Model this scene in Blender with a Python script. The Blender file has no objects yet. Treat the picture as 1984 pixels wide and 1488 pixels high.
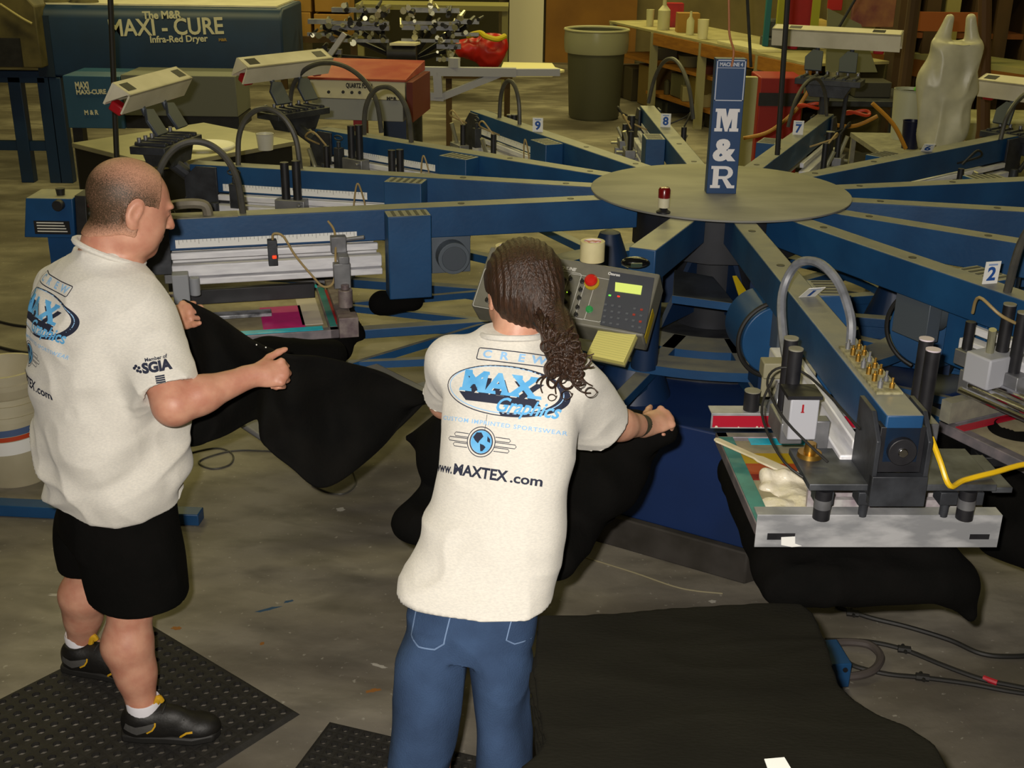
import bpy, bmesh, math, random
import numpy as np
from mathutils import Vector, Matrix, noise as mnoise
from mathutils.bvhtree import BVHTree
random.seed(7)
rng = np.random.default_rng(7)
PI = math.pi
scene = bpy.context.scene
COL = scene.collection

# ------------------------------------------------------------------ camera
F_PX, PITCH, ROLL, CAM_H = 2300.0, 0.37975472, 0.01469479, 2.3
cam_data = bpy.data.cameras.new('camera')
cam = bpy.data.objects.new('camera', cam_data)
COL.objects.link(cam)
cam_data.sensor_width = 36.0
cam_data.lens = F_PX / 1984.0 * 36.0
cam_data.clip_start = 0.05
cam_data.clip_end = 100
cam.matrix_world = Matrix.Translation((0, 0, CAM_H)) @ Matrix.Rotation(PI / 2 - PITCH, 4, 'X') @ Matrix.Rotation(ROLL, 4, 'Z')
scene.camera = cam

# ------------------------------------------------------------------ view, world, lights
vs = scene.view_settings
vs.view_transform = 'Standard'
vs.look = 'None'
vs.exposure = 0.0
vs.gamma = 1.0
vs.use_curve_mapping = False
world = bpy.data.worlds.new('world')
scene.world = world
world.use_nodes = True
bg = world.node_tree.nodes['Background']
bg.inputs[0].default_value = (0.9, 0.8, 0.42, 1)
bg.inputs[1].default_value = 0.008


def area_light(name, loc, rot, sx, sy, power, color):
    d = bpy.data.lights.new(name, 'AREA')
    d.shape = 'RECTANGLE'
    d.size, d.size_y, d.energy, d.color = sx, sy, power, color
    o = bpy.data.objects.new(name, d)
    o.location = loc
    o.rotation_euler = rot
    COL.objects.link(o)
    return o


TUBE = (1.0, 0.87, 0.34)
for lx, ly, pw in ((-3.4, 9.0, 78), (0.9, 10.5, 98), (4.8, 9.5, 56), (-3.2, 5.0, 34), (1.6, 6.6, 32), (5.0, 5.5, 14), (-3.5, 15.0, 105), (1.5, 16.0, 135)):
    area_light('ceiling_tube_light', (lx, ly, 4.6), (0, 0, 0), 2.4, 0.3, pw, TUBE)
# the flash of the camera the photograph was taken with
area_light('camera_flash', (-0.07, 0.0, 2.37), (PI / 2 - PITCH, 0, 0), 0.05, 0.03, 125, (1.0, 0.93, 0.84))


# ------------------------------------------------------------------ materials
def lin(c):
    if isinstance(c, str):
        c = tuple(int(c[i:i + 2], 16) / 255 for i in (0, 2, 4))
    return tuple(x / 12.92 if x <= 0.04045 else ((x + 0.055) / 1.055) ** 2.4 for x in c) + (1.0,)


MATS = {}


def mat(name, c, rough=0.6, metal=0.0, c2=None, scale=8.0, detail=4.0, lo=0.35, hi=0.65, bump=0.0, bscale=None,
        dust=None, dust_amt=0.8, emit=None, estr=0.0, alpha=1.0, trans=0.0, coat=0.0, stretch=(1, 1, 1), sheen=0.0, spec=None):
    if name in MATS:
        return MATS[name]
    m = bpy.data.materials.new(name)
    m.use_nodes = True
    nt = m.node_tree
    N, L = nt.nodes, nt.links
    b = N['Principled BSDF']
    b.inputs['Roughness'].default_value = rough
    b.inputs['Metallic'].default_value = metal
    b.inputs['Base Color'].default_value = lin(c)
    if coat: b.inputs['Coat Weight'].default_value = coat
    if sheen: b.inputs['Sheen Weight'].default_value = sheen
    if trans: b.inputs['Transmission Weight'].default_value = trans
    if alpha < 1: b.inputs['Alpha'].default_value = alpha
    if spec is not None: b.inputs['Specular IOR Level'].default_value = spec
    tc = N.new('ShaderNodeTexCoord')
    mp = N.new('ShaderNodeMapping')
    mp.inputs['Scale'].default_value = stretch
    L.new(tc.outputs['Object'], mp.inputs['Vector'])
    out = None
    if c2 is not None:
        n = N.new('ShaderNodeTexNoise')
        n.inputs['Scale'].default_value = scale
        n.inputs['Detail'].default_value = detail
        L.new(mp.outputs[0], n.inputs['Vector'])
        r = N.new('ShaderNodeValToRGB')
        r.color_ramp.elements[0].position, r.color_ramp.elements[1].position = lo, hi
        r.color_ramp.elements[0].color, r.color_ramp.elements[1].color = lin(c), lin(c2)
        L.new(n.outputs['Fac'], r.inputs[0])
        out = r.outputs[0]
    if dust is not None:
        g = N.new('ShaderNodeNewGeometry')
        s = N.new('ShaderNodeSeparateXYZ')
        L.new(g.outputs['Normal'], s.inputs[0])
        mr = N.new('ShaderNodeMapRange')
        mr.inputs['From Min'].default_value, mr.inputs['From Max'].default_value = 0.6, 0.95
        mr.inputs['To Max'].default_value = dust_amt
        L.new(s.outputs['Z'], mr.inputs['Value'])
        n2 = N.new('ShaderNodeTexNoise')
        n2.inputs['Scale'].default_value = 14
        n2.inputs['Detail'].default_value = 6
        L.new(tc.outputs['Object'], n2.inputs['Vector'])
        m2 = N.new('ShaderNodeMapRange')
        m2.inputs['From Min'].default_value, m2.inputs['From Max'].default_value = 0.3, 0.6
        m2.inputs['To Min'].default_value = 0.75
        L.new(n2.outputs['Fac'], m2.inputs['Value'])
        mu = N.new('ShaderNodeMath')
        mu.operation = 'MULTIPLY'
        L.new(mr.outputs[0], mu.inputs[0])
        L.new(m2.outputs[0], mu.inputs[1])
        mx = N.new('ShaderNodeMixRGB')
        mx.inputs['Color1'].default_value = lin(c)
        if out: L.new(out, mx.inputs['Color1'])
        mx.inputs['Color2'].default_value = lin(dust)
        L.new(mu.outputs[0], mx.inputs['Fac'])
        out = mx.outputs[0]
    if out: L.new(out, b.inputs['Base Color'])
    if bump:
        n3 = N.new('ShaderNodeTexNoise')
        n3.inputs['Scale'].default_value = bscale or scale * 3
        n3.inputs['Detail'].default_value = 5
        L.new(mp.outputs[0], n3.inputs['Vector'])
        bm_ = N.new('ShaderNodeBump')
        bm_.inputs['Strength'].default_value = bump
        bm_.inputs['Distance'].default_value = 0.01
        L.new(n3.outputs['Fac'], bm_.inputs['Height'])
        L.new(bm_.outputs[0], b.inputs['Normal'])
    if emit is not None:
        b.inputs['Emission Color'].default_value = lin(emit)
        b.inputs['Emission Strength'].default_value = estr
    MATS[name] = m
    return m


BLUE = mat('press_blue_paint', '1b4a76', 0.45, c2='163f68', scale=5, dust='8f8c7c', dust_amt=0.85, bump=0.05, bscale=60)
BLUEP = mat('clean_blue_paint', '1b4a76', 0.42, c2='163f68', scale=4)
DBLUE = mat('dark_blue_paint', '0d2b50', 0.5, c2='0b2443', scale=4, dust='5a5c5c', dust_amt=0.5)
DUSTY = mat('dusty_grey_metal', '8a8878', 0.7, c2='77756a', scale=20, bump=0.1)
STEEL = mat('brushed_steel', '8f9093', 0.45, 0.6, c2='75767a', scale=12, bump=0.05)
ALU = mat('aluminium_extrusion', 'ececf0', 0.42, 0.1, c2='d2d2d8', scale=9, stretch=(1, 6, 6))
CHROME = mat('chrome', 'c8c8cc', 0.15, 1.0)
BLACKM = mat('black_metal', '15151a', 0.5, c2='202024', scale=20)
DARKM = mat('dark_grey_metal', '3d4046', 0.5, 0.3, c2='2b2d32', scale=14, bump=0.1)
RUBBER = mat('black_rubber', '1c1b19', 0.6)
HOSE = mat('hose_rubber', '3a3a38', 0.5, c2='4c4a42', scale=15)
GHOSE = mat('grey_hose', '7d8088', 0.4, c2='5f6268', scale=20)
PAPER = mat('white_paper', 'e8e8e4', 0.8)
INKBLUE = mat('blue_print_ink', '1c4f9c', 0.7)
WHITEP = mat('white_paint', 'e6e4dc', 0.5)
CREAM = mat('cream_paint', 'd8d2bc', 0.55, c2='c6c0a8', scale=6)
REDP = mat('red_paint', 'b01822', 0.45, c2='8f141c', scale=6)
BRASS = mat('brass', 'b08a40', 0.35, 0.9)
WIRE = mat('tan_air_line', 'a08a5c', 0.5)


# ------------------------------------------------------------------ mesh building
class MB:
    def __init__(self):
        self.v, self.f, self.m = [], [], []
        self.M = Matrix.Identity(4)

    def add(self, vs, fs, mi=0):
        o = len(self.v)
        self.v += [self.M @ Vector(p) for p in vs]
        self.f += [tuple(i + o for i in f) for f in fs]
        self.m += [mi] * len(fs)
        return self

    def box(self, x0, x1, y0, y1, z0, z1, mi=0, M=None):
        vs = [(x0, y0, z0), (x1, y0, z0), (x1, y1, z0), (x0, y1, z0), (x0, y0, z1), (x1, y0, z1), (x1, y1, z1), (x0, y1, z1)]
        if M is not None: vs = [M @ Vector(p) for p in vs]
        return self.add(vs, [(3, 2, 1, 0), (4, 5, 6, 7), (0, 1, 5, 4), (1, 2, 6, 5), (2, 3, 7, 6), (3, 0, 4, 7)], mi)

    def prism(self, pts, axis, a0, a1, mi=0, M=None):
        """extrude a 2-D outline: axis 'x': pts are (y,z); 'y': (x,z); 'z': (x,y)"""
        def mk(p, a):
            return {'x': (a, p[0], p[1]), 'y': (p[0], a, p[1]), 'z': (p[0], p[1], a)}[axis]
        n = len(pts)
        vs = [mk(p, a0) for p in pts] + [mk(p, a1) for p in pts]
        if M is not None: vs = [M @ Vector(p) for p in vs]
        fs = [tuple(range(n - 1, -1, -1)), tuple(range(n, 2 * n))] + [(i, (i + 1) % n, n + (i + 1) % n, n + i) for i in range(n)]
        return self.add(vs, fs, mi)

    def cyl(self, p0, p1, r0, r1=None, n=16, mi=0, caps=True):
        r1 = r0 if r1 is None else r1
        p0, p1 = Vector(p0), Vector(p1)
        d = (p1 - p0).normalized()
        a = d.orthogonal().normalized()
        b = d.cross(a)
        vs = []
        for p, r in ((p0, r0), (p1, r1)):
            for i in range(n):
                t = 2 * PI * i / n
                vs.append(p + a * math.cos(t) * r + b * math.sin(t) * r)
        fs = [(i, (i + 1) % n, n + (i + 1) % n, n + i) for i in range(n)]
        if caps: fs += [tuple(range(n - 1, -1, -1)), tuple(range(n, 2 * n))]
        return self.add(vs, fs, mi)

    def lathe(self, prof, c=(0, 0, 0), n=24, mi=0, M=None, sx=1, sy=1, caps=True):
        """prof: list of (r,z)"""
        vs = []
        for r, z in prof:
            for i in range(n):
                t = 2 * PI * i / n
                vs.append((c[0] + r * math.cos(t) * sx, c[1] + r * math.sin(t) * sy, c[2] + z))
        if M is not None: vs = [M @ Vector(p) for p in vs]
        fs = []
        for k in range(len(prof) - 1):
            fs += [(k * n + i, k * n + (i + 1) % n, (k + 1) * n + (i + 1) % n, (k + 1) * n + i) for i in range(n)]
        if caps and prof[0][0] > 1e-5: fs.append(tuple(range(n - 1, -1, -1)))
        k = len(prof) - 1
        if caps and prof[k][0] > 1e-5: fs.append(tuple(k * n + i for i in range(n)))
        return self.add(vs, fs, mi)

    def tube(self, pts, r, n=10, mi=0, smooth=True, sub=6):
        pts = [Vector(p) for p in pts]
        if smooth and len(pts) > 2: pts = catmull(pts, sub)
        rs = r if isinstance(r, (list, tuple)) else None
        vs, fs = [], []
        prev = None
        for k, p in enumerate(pts):
            d = (pts[min(k + 1, len(pts) - 1)] - pts[max(k - 1, 0)]).normalized()
            if prev is None:
                a = d.orthogonal().normalized()
            else:
                a = (prev - d * prev.dot(d)).normalized()
            prev = a
            b = d.cross(a)
            rr = r if rs is None else rs[0] + (rs[1] - rs[0]) * k / (len(pts) - 1)
            for i in range(n):
                t = 2 * PI * i / n
                vs.append(p + a * math.cos(t) * rr + b * math.sin(t) * rr)
        for k in range(len(pts) - 1):
            fs += [(k * n + i, k * n + (i + 1) % n, (k + 1) * n + (i + 1) % n, (k + 1) * n + i) for i in range(n)]
        fs += [tuple(range(n - 1, -1, -1)), tuple((len(pts) - 1) * n + i for i in range(n))]
        return self.add(vs, fs, mi)

    def sphere(self, c, r, n=16, mi=0, sx=1, sy=1, sz=1, M=None):
        prof = [(r * math.sin(PI * k / (n // 2)), -r * math.cos(PI * k / (n // 2))) for k in range(n // 2 + 1)]
        prof[0] = (1e-4, -r)
        prof[-1] = (1e-4, r)
        vs = []
        for rr, z in prof:
            for i in range(n):
                t = 2 * PI * i / n
                vs.append((c[0] + rr * math.cos(t) * sx, c[1] + rr * math.sin(t) * sy, c[2] + z * sz))
        if M is not None: vs = [M @ Vector(p) for p in vs]
        fs = []
        for k in range(len(prof) - 1):
            fs += [(k * n + i, k * n + (i + 1) % n, (k + 1) * n + (i + 1) % n, (k + 1) * n + i) for i in range(n)]
        fs += [tuple(range(n - 1, -1, -1)), tuple((len(prof) - 1) * n + i for i in range(n))]
        return self.add(vs, fs, mi)


def catmull(pts, sub=6):
    out = []
    P = [pts[0]] + list(pts) + [pts[-1]]
    for i in range(1, len(P) - 2):
        for j in range(sub):
            t = j / sub
            out.append(0.5 * ((2 * P[i]) + (P[i + 1] - P[i - 1]) * t + (2 * P[i - 1] - 5 * P[i] + 4 * P[i + 1] - P[i + 2]) * t * t
                              + (3 * P[i] - P[i - 1] - 3 * P[i + 1] + P[i + 2]) * t ** 3))
    out.append(pts[-1])
    return out


def obj(name, mb, mats, parent=None, world=False, bevel=0.0, ang=35, seg=2, smooth=True):
    """one mesh object. world=True: the vertices are in world space; they are moved into the parent's space, or,
    for a top-level object, its origin is put at the base of its bounding box."""
    if not isinstance(mats, (list, tuple)): mats = [mats]
    vs = mb.v
    me = bpy.data.meshes.new(name)
    loc = None
    if world:
        if parent is not None:
            Mi = WM[parent.name].inverted()
            vs = [Mi @ v for v in vs]
        else:
            A = np.array([tuple(v) for v in vs])
            loc = Vector(((A[:, 0].min() + A[:, 0].max()) / 2, (A[:, 1].min() + A[:, 1].max()) / 2, A[:, 2].min()))
            vs = [v - loc for v in vs]
    me.from_pydata([tuple(v) for v in vs], [], mb.f)
    for m in mats: me.materials.append(m)
    if len(mats) > 1: me.polygons.foreach_set('material_index', mb.m)
    if smooth:
        me.polygons.foreach_set('use_smooth', [True] * len(me.polygons))
        me.set_sharp_from_angle(angle=math.radians(ang))
    me.update()
    o = bpy.data.objects.new(name, me)
    COL.objects.link(o)
    if loc is not None: o.location = loc
    if parent is not None:
        o.parent = parent
        WM[o.name] = WM[parent.name].copy()
    else:
        WM[o.name] = Matrix.Translation(loc) if loc is not None else Matrix.Identity(4)
    if bevel:
        b = o.modifiers.new('bevel', 'BEVEL')
        b.width, b.segments, b.limit_method, b.angle_limit = bevel, seg, 'ANGLE', math.radians(40)
    return o


WM = {}


def tag(o, label=None, cat=None, group=None, kind=None):
    if label: o['label'] = label
    if cat: o['category'] = cat
    if group: o['group'] = group
    if kind: o['kind'] = kind
    return o


def thing(name, label, cat, loc=(0, 0, 0), rotz=0.0, group=None):
    o = bpy.data.objects.new(name, None)
    o.empty_display_size = 0.1
    COL.objects.link(o)
    o.location = loc
    o.rotation_euler = (0, 0, rotz)
    WM[o.name] = Matrix.Translation(Vector(loc)) @ Matrix.Rotation(rotz, 4, 'Z')
    return tag(o, label, cat, group)


def copy_tree(o, parent=None):
    c = o.copy()
    COL.objects.link(c)
    c.parent = parent
    WM[c.name] = WM[o.name].copy()
    for ch in [x for x in bpy.data.objects if x.parent == o]:
        copy_tree(ch, c)
    return c


# ------------------------------------------------------------------ measuring: a pixel of the photograph -> a point of the room
CAM_M = cam.matrix_world.copy()


def ray(u, v):
    d = CAM_M.to_3x3() @ Vector(((u - 992) / F_PX, (744 - v) / F_PX, -1.0))
    return d


def P(u, v, z=0.0):
    d = ray(u, v)
    t = (CAM_H - z) / -d.z
    return Vector((d.x * t, d.y * t, z))


def Q(u, v, Y):
    d = ray(u, v)
    t = Y / d.y
    return Vector((d.x * t, Y, CAM_H + d.z * t))


# ------------------------------------------------------------------ lettering as thin solid meshes
def text_mb(s, size=0.1, bold=0.0, shear=0.0, space=1.0, wide=1.0, th=0.001, align='CENTER'):
    cu = bpy.data.curves.new('t', 'FONT')
    cu.body = s
    cu.size = size
    cu.offset = bold
    cu.shear = shear
    cu.space_character = space
    cu.align_x = align
    cu.align_y = 'CENTER'
    cu.resolution_u = 3
    cu.extrude = th / 2
    cu.fill_mode = 'BOTH'
    o = bpy.data.objects.new('t', cu)
    COL.objects.link(o)
    dg = bpy.context.evaluated_depsgraph_get()
    dg.update()
    me = bpy.data.meshes.new_from_object(o.evaluated_get(dg))
    mb = MB()
    mb.add([(v.co.x * wide, v.co.y, v.co.z) for v in me.vertices], [tuple(p.vertices) for p in me.polygons])
    bpy.data.objects.remove(o)
    bpy.data.curves.remove(cu)
    bpy.data.meshes.remove(me)
    return mb


def put(mb, src, M, mi=0):
    mb.add([M @ v for v in src.v], src.f, mi)
    return mb


def frame_m(o, x, y, z=None):
    """matrix with origin o and axes x, y (z = x cross y)"""
    x = Vector(x).normalized()
    y = Vector(y)
    y = (y - x * y.dot(x)).normalized()
    z = x.cross(y)
    return Matrix(((x.x, y.x, z.x, o[0]), (x.y, y.y, z.y, o[1]), (x.z, y.z, z.z, o[2]), (0, 0, 0, 1)))

# ================================================================== implicit surfaces for bodies and cloth
class SDF:
    def __init__(s, lo, hi, h):
        s.lo = np.array(lo, np.float32)
        s.h = h
        s.n = np.ceil((np.array(hi) - np.array(lo)) / h).astype(int) + 1
        s.f = np.full(s.n, 1.0, np.float32)

    def _sl(s, lo, hi):
        a = np.clip(np.floor((np.array(lo) - s.lo) / s.h).astype(int), 0, s.n - 1)
        b = np.clip(np.ceil((np.array(hi) - s.lo) / s.h).astype(int) + 1, 1, s.n)
        if np.any(b - a < 2): return None, None
        sl = tuple(slice(a[i], b[i]) for i in range(3))
        ax = [(s.lo[i] + s.h * np.arange(a[i], b[i])).astype(np.float32) for i in range(3)]
        return sl, (ax[0][:, None, None], ax[1][None, :, None], ax[2][None, None, :])

    def op(s, prim, k=0.02, mode='add', cut=None):
        fn, lo, hi = prim
        m = k + 3 * s.h
        sl, X = s._sl(np.array(lo) - m, np.array(hi) + m)
        if sl is None: return s
        d = fn(*X).astype(np.float32)
        if cut is not None:
            for (c, n) in (cut if isinstance(cut, list) else [cut]):
                n = Vector(n).normalized()
                d = np.maximum(d, (X[0] - c[0]) * n[0] + (X[1] - c[1]) * n[1] + (X[2] - c[2]) * n[2])
        a = s.f[sl]
        if mode == 'add':
            if k < 1e-5: s.f[sl] = np.minimum(a, d)
            else:
                t = np.clip(.5 + .5 * (d - a) / k, 0, 1)
                s.f[sl] = d * (1 - t) + a * t - k * t * (1 - t)
        else:
            d = -d
            t = np.clip(.5 - .5 * (d - a) / max(k, 1e-5), 0, 1)
            s.f[sl] = d * (1 - t) + a * t + k * t * (1 - t)
        return s

    def crop(s, lo, hi, off):
        sl, _ = s._sl(lo, hi)
        o = SDF.__new__(SDF)
        o.h = s.h
        o.f = s.f[sl] - off
        for ax in range(3):
            i = [slice(None)] * 3
            for e in (0, -1):
                i[ax] = e
                o.f[tuple(i)] = 1.0
        o.n = np.array(o.f.shape)
        o.lo = s.lo + s.h * np.array([q.start for q in sl])
        return o

    def mesh(s):
        f, h = s.f, s.h
        ins = f < 0
        c = ins[:-1, :-1, :-1].astype(np.int8)
        tot = np.zeros_like(c)
        for dx in (0, 1):
            for dy in (0, 1):
                for dz in (0, 1):
                    tot += ins[dx:ins.shape[0] - 1 + dx, dy:ins.shape[1] - 1 + dy, dz:ins.shape[2] - 1 + dz]
        act = (tot > 0) & (tot < 8)
        idx = np.argwhere(act)
        cid = np.full(act.shape, -1, np.int32)
        cid[act] = np.arange(len(idx))
        off = np.array([(i, j, k) for i in (0, 1) for j in (0, 1) for k in (0, 1)])
        vals = np.stack([f[idx[:, 0] + o[0], idx[:, 1] + o[1], idx[:, 2] + o[2]] for o in off], 1)
        acc = np.zeros((len(idx), 3))
        cnt = np.zeros(len(idx))
        for a in range(8):
            for b in range(a + 1, 8):
                if np.abs(off[a] - off[b]).sum() != 1: continue
                va, vb = vals[:, a], vals[:, b]
                m = (va < 0) != (vb < 0)
                t = np.where(m, va / np.where(m, va - vb, 1), 0)
                p = off[a] + (off[b] - off[a]) * t[:, None]
                acc += p * m[:, None]
                cnt += m
        V = (idx + acc / cnt[:, None]) * h + s.lo
        faces = []
        for ax in range(3):
            sl0 = [slice(None)] * 3
            sl1 = [slice(None)] * 3
            sl0[ax] = slice(0, -1)
            sl1[ax] = slice(1, None)
            A, B = ins[tuple(sl0)], ins[tuple(sl1)]
            e = np.argwhere(A != B)
            u, w = (ax + 1) % 3, (ax + 2) % 3
            e = e[(e[:, u] > 0) & (e[:, w] > 0) & (e[:, u] < f.shape[u] - 1) & (e[:, w] < f.shape[w] - 1)]
            flip = A[e[:, 0], e[:, 1], e[:, 2]]

            def g(du, dw):
                q = e.copy()
                q[:, u] += du
                q[:, w] += dw
                return cid[q[:, 0], q[:, 1], q[:, 2]]
            quad = np.stack([g(-1, -1), g(0, -1), g(0, 0), g(-1, 0)], 1)
            quad = np.where(flip[:, None], quad, quad[:, ::-1])
            faces.append(quad)
        return V, np.concatenate(faces)


def _bb(pts, r):
    A = np.array([tuple(p) for p in pts])
    return A.min(0) - r, A.max(0) + r


def cone(p0, p1, r0, r1=None):
    r1 = r0 if r1 is None else r1
    p0, p1 = Vector(p0), Vector(p1)
    d = p1 - p0
    L2 = max(d.length_squared, 1e-9)

    def fn(X, Y, Z):
        x, y, z = X - p0.x, Y - p0.y, Z - p0.z
        t = np.clip((x * d.x + y * d.y + z * d.z) / L2, 0, 1)
        return np.sqrt((x - t * d.x) ** 2 + (y - t * d.y) ** 2 + (z - t * d.z) ** 2) - (r0 + (r1 - r0) * t)
    lo, hi = _bb((p0, p1), max(r0, r1))
    return fn, lo, hi


def ell(c, r, R=None):
    c = Vector(c)
    R = Matrix.Identity(3) if R is None else R.to_3x3()
    ax = [R.col[i] for i in range(3)]

    def fn(X, Y, Z):
        x, y, z = X - c.x, Y - c.y, Z - c.z
        q = [(x * a.x + y * a.y + z * a.z) for a in ax]
        k0 = np.sqrt(sum((q[i] / r[i]) ** 2 for i in range(3)))
        k1 = np.sqrt(sum((q[i] / r[i] ** 2) ** 2 for i in range(3)))
        return k0 * (k0 - 1) / np.maximum(k1, 1e-6)
    lo, hi = _bb((c,), max(r))
    return fn, lo, hi


def loft(secs, ang, e=2.2):
    """sections (z, cx, cy, half width, half depth); ang: world direction of the width axis"""
    S = np.array(secs)
    ca, sa = math.cos(ang), math.sin(ang)
    z0, z1 = S[0, 0], S[-1, 0]

    def cub(Z, j):
        z = np.clip(Z, z0, z1)
        i = np.clip(np.searchsorted(S[:, 0], z.ravel()) - 1, 0, len(S) - 2).reshape(z.shape)
        t = (z - S[i, 0]) / (S[i + 1, 0] - S[i, 0])
        m = np.gradient(S[:, j], S[:, 0])
        hh = S[i + 1, 0] - S[i, 0]
        t2, t3 = t * t, t ** 3
        return (2 * t3 - 3 * t2 + 1) * S[i, j] + (t3 - 2 * t2 + t) * hh * m[i] + (-2 * t3 + 3 * t2) * S[i + 1, j] + (t3 - t2) * hh * m[i + 1]

    def fn(X, Y, Z):
        cx, cy, a, b = (cub(Z, j) for j in (1, 2, 3, 4))
        x, y = X - cx, Y - cy
        u, v = np.abs(x * ca + y * sa), np.abs(-x * sa + y * ca)
        d = (((u / a) ** e + (v / b) ** e) ** (1 / e) - 1) * np.minimum(a, b)
        return np.maximum(d, np.maximum(z0 - Z, Z - z1))
    w = max(S[:, 3].max(), S[:, 4].max())
    return fn, (S[:, 1].min() - w, S[:, 2].min() - w, z0), (S[:, 1].max() + w, S[:, 2].max() + w, z1)


LAT = rng.random((32, 32, 32)).astype(np.float32)


def vnoise(V, sc):
    q = V * sc + 100.0
    i = np.floor(q).astype(int)
    t = q - i
    t = t * t * (3 - 2 * t)
    out = 0
    for dx in (0, 1):
        for dy in (0, 1):
            for dz in (0, 1):
                w = (t[:, 0] if dx else 1 - t[:, 0]) * (t[:, 1] if dy else 1 - t[:, 1]) * (t[:, 2] if dz else 1 - t[:, 2])
                out = out + w * LAT[(i[:, 0] + dx) % 32, (i[:, 1] + dy) % 32, (i[:, 2] + dz) % 32]
    return out - 0.5


def sdf_obj(name, s, mats, parent, disp=None, smooth_it=1, attr=None, matfn=None):
    """surface of an SDF as one mesh (world space), optional displacement along the normal; returns object and arrays"""
    V, Fq = s.mesh()
    # relax
    for _ in range(smooth_it):
        acc = np.zeros_like(V)
        cnt = np.zeros(len(V))
        for a, b in ((0, 1), (1, 2), (2, 3), (3, 0)):
            np.add.at(acc, Fq[:, a], V[Fq[:, b]])
            np.add.at(acc, Fq[:, b], V[Fq[:, a]])
            np.add.at(cnt, Fq[:, a], 1)
            np.add.at(cnt, Fq[:, b], 1)
        V = V * 0.4 + 0.6 * acc / cnt[:, None]
    if disp is not None:
        fn_ = np.cross(V[Fq[:, 2]] - V[Fq[:, 0]], V[Fq[:, 3]] - V[Fq[:, 1]])
        nn = np.zeros_like(V)
        for a in range(4): np.add.at(nn, Fq[:, a], fn_)
        nn /= np.maximum(np.linalg.norm(nn, axis=1), 1e-9)[:, None]
        V = V + nn * disp(V, nn)[:, None]
    Mi = np.array(WM[parent.name].inverted())
    L = V @ Mi[:3, :3].T + Mi[:3, 3]
    me = bpy.data.meshes.new(name)
    me.vertices.add(len(L))
    me.vertices.foreach_set('co', L.astype(np.float32).ravel())
    me.loops.add(Fq.size)
    me.loops.foreach_set('vertex_index', Fq.astype(np.int32).ravel())
    me.polygons.add(len(Fq))
    me.polygons.foreach_set('loop_start', np.arange(0, Fq.size, 4, dtype=np.int32))
    me.polygons.foreach_set('use_smooth', np.ones(len(Fq), bool))
    me.update(calc_edges=True)
    me.validate()
    for m in (mats if isinstance(mats, (list, tuple)) else [mats]): me.materials.append(m)
    if matfn is not None:
        me.polygons.foreach_set('material_index', matfn(V[Fq].mean(1)).astype(np.int32))
    if attr is not None:
        for an, af in attr.items():
            at = me.attributes.new(an, 'FLOAT', 'POINT')
            at.data.foreach_set('value', af(V).astype(np.float32))
    o = bpy.data.objects.new(name, me)
    COL.objects.link(o)
    o.parent = parent
    WM[o.name] = WM[parent.name].copy()
    return o, V, Fq


def bvh_of(V, Fq):
    return BVHTree.FromPolygons([tuple(v) for v in V], [tuple(int(i) for i in q) for q in Fq])


def dice(mb, step):
    """cut a flat text mesh on a grid so that it can bend"""
    bm = bmesh.new()
    vs = [bm.verts.new(v) for v in mb.v]
    for f in mb.f:
        try: bm.faces.new([vs[i] for i in f])
        except ValueError: pass
    bmesh.ops.remove_doubles(bm, verts=bm.verts, dist=1e-6)
    bmesh.ops.triangulate(bm, faces=bm.faces[:])
    for ax in (0, 1):
        lo, hi = min(v.co[ax] for v in bm.verts), max(v.co[ax] for v in bm.verts)
        x = lo + step
        while x < hi:
            n = Vector((1, 0, 0)) if ax == 0 else Vector((0, 1, 0))
            bmesh.ops.bisect_plane(bm, geom=bm.verts[:] + bm.edges[:] + bm.faces[:], plane_co=n * x, plane_no=n)
            x += step
    out = MB()
    bm.verts.index_update()
    out.add([v.co.copy() for v in bm.verts], [tuple(v.index for v in f.verts) for f in bm.faces])
    bm.free()
    return out


def flat_poly(pts):
    mb = MB()
    mb.add([(x, y, 0) for x, y in pts], [tuple(range(len(pts)))])
    return mb


def strip(pts, w, closed=False):
    """a flat outline of width w along a 2-D path"""
    mb = MB()
    n = len(pts)
    L, R = [], []
    for i, p in enumerate(pts):
        a = Vector(pts[(i - 1) % n] if closed else pts[max(i - 1, 0)])
        b = Vector(pts[(i + 1) % n] if closed else pts[min(i + 1, n - 1)])
        t = (b - a).normalized()
        nrm = Vector((-t.y, t.x)) * w / 2
        L.append((p[0] + nrm.x, p[1] + nrm.y, 0))
        R.append((p[0] - nrm.x, p[1] - nrm.y, 0))
    m = n if closed else n - 1
    mb.add(L + R, [(i, (i + 1) % n, n + (i + 1) % n, n + i) for i in range(m)])
    return mb


def ring_pts(cx, cy, rx, ry, a0=0, a1=360, n=60, rot=0):
    out = []
    for i in range(n if a1 - a0 == 360 else n + 1):
        t = math.radians(a0 + (a1 - a0) * i / n)
        x, y = rx * math.cos(t), ry * math.sin(t)
        c, s_ = math.cos(rot), math.sin(rot)
        out.append((cx + c * x - s_ * y, cy + s_ * x + c * y))
    return out


def project_on(mb, M, bvh, parent, name, m, off=0.0015, step=0.012, dz=-1, reach=0.4):
    """press a flat mesh (in the plane of M, its z facing outward) onto a surface and add it as a child"""
    d = dice(mb, step)
    zc = M.to_3x3() @ Vector((0, 0, 1))
    vs, ok = [], []
    for v in d.v:
        p = M @ Vector((v.x, v.y, 0))
        hit = bvh.ray_cast(p + zc * reach * 0.5, -zc, reach)
        if hit[0] is None:
            vs.append(p)
            ok.append(False)
        else:
            vs.append(hit[0] + zc * off)
            ok.append(True)
    out = MB()
    out.add(vs, [f for f in d.f if all(ok[i] for i in f)])
    if not out.f: return None
    return obj(name, out, m, parent, world=True, smooth=False)


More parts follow.
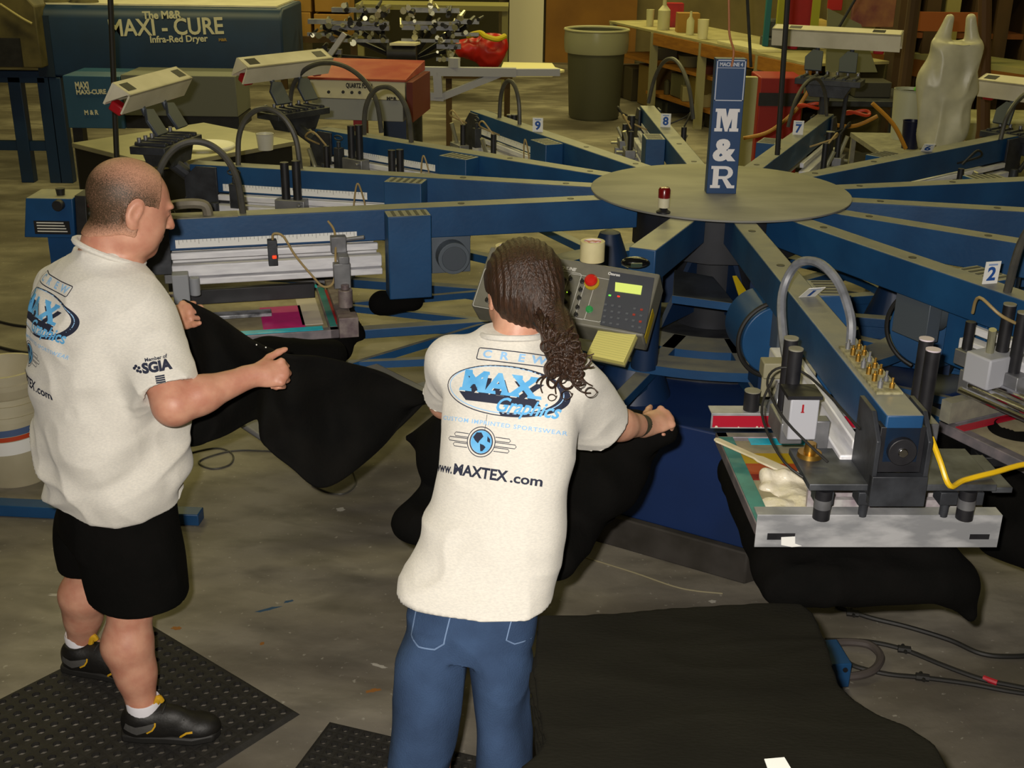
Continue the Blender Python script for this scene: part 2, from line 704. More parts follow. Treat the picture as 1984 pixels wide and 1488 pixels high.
def hand(s, wrist, u, n, side, bends, spread=0.0, sc=1.0, thumb=(0.7, 0.5, -0.35), k=0.006, thumb_bend=0.4, r=0.0085):
    """wrist point, u toward the knuckles, n out of the back of the hand, side=+1 when the thumb is on u x n.
    bends: per finger (first, middle, last) joint angles in radians"""
    w, u, n = Vector(wrist), Vector(u).normalized(), Vector(n)
    n = (n - u * n.dot(u)).normalized()
    t = u.cross(n) * side
    R = Matrix((t, u, n)).transposed()
    s.op(ell(w + u * 0.045 * sc, (0.038 * sc, 0.052 * sc, 0.017 * sc), R), 0.012)
    s.op(cone(w - u * 0.02, w + u * 0.03 * sc, 0.023 * sc, 0.022 * sc), 0.02)
    s.op(ell(w + u * 0.035 * sc + t * 0.022 * sc - n * 0.008, (0.016 * sc, 0.03 * sc, 0.016 * sc), R), 0.01)
    ks = (0.030, 0.010, -0.010, -0.029)
    ls = ((0.042, 0.026, 0.02), (0.046, 0.030, 0.021), (0.043, 0.028, 0.02), (0.034, 0.021, 0.018))
    kb = (0.082, 0.087, 0.083, 0.074)
    for i in range(4):
        p = w + u * kb[i] * sc + t * ks[i] * sc
        s.op(ell(p - u * 0.005 + n * 0.004, (0.011 * sc,) * 3), 0.008)
        a = 0
        for j in range(3):
            a += bends[i][j] if isinstance(bends[0], (tuple, list)) else bends[j]
            dr = u * math.cos(a) - n * math.sin(a) + t * spread * (1.5 - i) * (0.3 if j else 1)
            q = p + dr.normalized() * ls[i][j] * sc
            rr = (r, r * 0.94, r * 0.86)[j] * sc * (0.88 if i == 3 else 1)
            s.op(cone(p, q, rr, rr * 0.93), 0.0035)
            p = q
    p = w + u * 0.022 * sc + t * 0.024 * sc - n * 0.006
    d1 = (t * thumb[0] + u * thumb[1] + n * thumb[2]).normalized()
    q = p + d1 * 0.038 * sc
    s.op(cone(p, q, 0.014 * sc, 0.011 * sc), 0.01)
    d2 = (d1 + u * thumb_bend).normalized()
    q2 = q + d2 * 0.030 * sc
    s.op(cone(q, q2, 0.0108 * sc, 0.0095 * sc), 0.005)
    q3 = q2 + (d2 + u * thumb_bend * 0.5).normalized() * 0.022 * sc
    s.op(cone(q2, q3, 0.0098 * sc, 0.008 * sc), 0.005)


def head(s, c, fw, up, sc=1.0, jaw=1.0, fat=0.0):
    """cranium, brow, nose, lips, chin, ears, eye sockets. c: centre of the head, fw: facing, up: crown"""
    fw, up = Vector(fw).normalized(), Vector(up)
    up = (up - fw * up.dot(fw)).normalized()
    lf = up.cross(fw)
    R = Matrix((fw, lf, up)).transposed()
    W = lambda x, y, z: Vector(c) + (fw * x + lf * y + up * z) * sc
    s.op(ell(W(-0.012, 0, 0.032), (0.099 * sc, 0.077 * sc, 0.086 * sc), R), 0.02)
    s.op(ell(W(0.022, 0, -0.01), (0.072 * sc, 0.068 * sc, 0.085 * sc), R), 0.03)
    s.op(ell(W(0.035, 0, -0.068), (0.048 * sc * jaw, 0.054 * sc * jaw, 0.042 * sc), R), 0.035)
    s.op(ell(W(0.073, 0, -0.093), (0.017 * sc, 0.022 * sc, 0.016 * sc), R), 0.025)
    for y in (-1, 1):
        s.op(ell(W(0.055, y * 0.04, -0.03), (0.028 * sc, 0.024 * sc, 0.026 * sc), R), 0.02)
        s.op(ell(W(0.084, y * 0.028, 0.032), (0.012 * sc, 0.024 * sc, 0.008 * sc), R), 0.014)
        s.op(ell(W(0.097, y * 0.031, 0.012), (0.014 * sc, 0.016 * sc, 0.010 * sc), R), 0.012, 'sub')
        s.op(ell(W(0.079, y * 0.031, 0.011), (0.0125 * sc, 0.0135 * sc, 0.0105 * sc), R), 0.003)
        # ear: rim, bowl, lobe
        e = W(-0.012, y * 0.079, 0.0)
        M2 = Matrix.Rotation(0.25, 3, lf) @ R
        s.op(ell(e, (0.019 * sc, 0.009 * sc, 0.033 * sc), M2), 0.006)
        s.op(ell(e + lf * y * 0.008 * sc + fw * 0.003 * sc, (0.011 * sc, 0.006 * sc, 0.021 * sc), M2), 0.004, 'sub')
        s.op(ell(e - up * 0.028 * sc + fw * 0.004, (0.009 * sc, 0.006 * sc, 0.009 * sc), R), 0.006)
        if fat: s.op(ell(W(0.02, y * 0.045, -0.06), (0.045 * sc, 0.032 * sc, 0.045 * sc), R), 0.03)
    s.op(cone(W(0.088, 0, 0.022), W(0.112, 0, -0.018), 0.0075 * sc, 0.0115 * sc), 0.014)
    for y in (-1, 1): s.op(ell(W(0.1, y * 0.012, -0.021), (0.011 * sc, 0.007 * sc, 0.007 * sc), R), 0.006)
    s.op(ell(W(0.089, 0, -0.047), (0.011 * sc, 0.024 * sc, 0.0055 * sc), R), 0.008)
    s.op(ell(W(0.087, 0, -0.058), (0.011 * sc, 0.021 * sc, 0.006 * sc), R), 0.008)
    s.op(ell(W(0.1, 0, -0.0525), (0.012 * sc, 0.022 * sc, 0.0012 * sc), R), 0.002, 'sub')
    return W, R


def fold(V, amp, sc, seed, stretch=(1, 1, 1), warp=0.4):
    W = V * np.array(stretch)
    w = np.stack([vnoise(W + seed, sc), vnoise(W + seed + 7, sc), vnoise(W + seed + 13, sc)], 1) * warp / sc * 2
    n = vnoise(W + w + seed + 21, sc)
    return amp * (1 - np.abs(n) * 4)


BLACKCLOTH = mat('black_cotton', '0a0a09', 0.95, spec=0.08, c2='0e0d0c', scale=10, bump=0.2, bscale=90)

# ================================================================== the press
PC = Vector((0.869, 4.99, 0))
A0 = math.radians(-88.43)


def station_angle(k):
    return A0 + (k - 1) * 2 * PI / 14


def SW(k, x, y, z):
    a = station_angle(k)
    return Vector((PC.x + math.cos(a) * x - math.sin(a) * y, PC.y + math.sin(a) * x + math.cos(a) * y, z))


# ---- floor
floor = MB()
floor.add([(-9, -1.5, 0), (9, -1.5, 0), (9, 22, 0), (-9, 22, 0)], [(0, 1, 2, 3)])


def floor_mat():
    m = bpy.data.materials.new('stained_concrete')
    m.use_nodes = True
    N, L = m.node_tree.nodes, m.node_tree.links
    b = N['Principled BSDF']
    tc = N.new('ShaderNodeTexCoord')

    def noise(scale, detail=8, stretch=(1, 1, 1), off=(0, 0, 0), dist=0.0):
        mp = N.new('ShaderNodeMapping')
        mp.inputs['Scale'].default_value = stretch
        mp.inputs['Location'].default_value = off
        L.new(tc.outputs['Object'], mp.inputs[0])
        n = N.new('ShaderNodeTexNoise')
        n.inputs['Scale'].default_value = scale
        n.inputs['Detail'].default_value = detail
        n.inputs['Distortion'].default_value = dist
        L.new(mp.outputs[0], n.inputs['Vector'])
        return n.outputs['Fac']

    def ramp(src, a, b_, ca, cb):
        r = N.new('ShaderNodeValToRGB')
        r.color_ramp.elements[0].position, r.color_ramp.elements[1].position = a, b_
        r.color_ramp.elements[0].color, r.color_ramp.elements[1].color = ca, cb
        L.new(src, r.inputs[0])
        return r.outputs[0]

    def mix(f, c1, c2, mode='MIX'):
        x = N.new('ShaderNodeMixRGB')
        x.blend_type = mode
        for i, s in (('Fac', f), ('Color1', c1), ('Color2', c2)):
            if isinstance(s, (tuple, float)): x.inputs[i].default_value = s
            else: L.new(s, x.inputs[i])
        return x.outputs[0]
    k, w = (0, 0, 0, 1), (1, 1, 1, 1)
    base = ramp(noise(1.3, 10, dist=0.4), 0.35, 0.68, lin('746e63'), lin('958f82'))
    grime = ramp(noise(0.9, 9, stretch=(1, 1.6, 1), off=(3, 1, 0), dist=0.6), 0.44, 0.6, k, w)
    c = mix(grime, base, lin('5c564d'))
    sm = ramp(noise(4, 12, stretch=(1, 2, 1), dist=0.3), 0.45, 0.75, k, (0.75, 0.75, 0.75, 1))
    c = mix(sm, c, lin('524e46'))
    sp = ramp(noise(42, 3), 0.66, 0.74, k, (0.35, 0.35, 0.35, 1))
    c = mix(sp, c, lin('c9c5b8'))
    L.new(c, b.inputs['Base Color'])
    rr = N.new('ShaderNodeMapRange')
    L.new(noise(3), rr.inputs['Value'])
    rr.inputs['To Min'].default_value, rr.inputs['To Max'].default_value = 0.45, 0.85
    L.new(rr.outputs[0], b.inputs['Roughness'])
    bu = N.new('ShaderNodeBump')
    bu.inputs['Strength'].default_value = 0.15
    bu.inputs['Distance'].default_value = 0.01
    L.new(noise(30), bu.inputs['Height'])
    L.new(bu.outputs[0], b.inputs['Normal'])
    return m


tag(obj('floor', floor, floor_mat(), smooth=False), kind='structure')

# ---- hub disc on its column
hub = thing('press_hub', 'large round grey steel disc at the centre of the press arms', 'press hub', (PC.x, PC.y, 0))
d = MB()
d.lathe([(0.54, 1.2), (0.545, 1.203), (0.545, 1.209), (0.54, 1.212), (0.001, 1.212)], n=96)
DISC = mat('hub_steel', '84847f', 0.6, 0.3, c2='96958f', scale=3.5, detail=7, bump=0.03, stretch=(1, 2.5, 1))
obj('top_disc', d, DISC, hub, ang=50)
c = MB()
c.lathe([(0.36, 0.98), (0.36, 1.2)], n=14)
obj('arm_collar', c, mat('under_disc_shade', '23262e', 0.6, c2='1a1c22', scale=8), hub)  # shade under the disc put into the collar and column colour
c = MB()
c.cyl((0, 0, 0.641), (0, 0, 1.0), 0.17, 0.17, 32)
obj('column', c, mat('under_disc_shade', '23262e'), hub)
for i in range(7):
    a = station_angle(1) + PI / 14 + i * 2 * PI / 7
    g = MB()
    M = Matrix.Rotation(a, 4, 'Z')
    g.prism([(0.16, 0.71), (0.44, 0.71), (0.16, 1.0)], 'y', -0.01, 0.01, M=M)
    obj('gusset_plate', g, DBLUE, hub)

# ---- base cabinet: six-sided blue box, black skirt
base = thing('press_cabinet', 'six-sided dark blue steel cabinet standing on the floor under the press', 'cabinet', (PC.x, PC.y, 0))
hexa = lambda r, off=-PI / 2: [(r * math.cos(off + i * PI / 3), r * math.sin(off + i * PI / 3)) for i in range(6)]
c = MB()
c.prism(hexa(1.16), 'z', 0.13, 0.56)
obj('cabinet', c, mat('base_blue', '0e2c60', 0.55, c2='0c2754', scale=3), base, bevel=0.006)
c = MB()
c.prism(hexa(1.19), 'z', 0.0, 0.13)
obj('skirt', c, mat('base_skirt', '3a3632', 0.8, c2='29251f', scale=8), base, bevel=0.006)
c = MB()
for r0, z0, z1 in ((0.6, 0.56, 0.64),):
    c.lathe([(r0, z0), (r0, z1), (0.15, z1)], n=32)
obj('drive_housing', c, DARKM, base)
for i in range(6):
    a = -PI / 2 + PI / 6 + i * PI / 3
    b_ = MB()
    M = Matrix.Rotation(a, 4, 'Z')
    b_.cyl(M @ Vector((0.8, 0, 0.56)), M @ Vector((0.42, 0, 0.56)), 0.01)
    b_.lathe([(0.001, 0.86), (0.05, 0.84), (0.15, 0.56)], c=M @ Vector((0.8, 0, 0)), n=20)
    obj('cone_housing', b_, DBLUE, base)

# ---- the turning carousel: ring, fourteen pallet arms, cross braces
car = thing('pallet_carousel', 'dark blue ring with radiating pallet arms turning below the print arms', 'carousel', (PC.x, PC.y, 0))
c = MB()
prof = [(0.80, 0.70), (0.93, 0.70), (0.93, 0.735), (0.80, 0.735), (0.80, 0.70)]
c.lathe(prof, n=84, caps=False)
obj('outer_ring', c, BLUE, car, ang=30)
c = MB()
c.lathe([(0.45, 0.64), (0.62, 0.64), (0.62, 0.70), (0.45, 0.70), (0.45, 0.64)], n=56, caps=False)
obj('inner_ring', c, BLUE, car, ang=30)
for k in range(1, 15):
    a = station_angle(k)
    M = Matrix.Rotation(a, 4, 'Z')
    c = MB()
    c.box(0.45, 2.1, -0.028, 0.028, 0.66, 0.70, M=M)
    c.prism([(0.5, 0.66), (1.3, 0.66), (0.5, 0.58)], 'y', -0.008, 0.008, M=M)
    obj('pallet_arm', c, BLUE, car, bevel=0.003)
    c = MB()
    c.box(1.62, 2.28, -0.2, 0.2, 0.72, 0.742, M=M)
    obj('pallet', c, mat('aluminium_pallet', '6d6d70', 0.5, 0.3), car, bevel=0.01)
for k, s_ in ((11, 1), (12, 1), (12, -1), (13, -1), (2, 1), (2, -1)):
    a, b2 = station_angle(k), station_angle(k + s_)
    c = MB()
    p = Matrix.Rotation(a, 3, 'Z') @ Vector((0.98, 0, 0.68))
    q = Matrix.Rotation((a + b2) / 2 + s_ * 0.02, 3, 'Z') @ Vector((1.75, 0, 0.68))
    c.cyl(p, q, 0.02, n=4)
    obj('brace', c, BLUE, car)


# ---- a print arm, built along +x from the hub
def holder_bar(mb, x0, x1, y0, y1, z0, z1, slot=True):
    mb.box(x0, x1, y0, y1, z0, z1)
    if slot:
        mb.box(x1 - 0.001, x1 + 0.001, y0 + 0.03, y0 + 0.1, z0 + 0.004, z0 + 0.018)


def make_arm(k, near=False):
    name = {1: 'one', 2: 'two'}
    t = thing('print_arm', ARM_LABEL[k], 'print arm', (PC.x, PC.y, 0), station_angle(k), 'blue print arms of the press')
    b = MB()
    b.box(0.38, 2.40, -0.045, 0.045, 1.075, 1.2)
    obj('beam', b, BLUE, t, bevel=0.004)
    for x in (0.66, 1.12):
        b = MB()
        b.cyl((x, 0, 1.1995), (x, 0, 1.2015), 0.014, n=12)
        obj('bolt_hole', b, BLACKM, t)
    b = MB()
    b.box(1.27, 1.44, 0.047, 0.15, 0.86, 1.195)
    o = obj('drive_box', b, BLUE, t, bevel=0.004)
    b = MB()
    for i in range(5):
        b.box(1.285 + i * 0.03, 1.297 + i * 0.03, 0.06, 0.14, 1.195, 1.1965)
    obj('vent_slots', b, DARKM, o)
    # motor behind the box
    b = MB()
    b.cyl((1.17, 0.02, 1.0), (1.17, 0.10, 1.0), 0.065, n=28, mi=0)
    b.cyl((1.17, 0.10, 1.0), (1.17, 0.106, 1.0), 0.05, n=28, mi=1)
    b.box(1.09, 1.25, -0.02, 0.04, 0.925, 1.075, mi=0)
    obj('motor', b, [mat('motor_grey', '5b646d', 0.5, 0.3), mat('motor_fan_cover', '434b54', 0.6)], t, bevel=0.002)
    for s in (1, -1):
        r = MB()
        y = 0.048
        r.box(1.47, 2.26, s * y if s > 0 else -y - 0.022, s * y + 0.022 if s > 0 else -y, 1.045, 1.072)
        r.box(1.46, 2.26, y if s > 0 else -y - 0.05, y + 0.05 if s > 0 else -y, 0.985, 1.03)
        r.box(1.46, 2.26, y + 0.005 if s > 0 else -y - 0.062, y + 0.062 if s > 0 else -y - .005, 0.955, 0.98)
        obj('slide_rail', r, ALU, t, bevel=0.004)
        if s > 0:
            r = MB()
            r.box(1.55, 2.24, y, y + 0.003, 1.086, 1.118)
            for i in range(46):
                h = 0.010 if i % 5 else 0.018
                r.box(1.56 + i * 0.0148, 1.5612 + i * 0.0148, y + 0.003, y + 0.0034, 1.118 - h, 1.118, mi=1)
            obj('ruler', r, [PAPER, DARKM], t)
    return t


ARM_LABEL = {
    1: 'blue print arm coming toward the camera at right, number 1 tag, screen with white ink',
    2: 'blue print arm running off the right edge below, number 2 tag',
    3: 'plain blue print arm running off the right edge, next beyond the arm tagged 2',
    4: 'plain blue print arm running off the right edge level with the disc',
    5: 'blue print arm running off the right edge just beyond the disc top',
    6: 'blue print arm at right with the white plastic bag standing behind its far end',
    7: 'blue print arm rising right behind the disc with a number 7 tag',
    8: 'blue print arm pointing straight away behind the disc with a number 8 tag',
    9: 'blue print arm pointing away to the back left with a number 9 tag',
    10: 'blue print arm at back left ending in a raised silver bar near the dryer',
    11: 'blue print arm ending behind the bald man, its silver bar raised over his head',
    12: 'nearest long blue print arm at left, ending beside the bald man, ruler on its side',
}
ARMS = {k: make_arm(k) for k in range(1, 13)}


def hose(t, pts, r=0.011, m=None, name='hose'):
    b = MB()
    b.tube(pts, r, n=8, sub=5)
    return obj(name, b, m or HOSE, t)


# number tags
def number_tag(t, s, x, y=0.0, z=1.2, ang=0.0, w=0.055, h=0.075, tilt=0.0, yaw=None):
    """a folded paper card standing on the beam, its face turned to world direction yaw"""
    b = MB()
    a = yaw - t.rotation_euler.z if yaw is not None else 0
    M = Matrix.Translation((x, y, z)) @ Matrix.Rotation(a + PI / 2, 4, 'Z') @ Matrix.Rotation(tilt, 4, 'X')
    b.box(-w / 2, w / 2, -0.001, 0.001, 0, h, M=M)
    T = M @ Matrix.Translation((0, -0.0012, h * 0.42)) @ Matrix.Rotation(PI / 2, 4, 'X')
    put(b, text_mb(s, 0.062, 0.0022, th=0.0006), T, 1)
    b.box(-w * .3, w * .3, -0.0014, -0.001, h * .82, h * .9, M=M, mi=2)
    return obj('number_tag', b, [PAPER, INKBLUE, mat('pale_blue_print', '8fa6cf', 0.7)], t)


# squeegee cylinders: a pair of black tubes on a grey block
def cylinders(t, x, y, z=1.0, h=0.2, cap=DUSTY, block=True, side=1):
    g = MB()
    for i, dx in enumerate((0.0, 0.055)):
        g.cyl((x + dx, y, z), (x + dx, y, z + h - 0.01 * i), 0.019, n=18, mi=0)
        g.cyl((x + dx, y, z + h - 0.01 * i), (x + dx, y, z + h + 0.004 - 0.01 * i), 0.0195, n=18, mi=1)
    o = obj('squeegee_cylinder', g, [BLACKM, cap], t)
    if block:
        b = MB()
        b.box(x - 0.04, x + 0.1, y - 0.03, y + 0.03, z - 0.06, z)
        b.cyl((x - 0.02, y, z - 0.02), (x - 0.02, y + side * 0.05, z - 0.02), 0.008)
        obj('carriage_block', b, STEEL, t, bevel=0.004)
    return o


def end_yoke(t):
    g = MB()
    for s in (-1, 1):
        g.prism([(2.26, 0.99), (2.42, 0.99), (2.42, 1.14), (2.36, 1.195), (2.26, 1.195)], 'y', s * 0.062 - 0.006, s * 0.062 + 0.006)
    g.box(2.40, 2.425, -0.068, 0.068, 0.97, 1.05)
    g.box(2.36, 2.40, -0.055, 0.055, 1.05, 1.17, mi=1)
    g.cyl((2.38, 0, 1.11), (2.415, 0, 1.11), 0.035, n=20, mi=1)
    g.cyl((2.41, 0, 1.11), (2.42, 0, 1.11), 0.012, n=12, mi=2)
    return obj('end_yoke', g, [DARKM, BLACKM, CHROME], t, bevel=0.002)


def raised_head(t, tilt=0.5, zc=1.5, xc=2.55, hl=0.3, yaw=0.0, colr=REDP):
    """idle station: the outer holder bar swung up above the arm end, on two brackets over a black casting"""
    end_yoke(t)
    g = MB()
    M = Matrix.Translation((xc, 0, zc)) @ Matrix.Rotation(yaw, 4, 'Z') @ Matrix.Rotation(-tilt, 4, 'Y')
    g.prism([(-0.045, 0.05), (0.05, 0.05), (0.05, -0.055), (0.04, -0.055), (0.04, 0.04), (-0.045, 0.04)], 'y', -hl, hl, M=M)
    g.box(-0.045, -0.037, -hl, hl, -0.05, 0.05, M=M)
    for s in (-1, 1):
        g.prism([(-0.04, 0.05), (0.05, 0.05), (0.05, -0.055)], 'y', s * (hl - .004) - 0.003, s * (hl - .004) + 0.003, M=M, mi=0)
        g.box(-0.02, 0.03, s * 0.24 - 0.035, s * 0.24 + 0.035, 0.0501, 0.0515, M=M, mi=2)
    obj('raised_holder_bar', g, [CREAM, colr, BLACKM], t)
    for s in (-1, 1):
        g = MB()
        g.box(-0.03, 0.03, s * 0.25 - 0.03, s * 0.25 + 0.03, -0.075, -0.03, M=M)
        obj('red_clamp', g, colr, t, bevel=0.008)
    for s in (-1, 1):
        g = MB()
        Ms = Matrix.Translation((xc - 0.06, s * 0.1, zc - 0.13)) @ Matrix.Rotation(0.5, 4, 'Y')
        g.prism([(-0.05, -0.06), (0.05, -0.06), (0.06, 0.02), (0.02, 0.07), (-0.04, 0.06)], 'x', -0.008, 0.008, M=Ms)
        g.cyl((xc - 0.02, s * 0.1, zc - 0.1), M @ Vector((0.03, s * 0.1, 0)), 0.014, n=8)
        obj('pivot_plate', g, mat('pivot_grey', '4b525c', 0.45, 0.4), t, bevel=0.003)
    g = MB()
    g.box(xc - 0.14, xc + 0.03, -0.19, 0.19, zc - 0.26, zc - 0.225)
    g.prism([(-0.16, zc - 0.22), (0.16, zc - 0.22), (0.1, zc - 0.33), (-0.1, zc - 0.33)], 'x', xc - 0.12, xc)
    for i in range(6):
        g.cyl((xc - 0.13, -0.15 + i * 0.06, zc - 0.22), (xc + 0.02, -0.15 + i * 0.06, zc - 0.22), 0.012, n=8)
        g.cyl((xc + 0.0, -0.15 + i * 0.06, zc - 0.23), (xc + 0.0, -0.15 + i * 0.06, zc - 0.19), 0.01, n=8, mi=1)
    g.cyl((2.36, 0.02, 1.1), (xc - 0.05, 0.02, zc - 0.3), 0.03, n=10)
    g.cyl((2.36, -0.1, 1.02), (xc - 0.02, -0.1, zc - 0.28), 0.014, n=10)
    obj('head_casting', g, [DARKM, STEEL], t, bevel=0.003)
    g = MB()
    g.box(2.2, 2.3, -0.16, 0.2, 0.95, 0.99)
    for s in (-1, 1):
        g.cyl((2.25, s * 0.13, 0.93), (2.25, s * 0.13, 1.05), 0.02, n=12)
    obj('clamp_plate', g, DARKM, t, bevel=0.003)


# ---- heads at the back and left
for k, xc, zc, tl, hl in ((11, 2.58, 1.52, 0.55, .3), (10, 2.66, 1.50, 0.5, .31), (6, 2.55, 1.42, 0.3, .3), (7, 2.45, 1.63, 0.2, .37)):
    raised_head(ARMS[k], tl, zc, xc, hl)
for k in (2, 3, 4, 5, 8, 9, 12):
    end_yoke(ARMS[k])
for k, x in ((1, 1.47), (2, 1.46), (6, 1.57), (7, 1.58), (8, 1.62), (9, 1.60)):
    number_tag(ARMS[k], str(k), x, 0 if k != 9 else 0.02, yaw=-PI / 2 + (0.25 if k < 6 else -0.1), tilt=0.9 if k in (1, 6) else 0.05)

# ================================================================== the head of arm 1, in the right foreground
A1 = ARMS[1]
end_yoke(A1)
g = MB()
g.box(2.19, 2.40, -0.21, 0.25, 1.0, 1.018)
g.box(2.19, 2.38, 0.25, 0.3, 0.985, 1.0)
obj('head_plate', g, mat('worn_head_plate', '5a5d62', 0.5, 0.4, c2='3b3e43', scale=18), A1, bevel=0.002)
for y in (-0.155, 0.155, -0.05, 0.22):
    g = MB()
    g.cyl((2.3, y, 0.985), (2.3, y, 1.002), 0.018, n=8)
    g.cyl((2.34, y, 0.90), (2.34, y, 1.0), 0.011, n=12)
    g.box(2.31, 2.36, y - 0.022, y + 0.022, 0.94, 0.975)
    obj('clamp_post', g, DARKM, A1, bevel=0.002)
for y in (-0.16, 0.2):
    g = MB()
    g.cyl((2.36, y, 0.905), (2.36, y, 0.985), 0.021, n=18, mi=0)
    g.cyl((2.36, y, 0.935), (2.36, y, 0.96), 0.0216, n=18, mi=1)
    obj('air_cylinder', g, [BLACKM, STEEL], A1)
g = MB()
g.cyl((2.24, -0.17, 1.018), (2.24, -0.17, 1.03), 0.032, 0.03, n=20)
g.cyl((2.24, -0.17, 1.03), (2.24, -0.17, 1.055), 0.016, 0.014, n=16)
obj('adjuster_knob', g, BRASS, A1)
g = MB()
g.box(2.11, 2.18, -0.215, -0.14, 1.035, 1.15)
o = obj('valve_box', g, mat('pale_grey_box', 'aeb0b8', 0.5), A1, bevel=0.004)
g = MB()
g.box(2.18, 2.1805, -0.185, -0.18, 1.115, 1.135)
g.box(2.18, 2.1805, -0.187, -0.178, 1.112, 1.115)
obj('warning_mark', g, REDP, o)
g = MB()
g.box(2.10, 2.185, -0.225, -0.135, 1.15, 1.16)
obj('valve_lid', g, BLACKM, o)
for y, hz, cp in ((-0.19, 1.0, DUSTY), (0.17, 1.0, mat('clear_cylinder_head', 'cfc4cc', 0.3))):
    cylinders(A1, 2.03, y, 1.06, 0.2, cp, block=True)
g = MB()
for y in (-0.235, -0.2):
    pass
for x in (2.12, 2.2):
    g.box(x, x + 0.03, -0.16, 0.28, 0.915, 0.935)
obj('squeegee_bar', g, ALU, A1, bevel=0.003)
for x in (2.15, 2.235):
    g = MB()
    g.prism([(x, 0.9), (x + 0.018, 0.9), (x + 0.02, 0.83), (x + 0.012, 0.825)], 'y', -0.14, 0.27)
    obj('squeegee_blade', g, mat('squeegee_holder_pink', '8d8088', 0.5, c2='b4b2b2', scale=30), A1)
g = MB()
g.prism([(0.03, 0.0), (0.07, 0.005), (0.085, -0.012), (0.03, -0.014)], 'z', 0.925, 0.94, M=Matrix.Translation((2.24, 0, 0)))
obj('red_lever', g, REDP, A1, bevel=0.003)
# gauge panel with little valves on top of the beam
g = MB()
g.box(1.93, 2.27, -0.03, 0.036, 1.2, 1.206)
o = obj('valve_panel', g, mat('panel_beige', 'a8a27e', 0.6, c2='6e6a50', scale=60), A1)
for i in range(7):
    for s in (0, 1):
        g = MB()
        x, y = 1.955 + i * 0.047, -0.012 + s * 0.03
        g.cyl((x, y, 1.206), (x, y, 1.224 - 0.006 * s), 0.007, n=8)
        g.cyl((x, y, 1.224 - 0.006 * s), (x, y, 1.232), 0.0035, n=8)
        obj('air_valve', g, BRASS if (i + s) % 3 else STEEL, o)
hose(A1, [(1.42, 0.0, 1.2), (1.44, -0.02, 1.27), (1.50, -0.05, 1.33), (1.58, -0.075, 1.345), (1.68, -0.09, 1.31), (1.80, -0.1, 1.23), (1.95, -0.11, 1.13), (2.12, -0.12, 1.03)][::-1] and
     [(1.90, 0.012, 1.2), (1.88, 0.01, 1.27), (1.80, -0.01, 1.345), (1.70, -0.045, 1.375), (1.62, -0.085, 1.345), (1.63, -0.12, 1.26), (1.74, -0.135, 1.17), (1.88, -0.14, 1.10), (2.02, -0.14, 1.07), (2.12, -0.13, 1.05)], 0.0135, GHOSE, 'flexible_conduit')
hose(A1, [(2.35, 0.09, 1.12), (2.40, 0.10, 1.08), (2.43, 0.12, 1.03), (2.39, 0.17, 1.025), (2.36, 0.25, 1.03), (2.30, 0.40, 1.03), (2.30, 0.6, 1.0)], 0.007, mat('yellow_air_hose', 'e2b81a', 0.4), 'yellow_hose')
hose(A1, [(2.30, -0.14, 1.03), (2.2, -0.23, 1.1), (2.1, -0.26, 1.16), (2.06, -0.22, 1.19), (2.1, -0.15, 1.18), (2.3, -0.07, 1.12)], 0.0035, RUBBER, 'black_air_line')
hose(A1, [(2.36, -0.16, 0.985), (2.3, -0.25, 1.03), (2.15, -0.28, 1.1), (2.08, -0.24, 1.17)], 0.0035, RUBBER, 'black_air_line')
for sx in (-0.12, 0.13):
    g = MB()
    g.box(2.12, 2.16, sx - 0.02, sx + 0.02, 0.93, 1.08)
    obj('squeegee_hanger', g, STEEL, A1, bevel=0.003)

MESHK = mat('screen_mesh_khaki', 'a39a7c', 0.75, c2='958c70', scale=30)
TEAL = mat('teal_tape', '17706e', 0.45, c2='2a8a86', scale=14)
CYAN = mat('cyan_tape', '20c4e4', 0.35, c2='14a8c8', scale=20)
FRAMEM = mat('screen_frame_metal', '8c8388', 0.5, 0.3, c2='6c6a70', scale=18)
INKW = mat('white_ink', 'e9e2d0', 0.25, c2='d6cdb6', scale=25, bump=0.5, bscale=40)


def screen(k, label, strips, x0=1.66, x1=2.33, w=0.29, z=0.79, dz=0.0, tilt=0.0, group='mesh screens clamped under the print arms'):
    t = thing('printing_screen', label, 'screen', (PC.x, PC.y, 0), station_angle(k), group)
    fr = MB()
    for a in ((x0, x0 + 0.035, -w, w), (x1 - 0.035, x1, -w, w), (x0, x1, -w, -w + 0.035), (x0, x1, w - 0.035, w)):
        fr.box(a[0], a[1], a[2], a[3], z, z + 0.035)
    obj('frame', fr, FRAMEM, t, bevel=0.003)
    m = MB()
    m.box(x0 + 0.03, x1 - 0.03, -w + 0.03, w - 0.03, z + 0.018, z + 0.022)
    mo = obj('mesh', m, MESHK, t)
    for nm, (a, b, c, d), zz, mm in strips:
        g = MB()
        g.box(a, b, c, d, z + zz + (0.015 if zz < .02 else 0), z + zz + (0.015 if zz < .02 else 0) + 0.002)
        obj(nm, g, mm, t if zz > 0.02 else mo)
    return t


MAG = mat('magenta_emulsion', 'e0288a', 0.5, c2='c82078', scale=10)
YTAPE = mat('yellow_tape', 'b59a1e', 0.5)
OTAPE = mat('orange_tape', 'a8481e', 0.5)
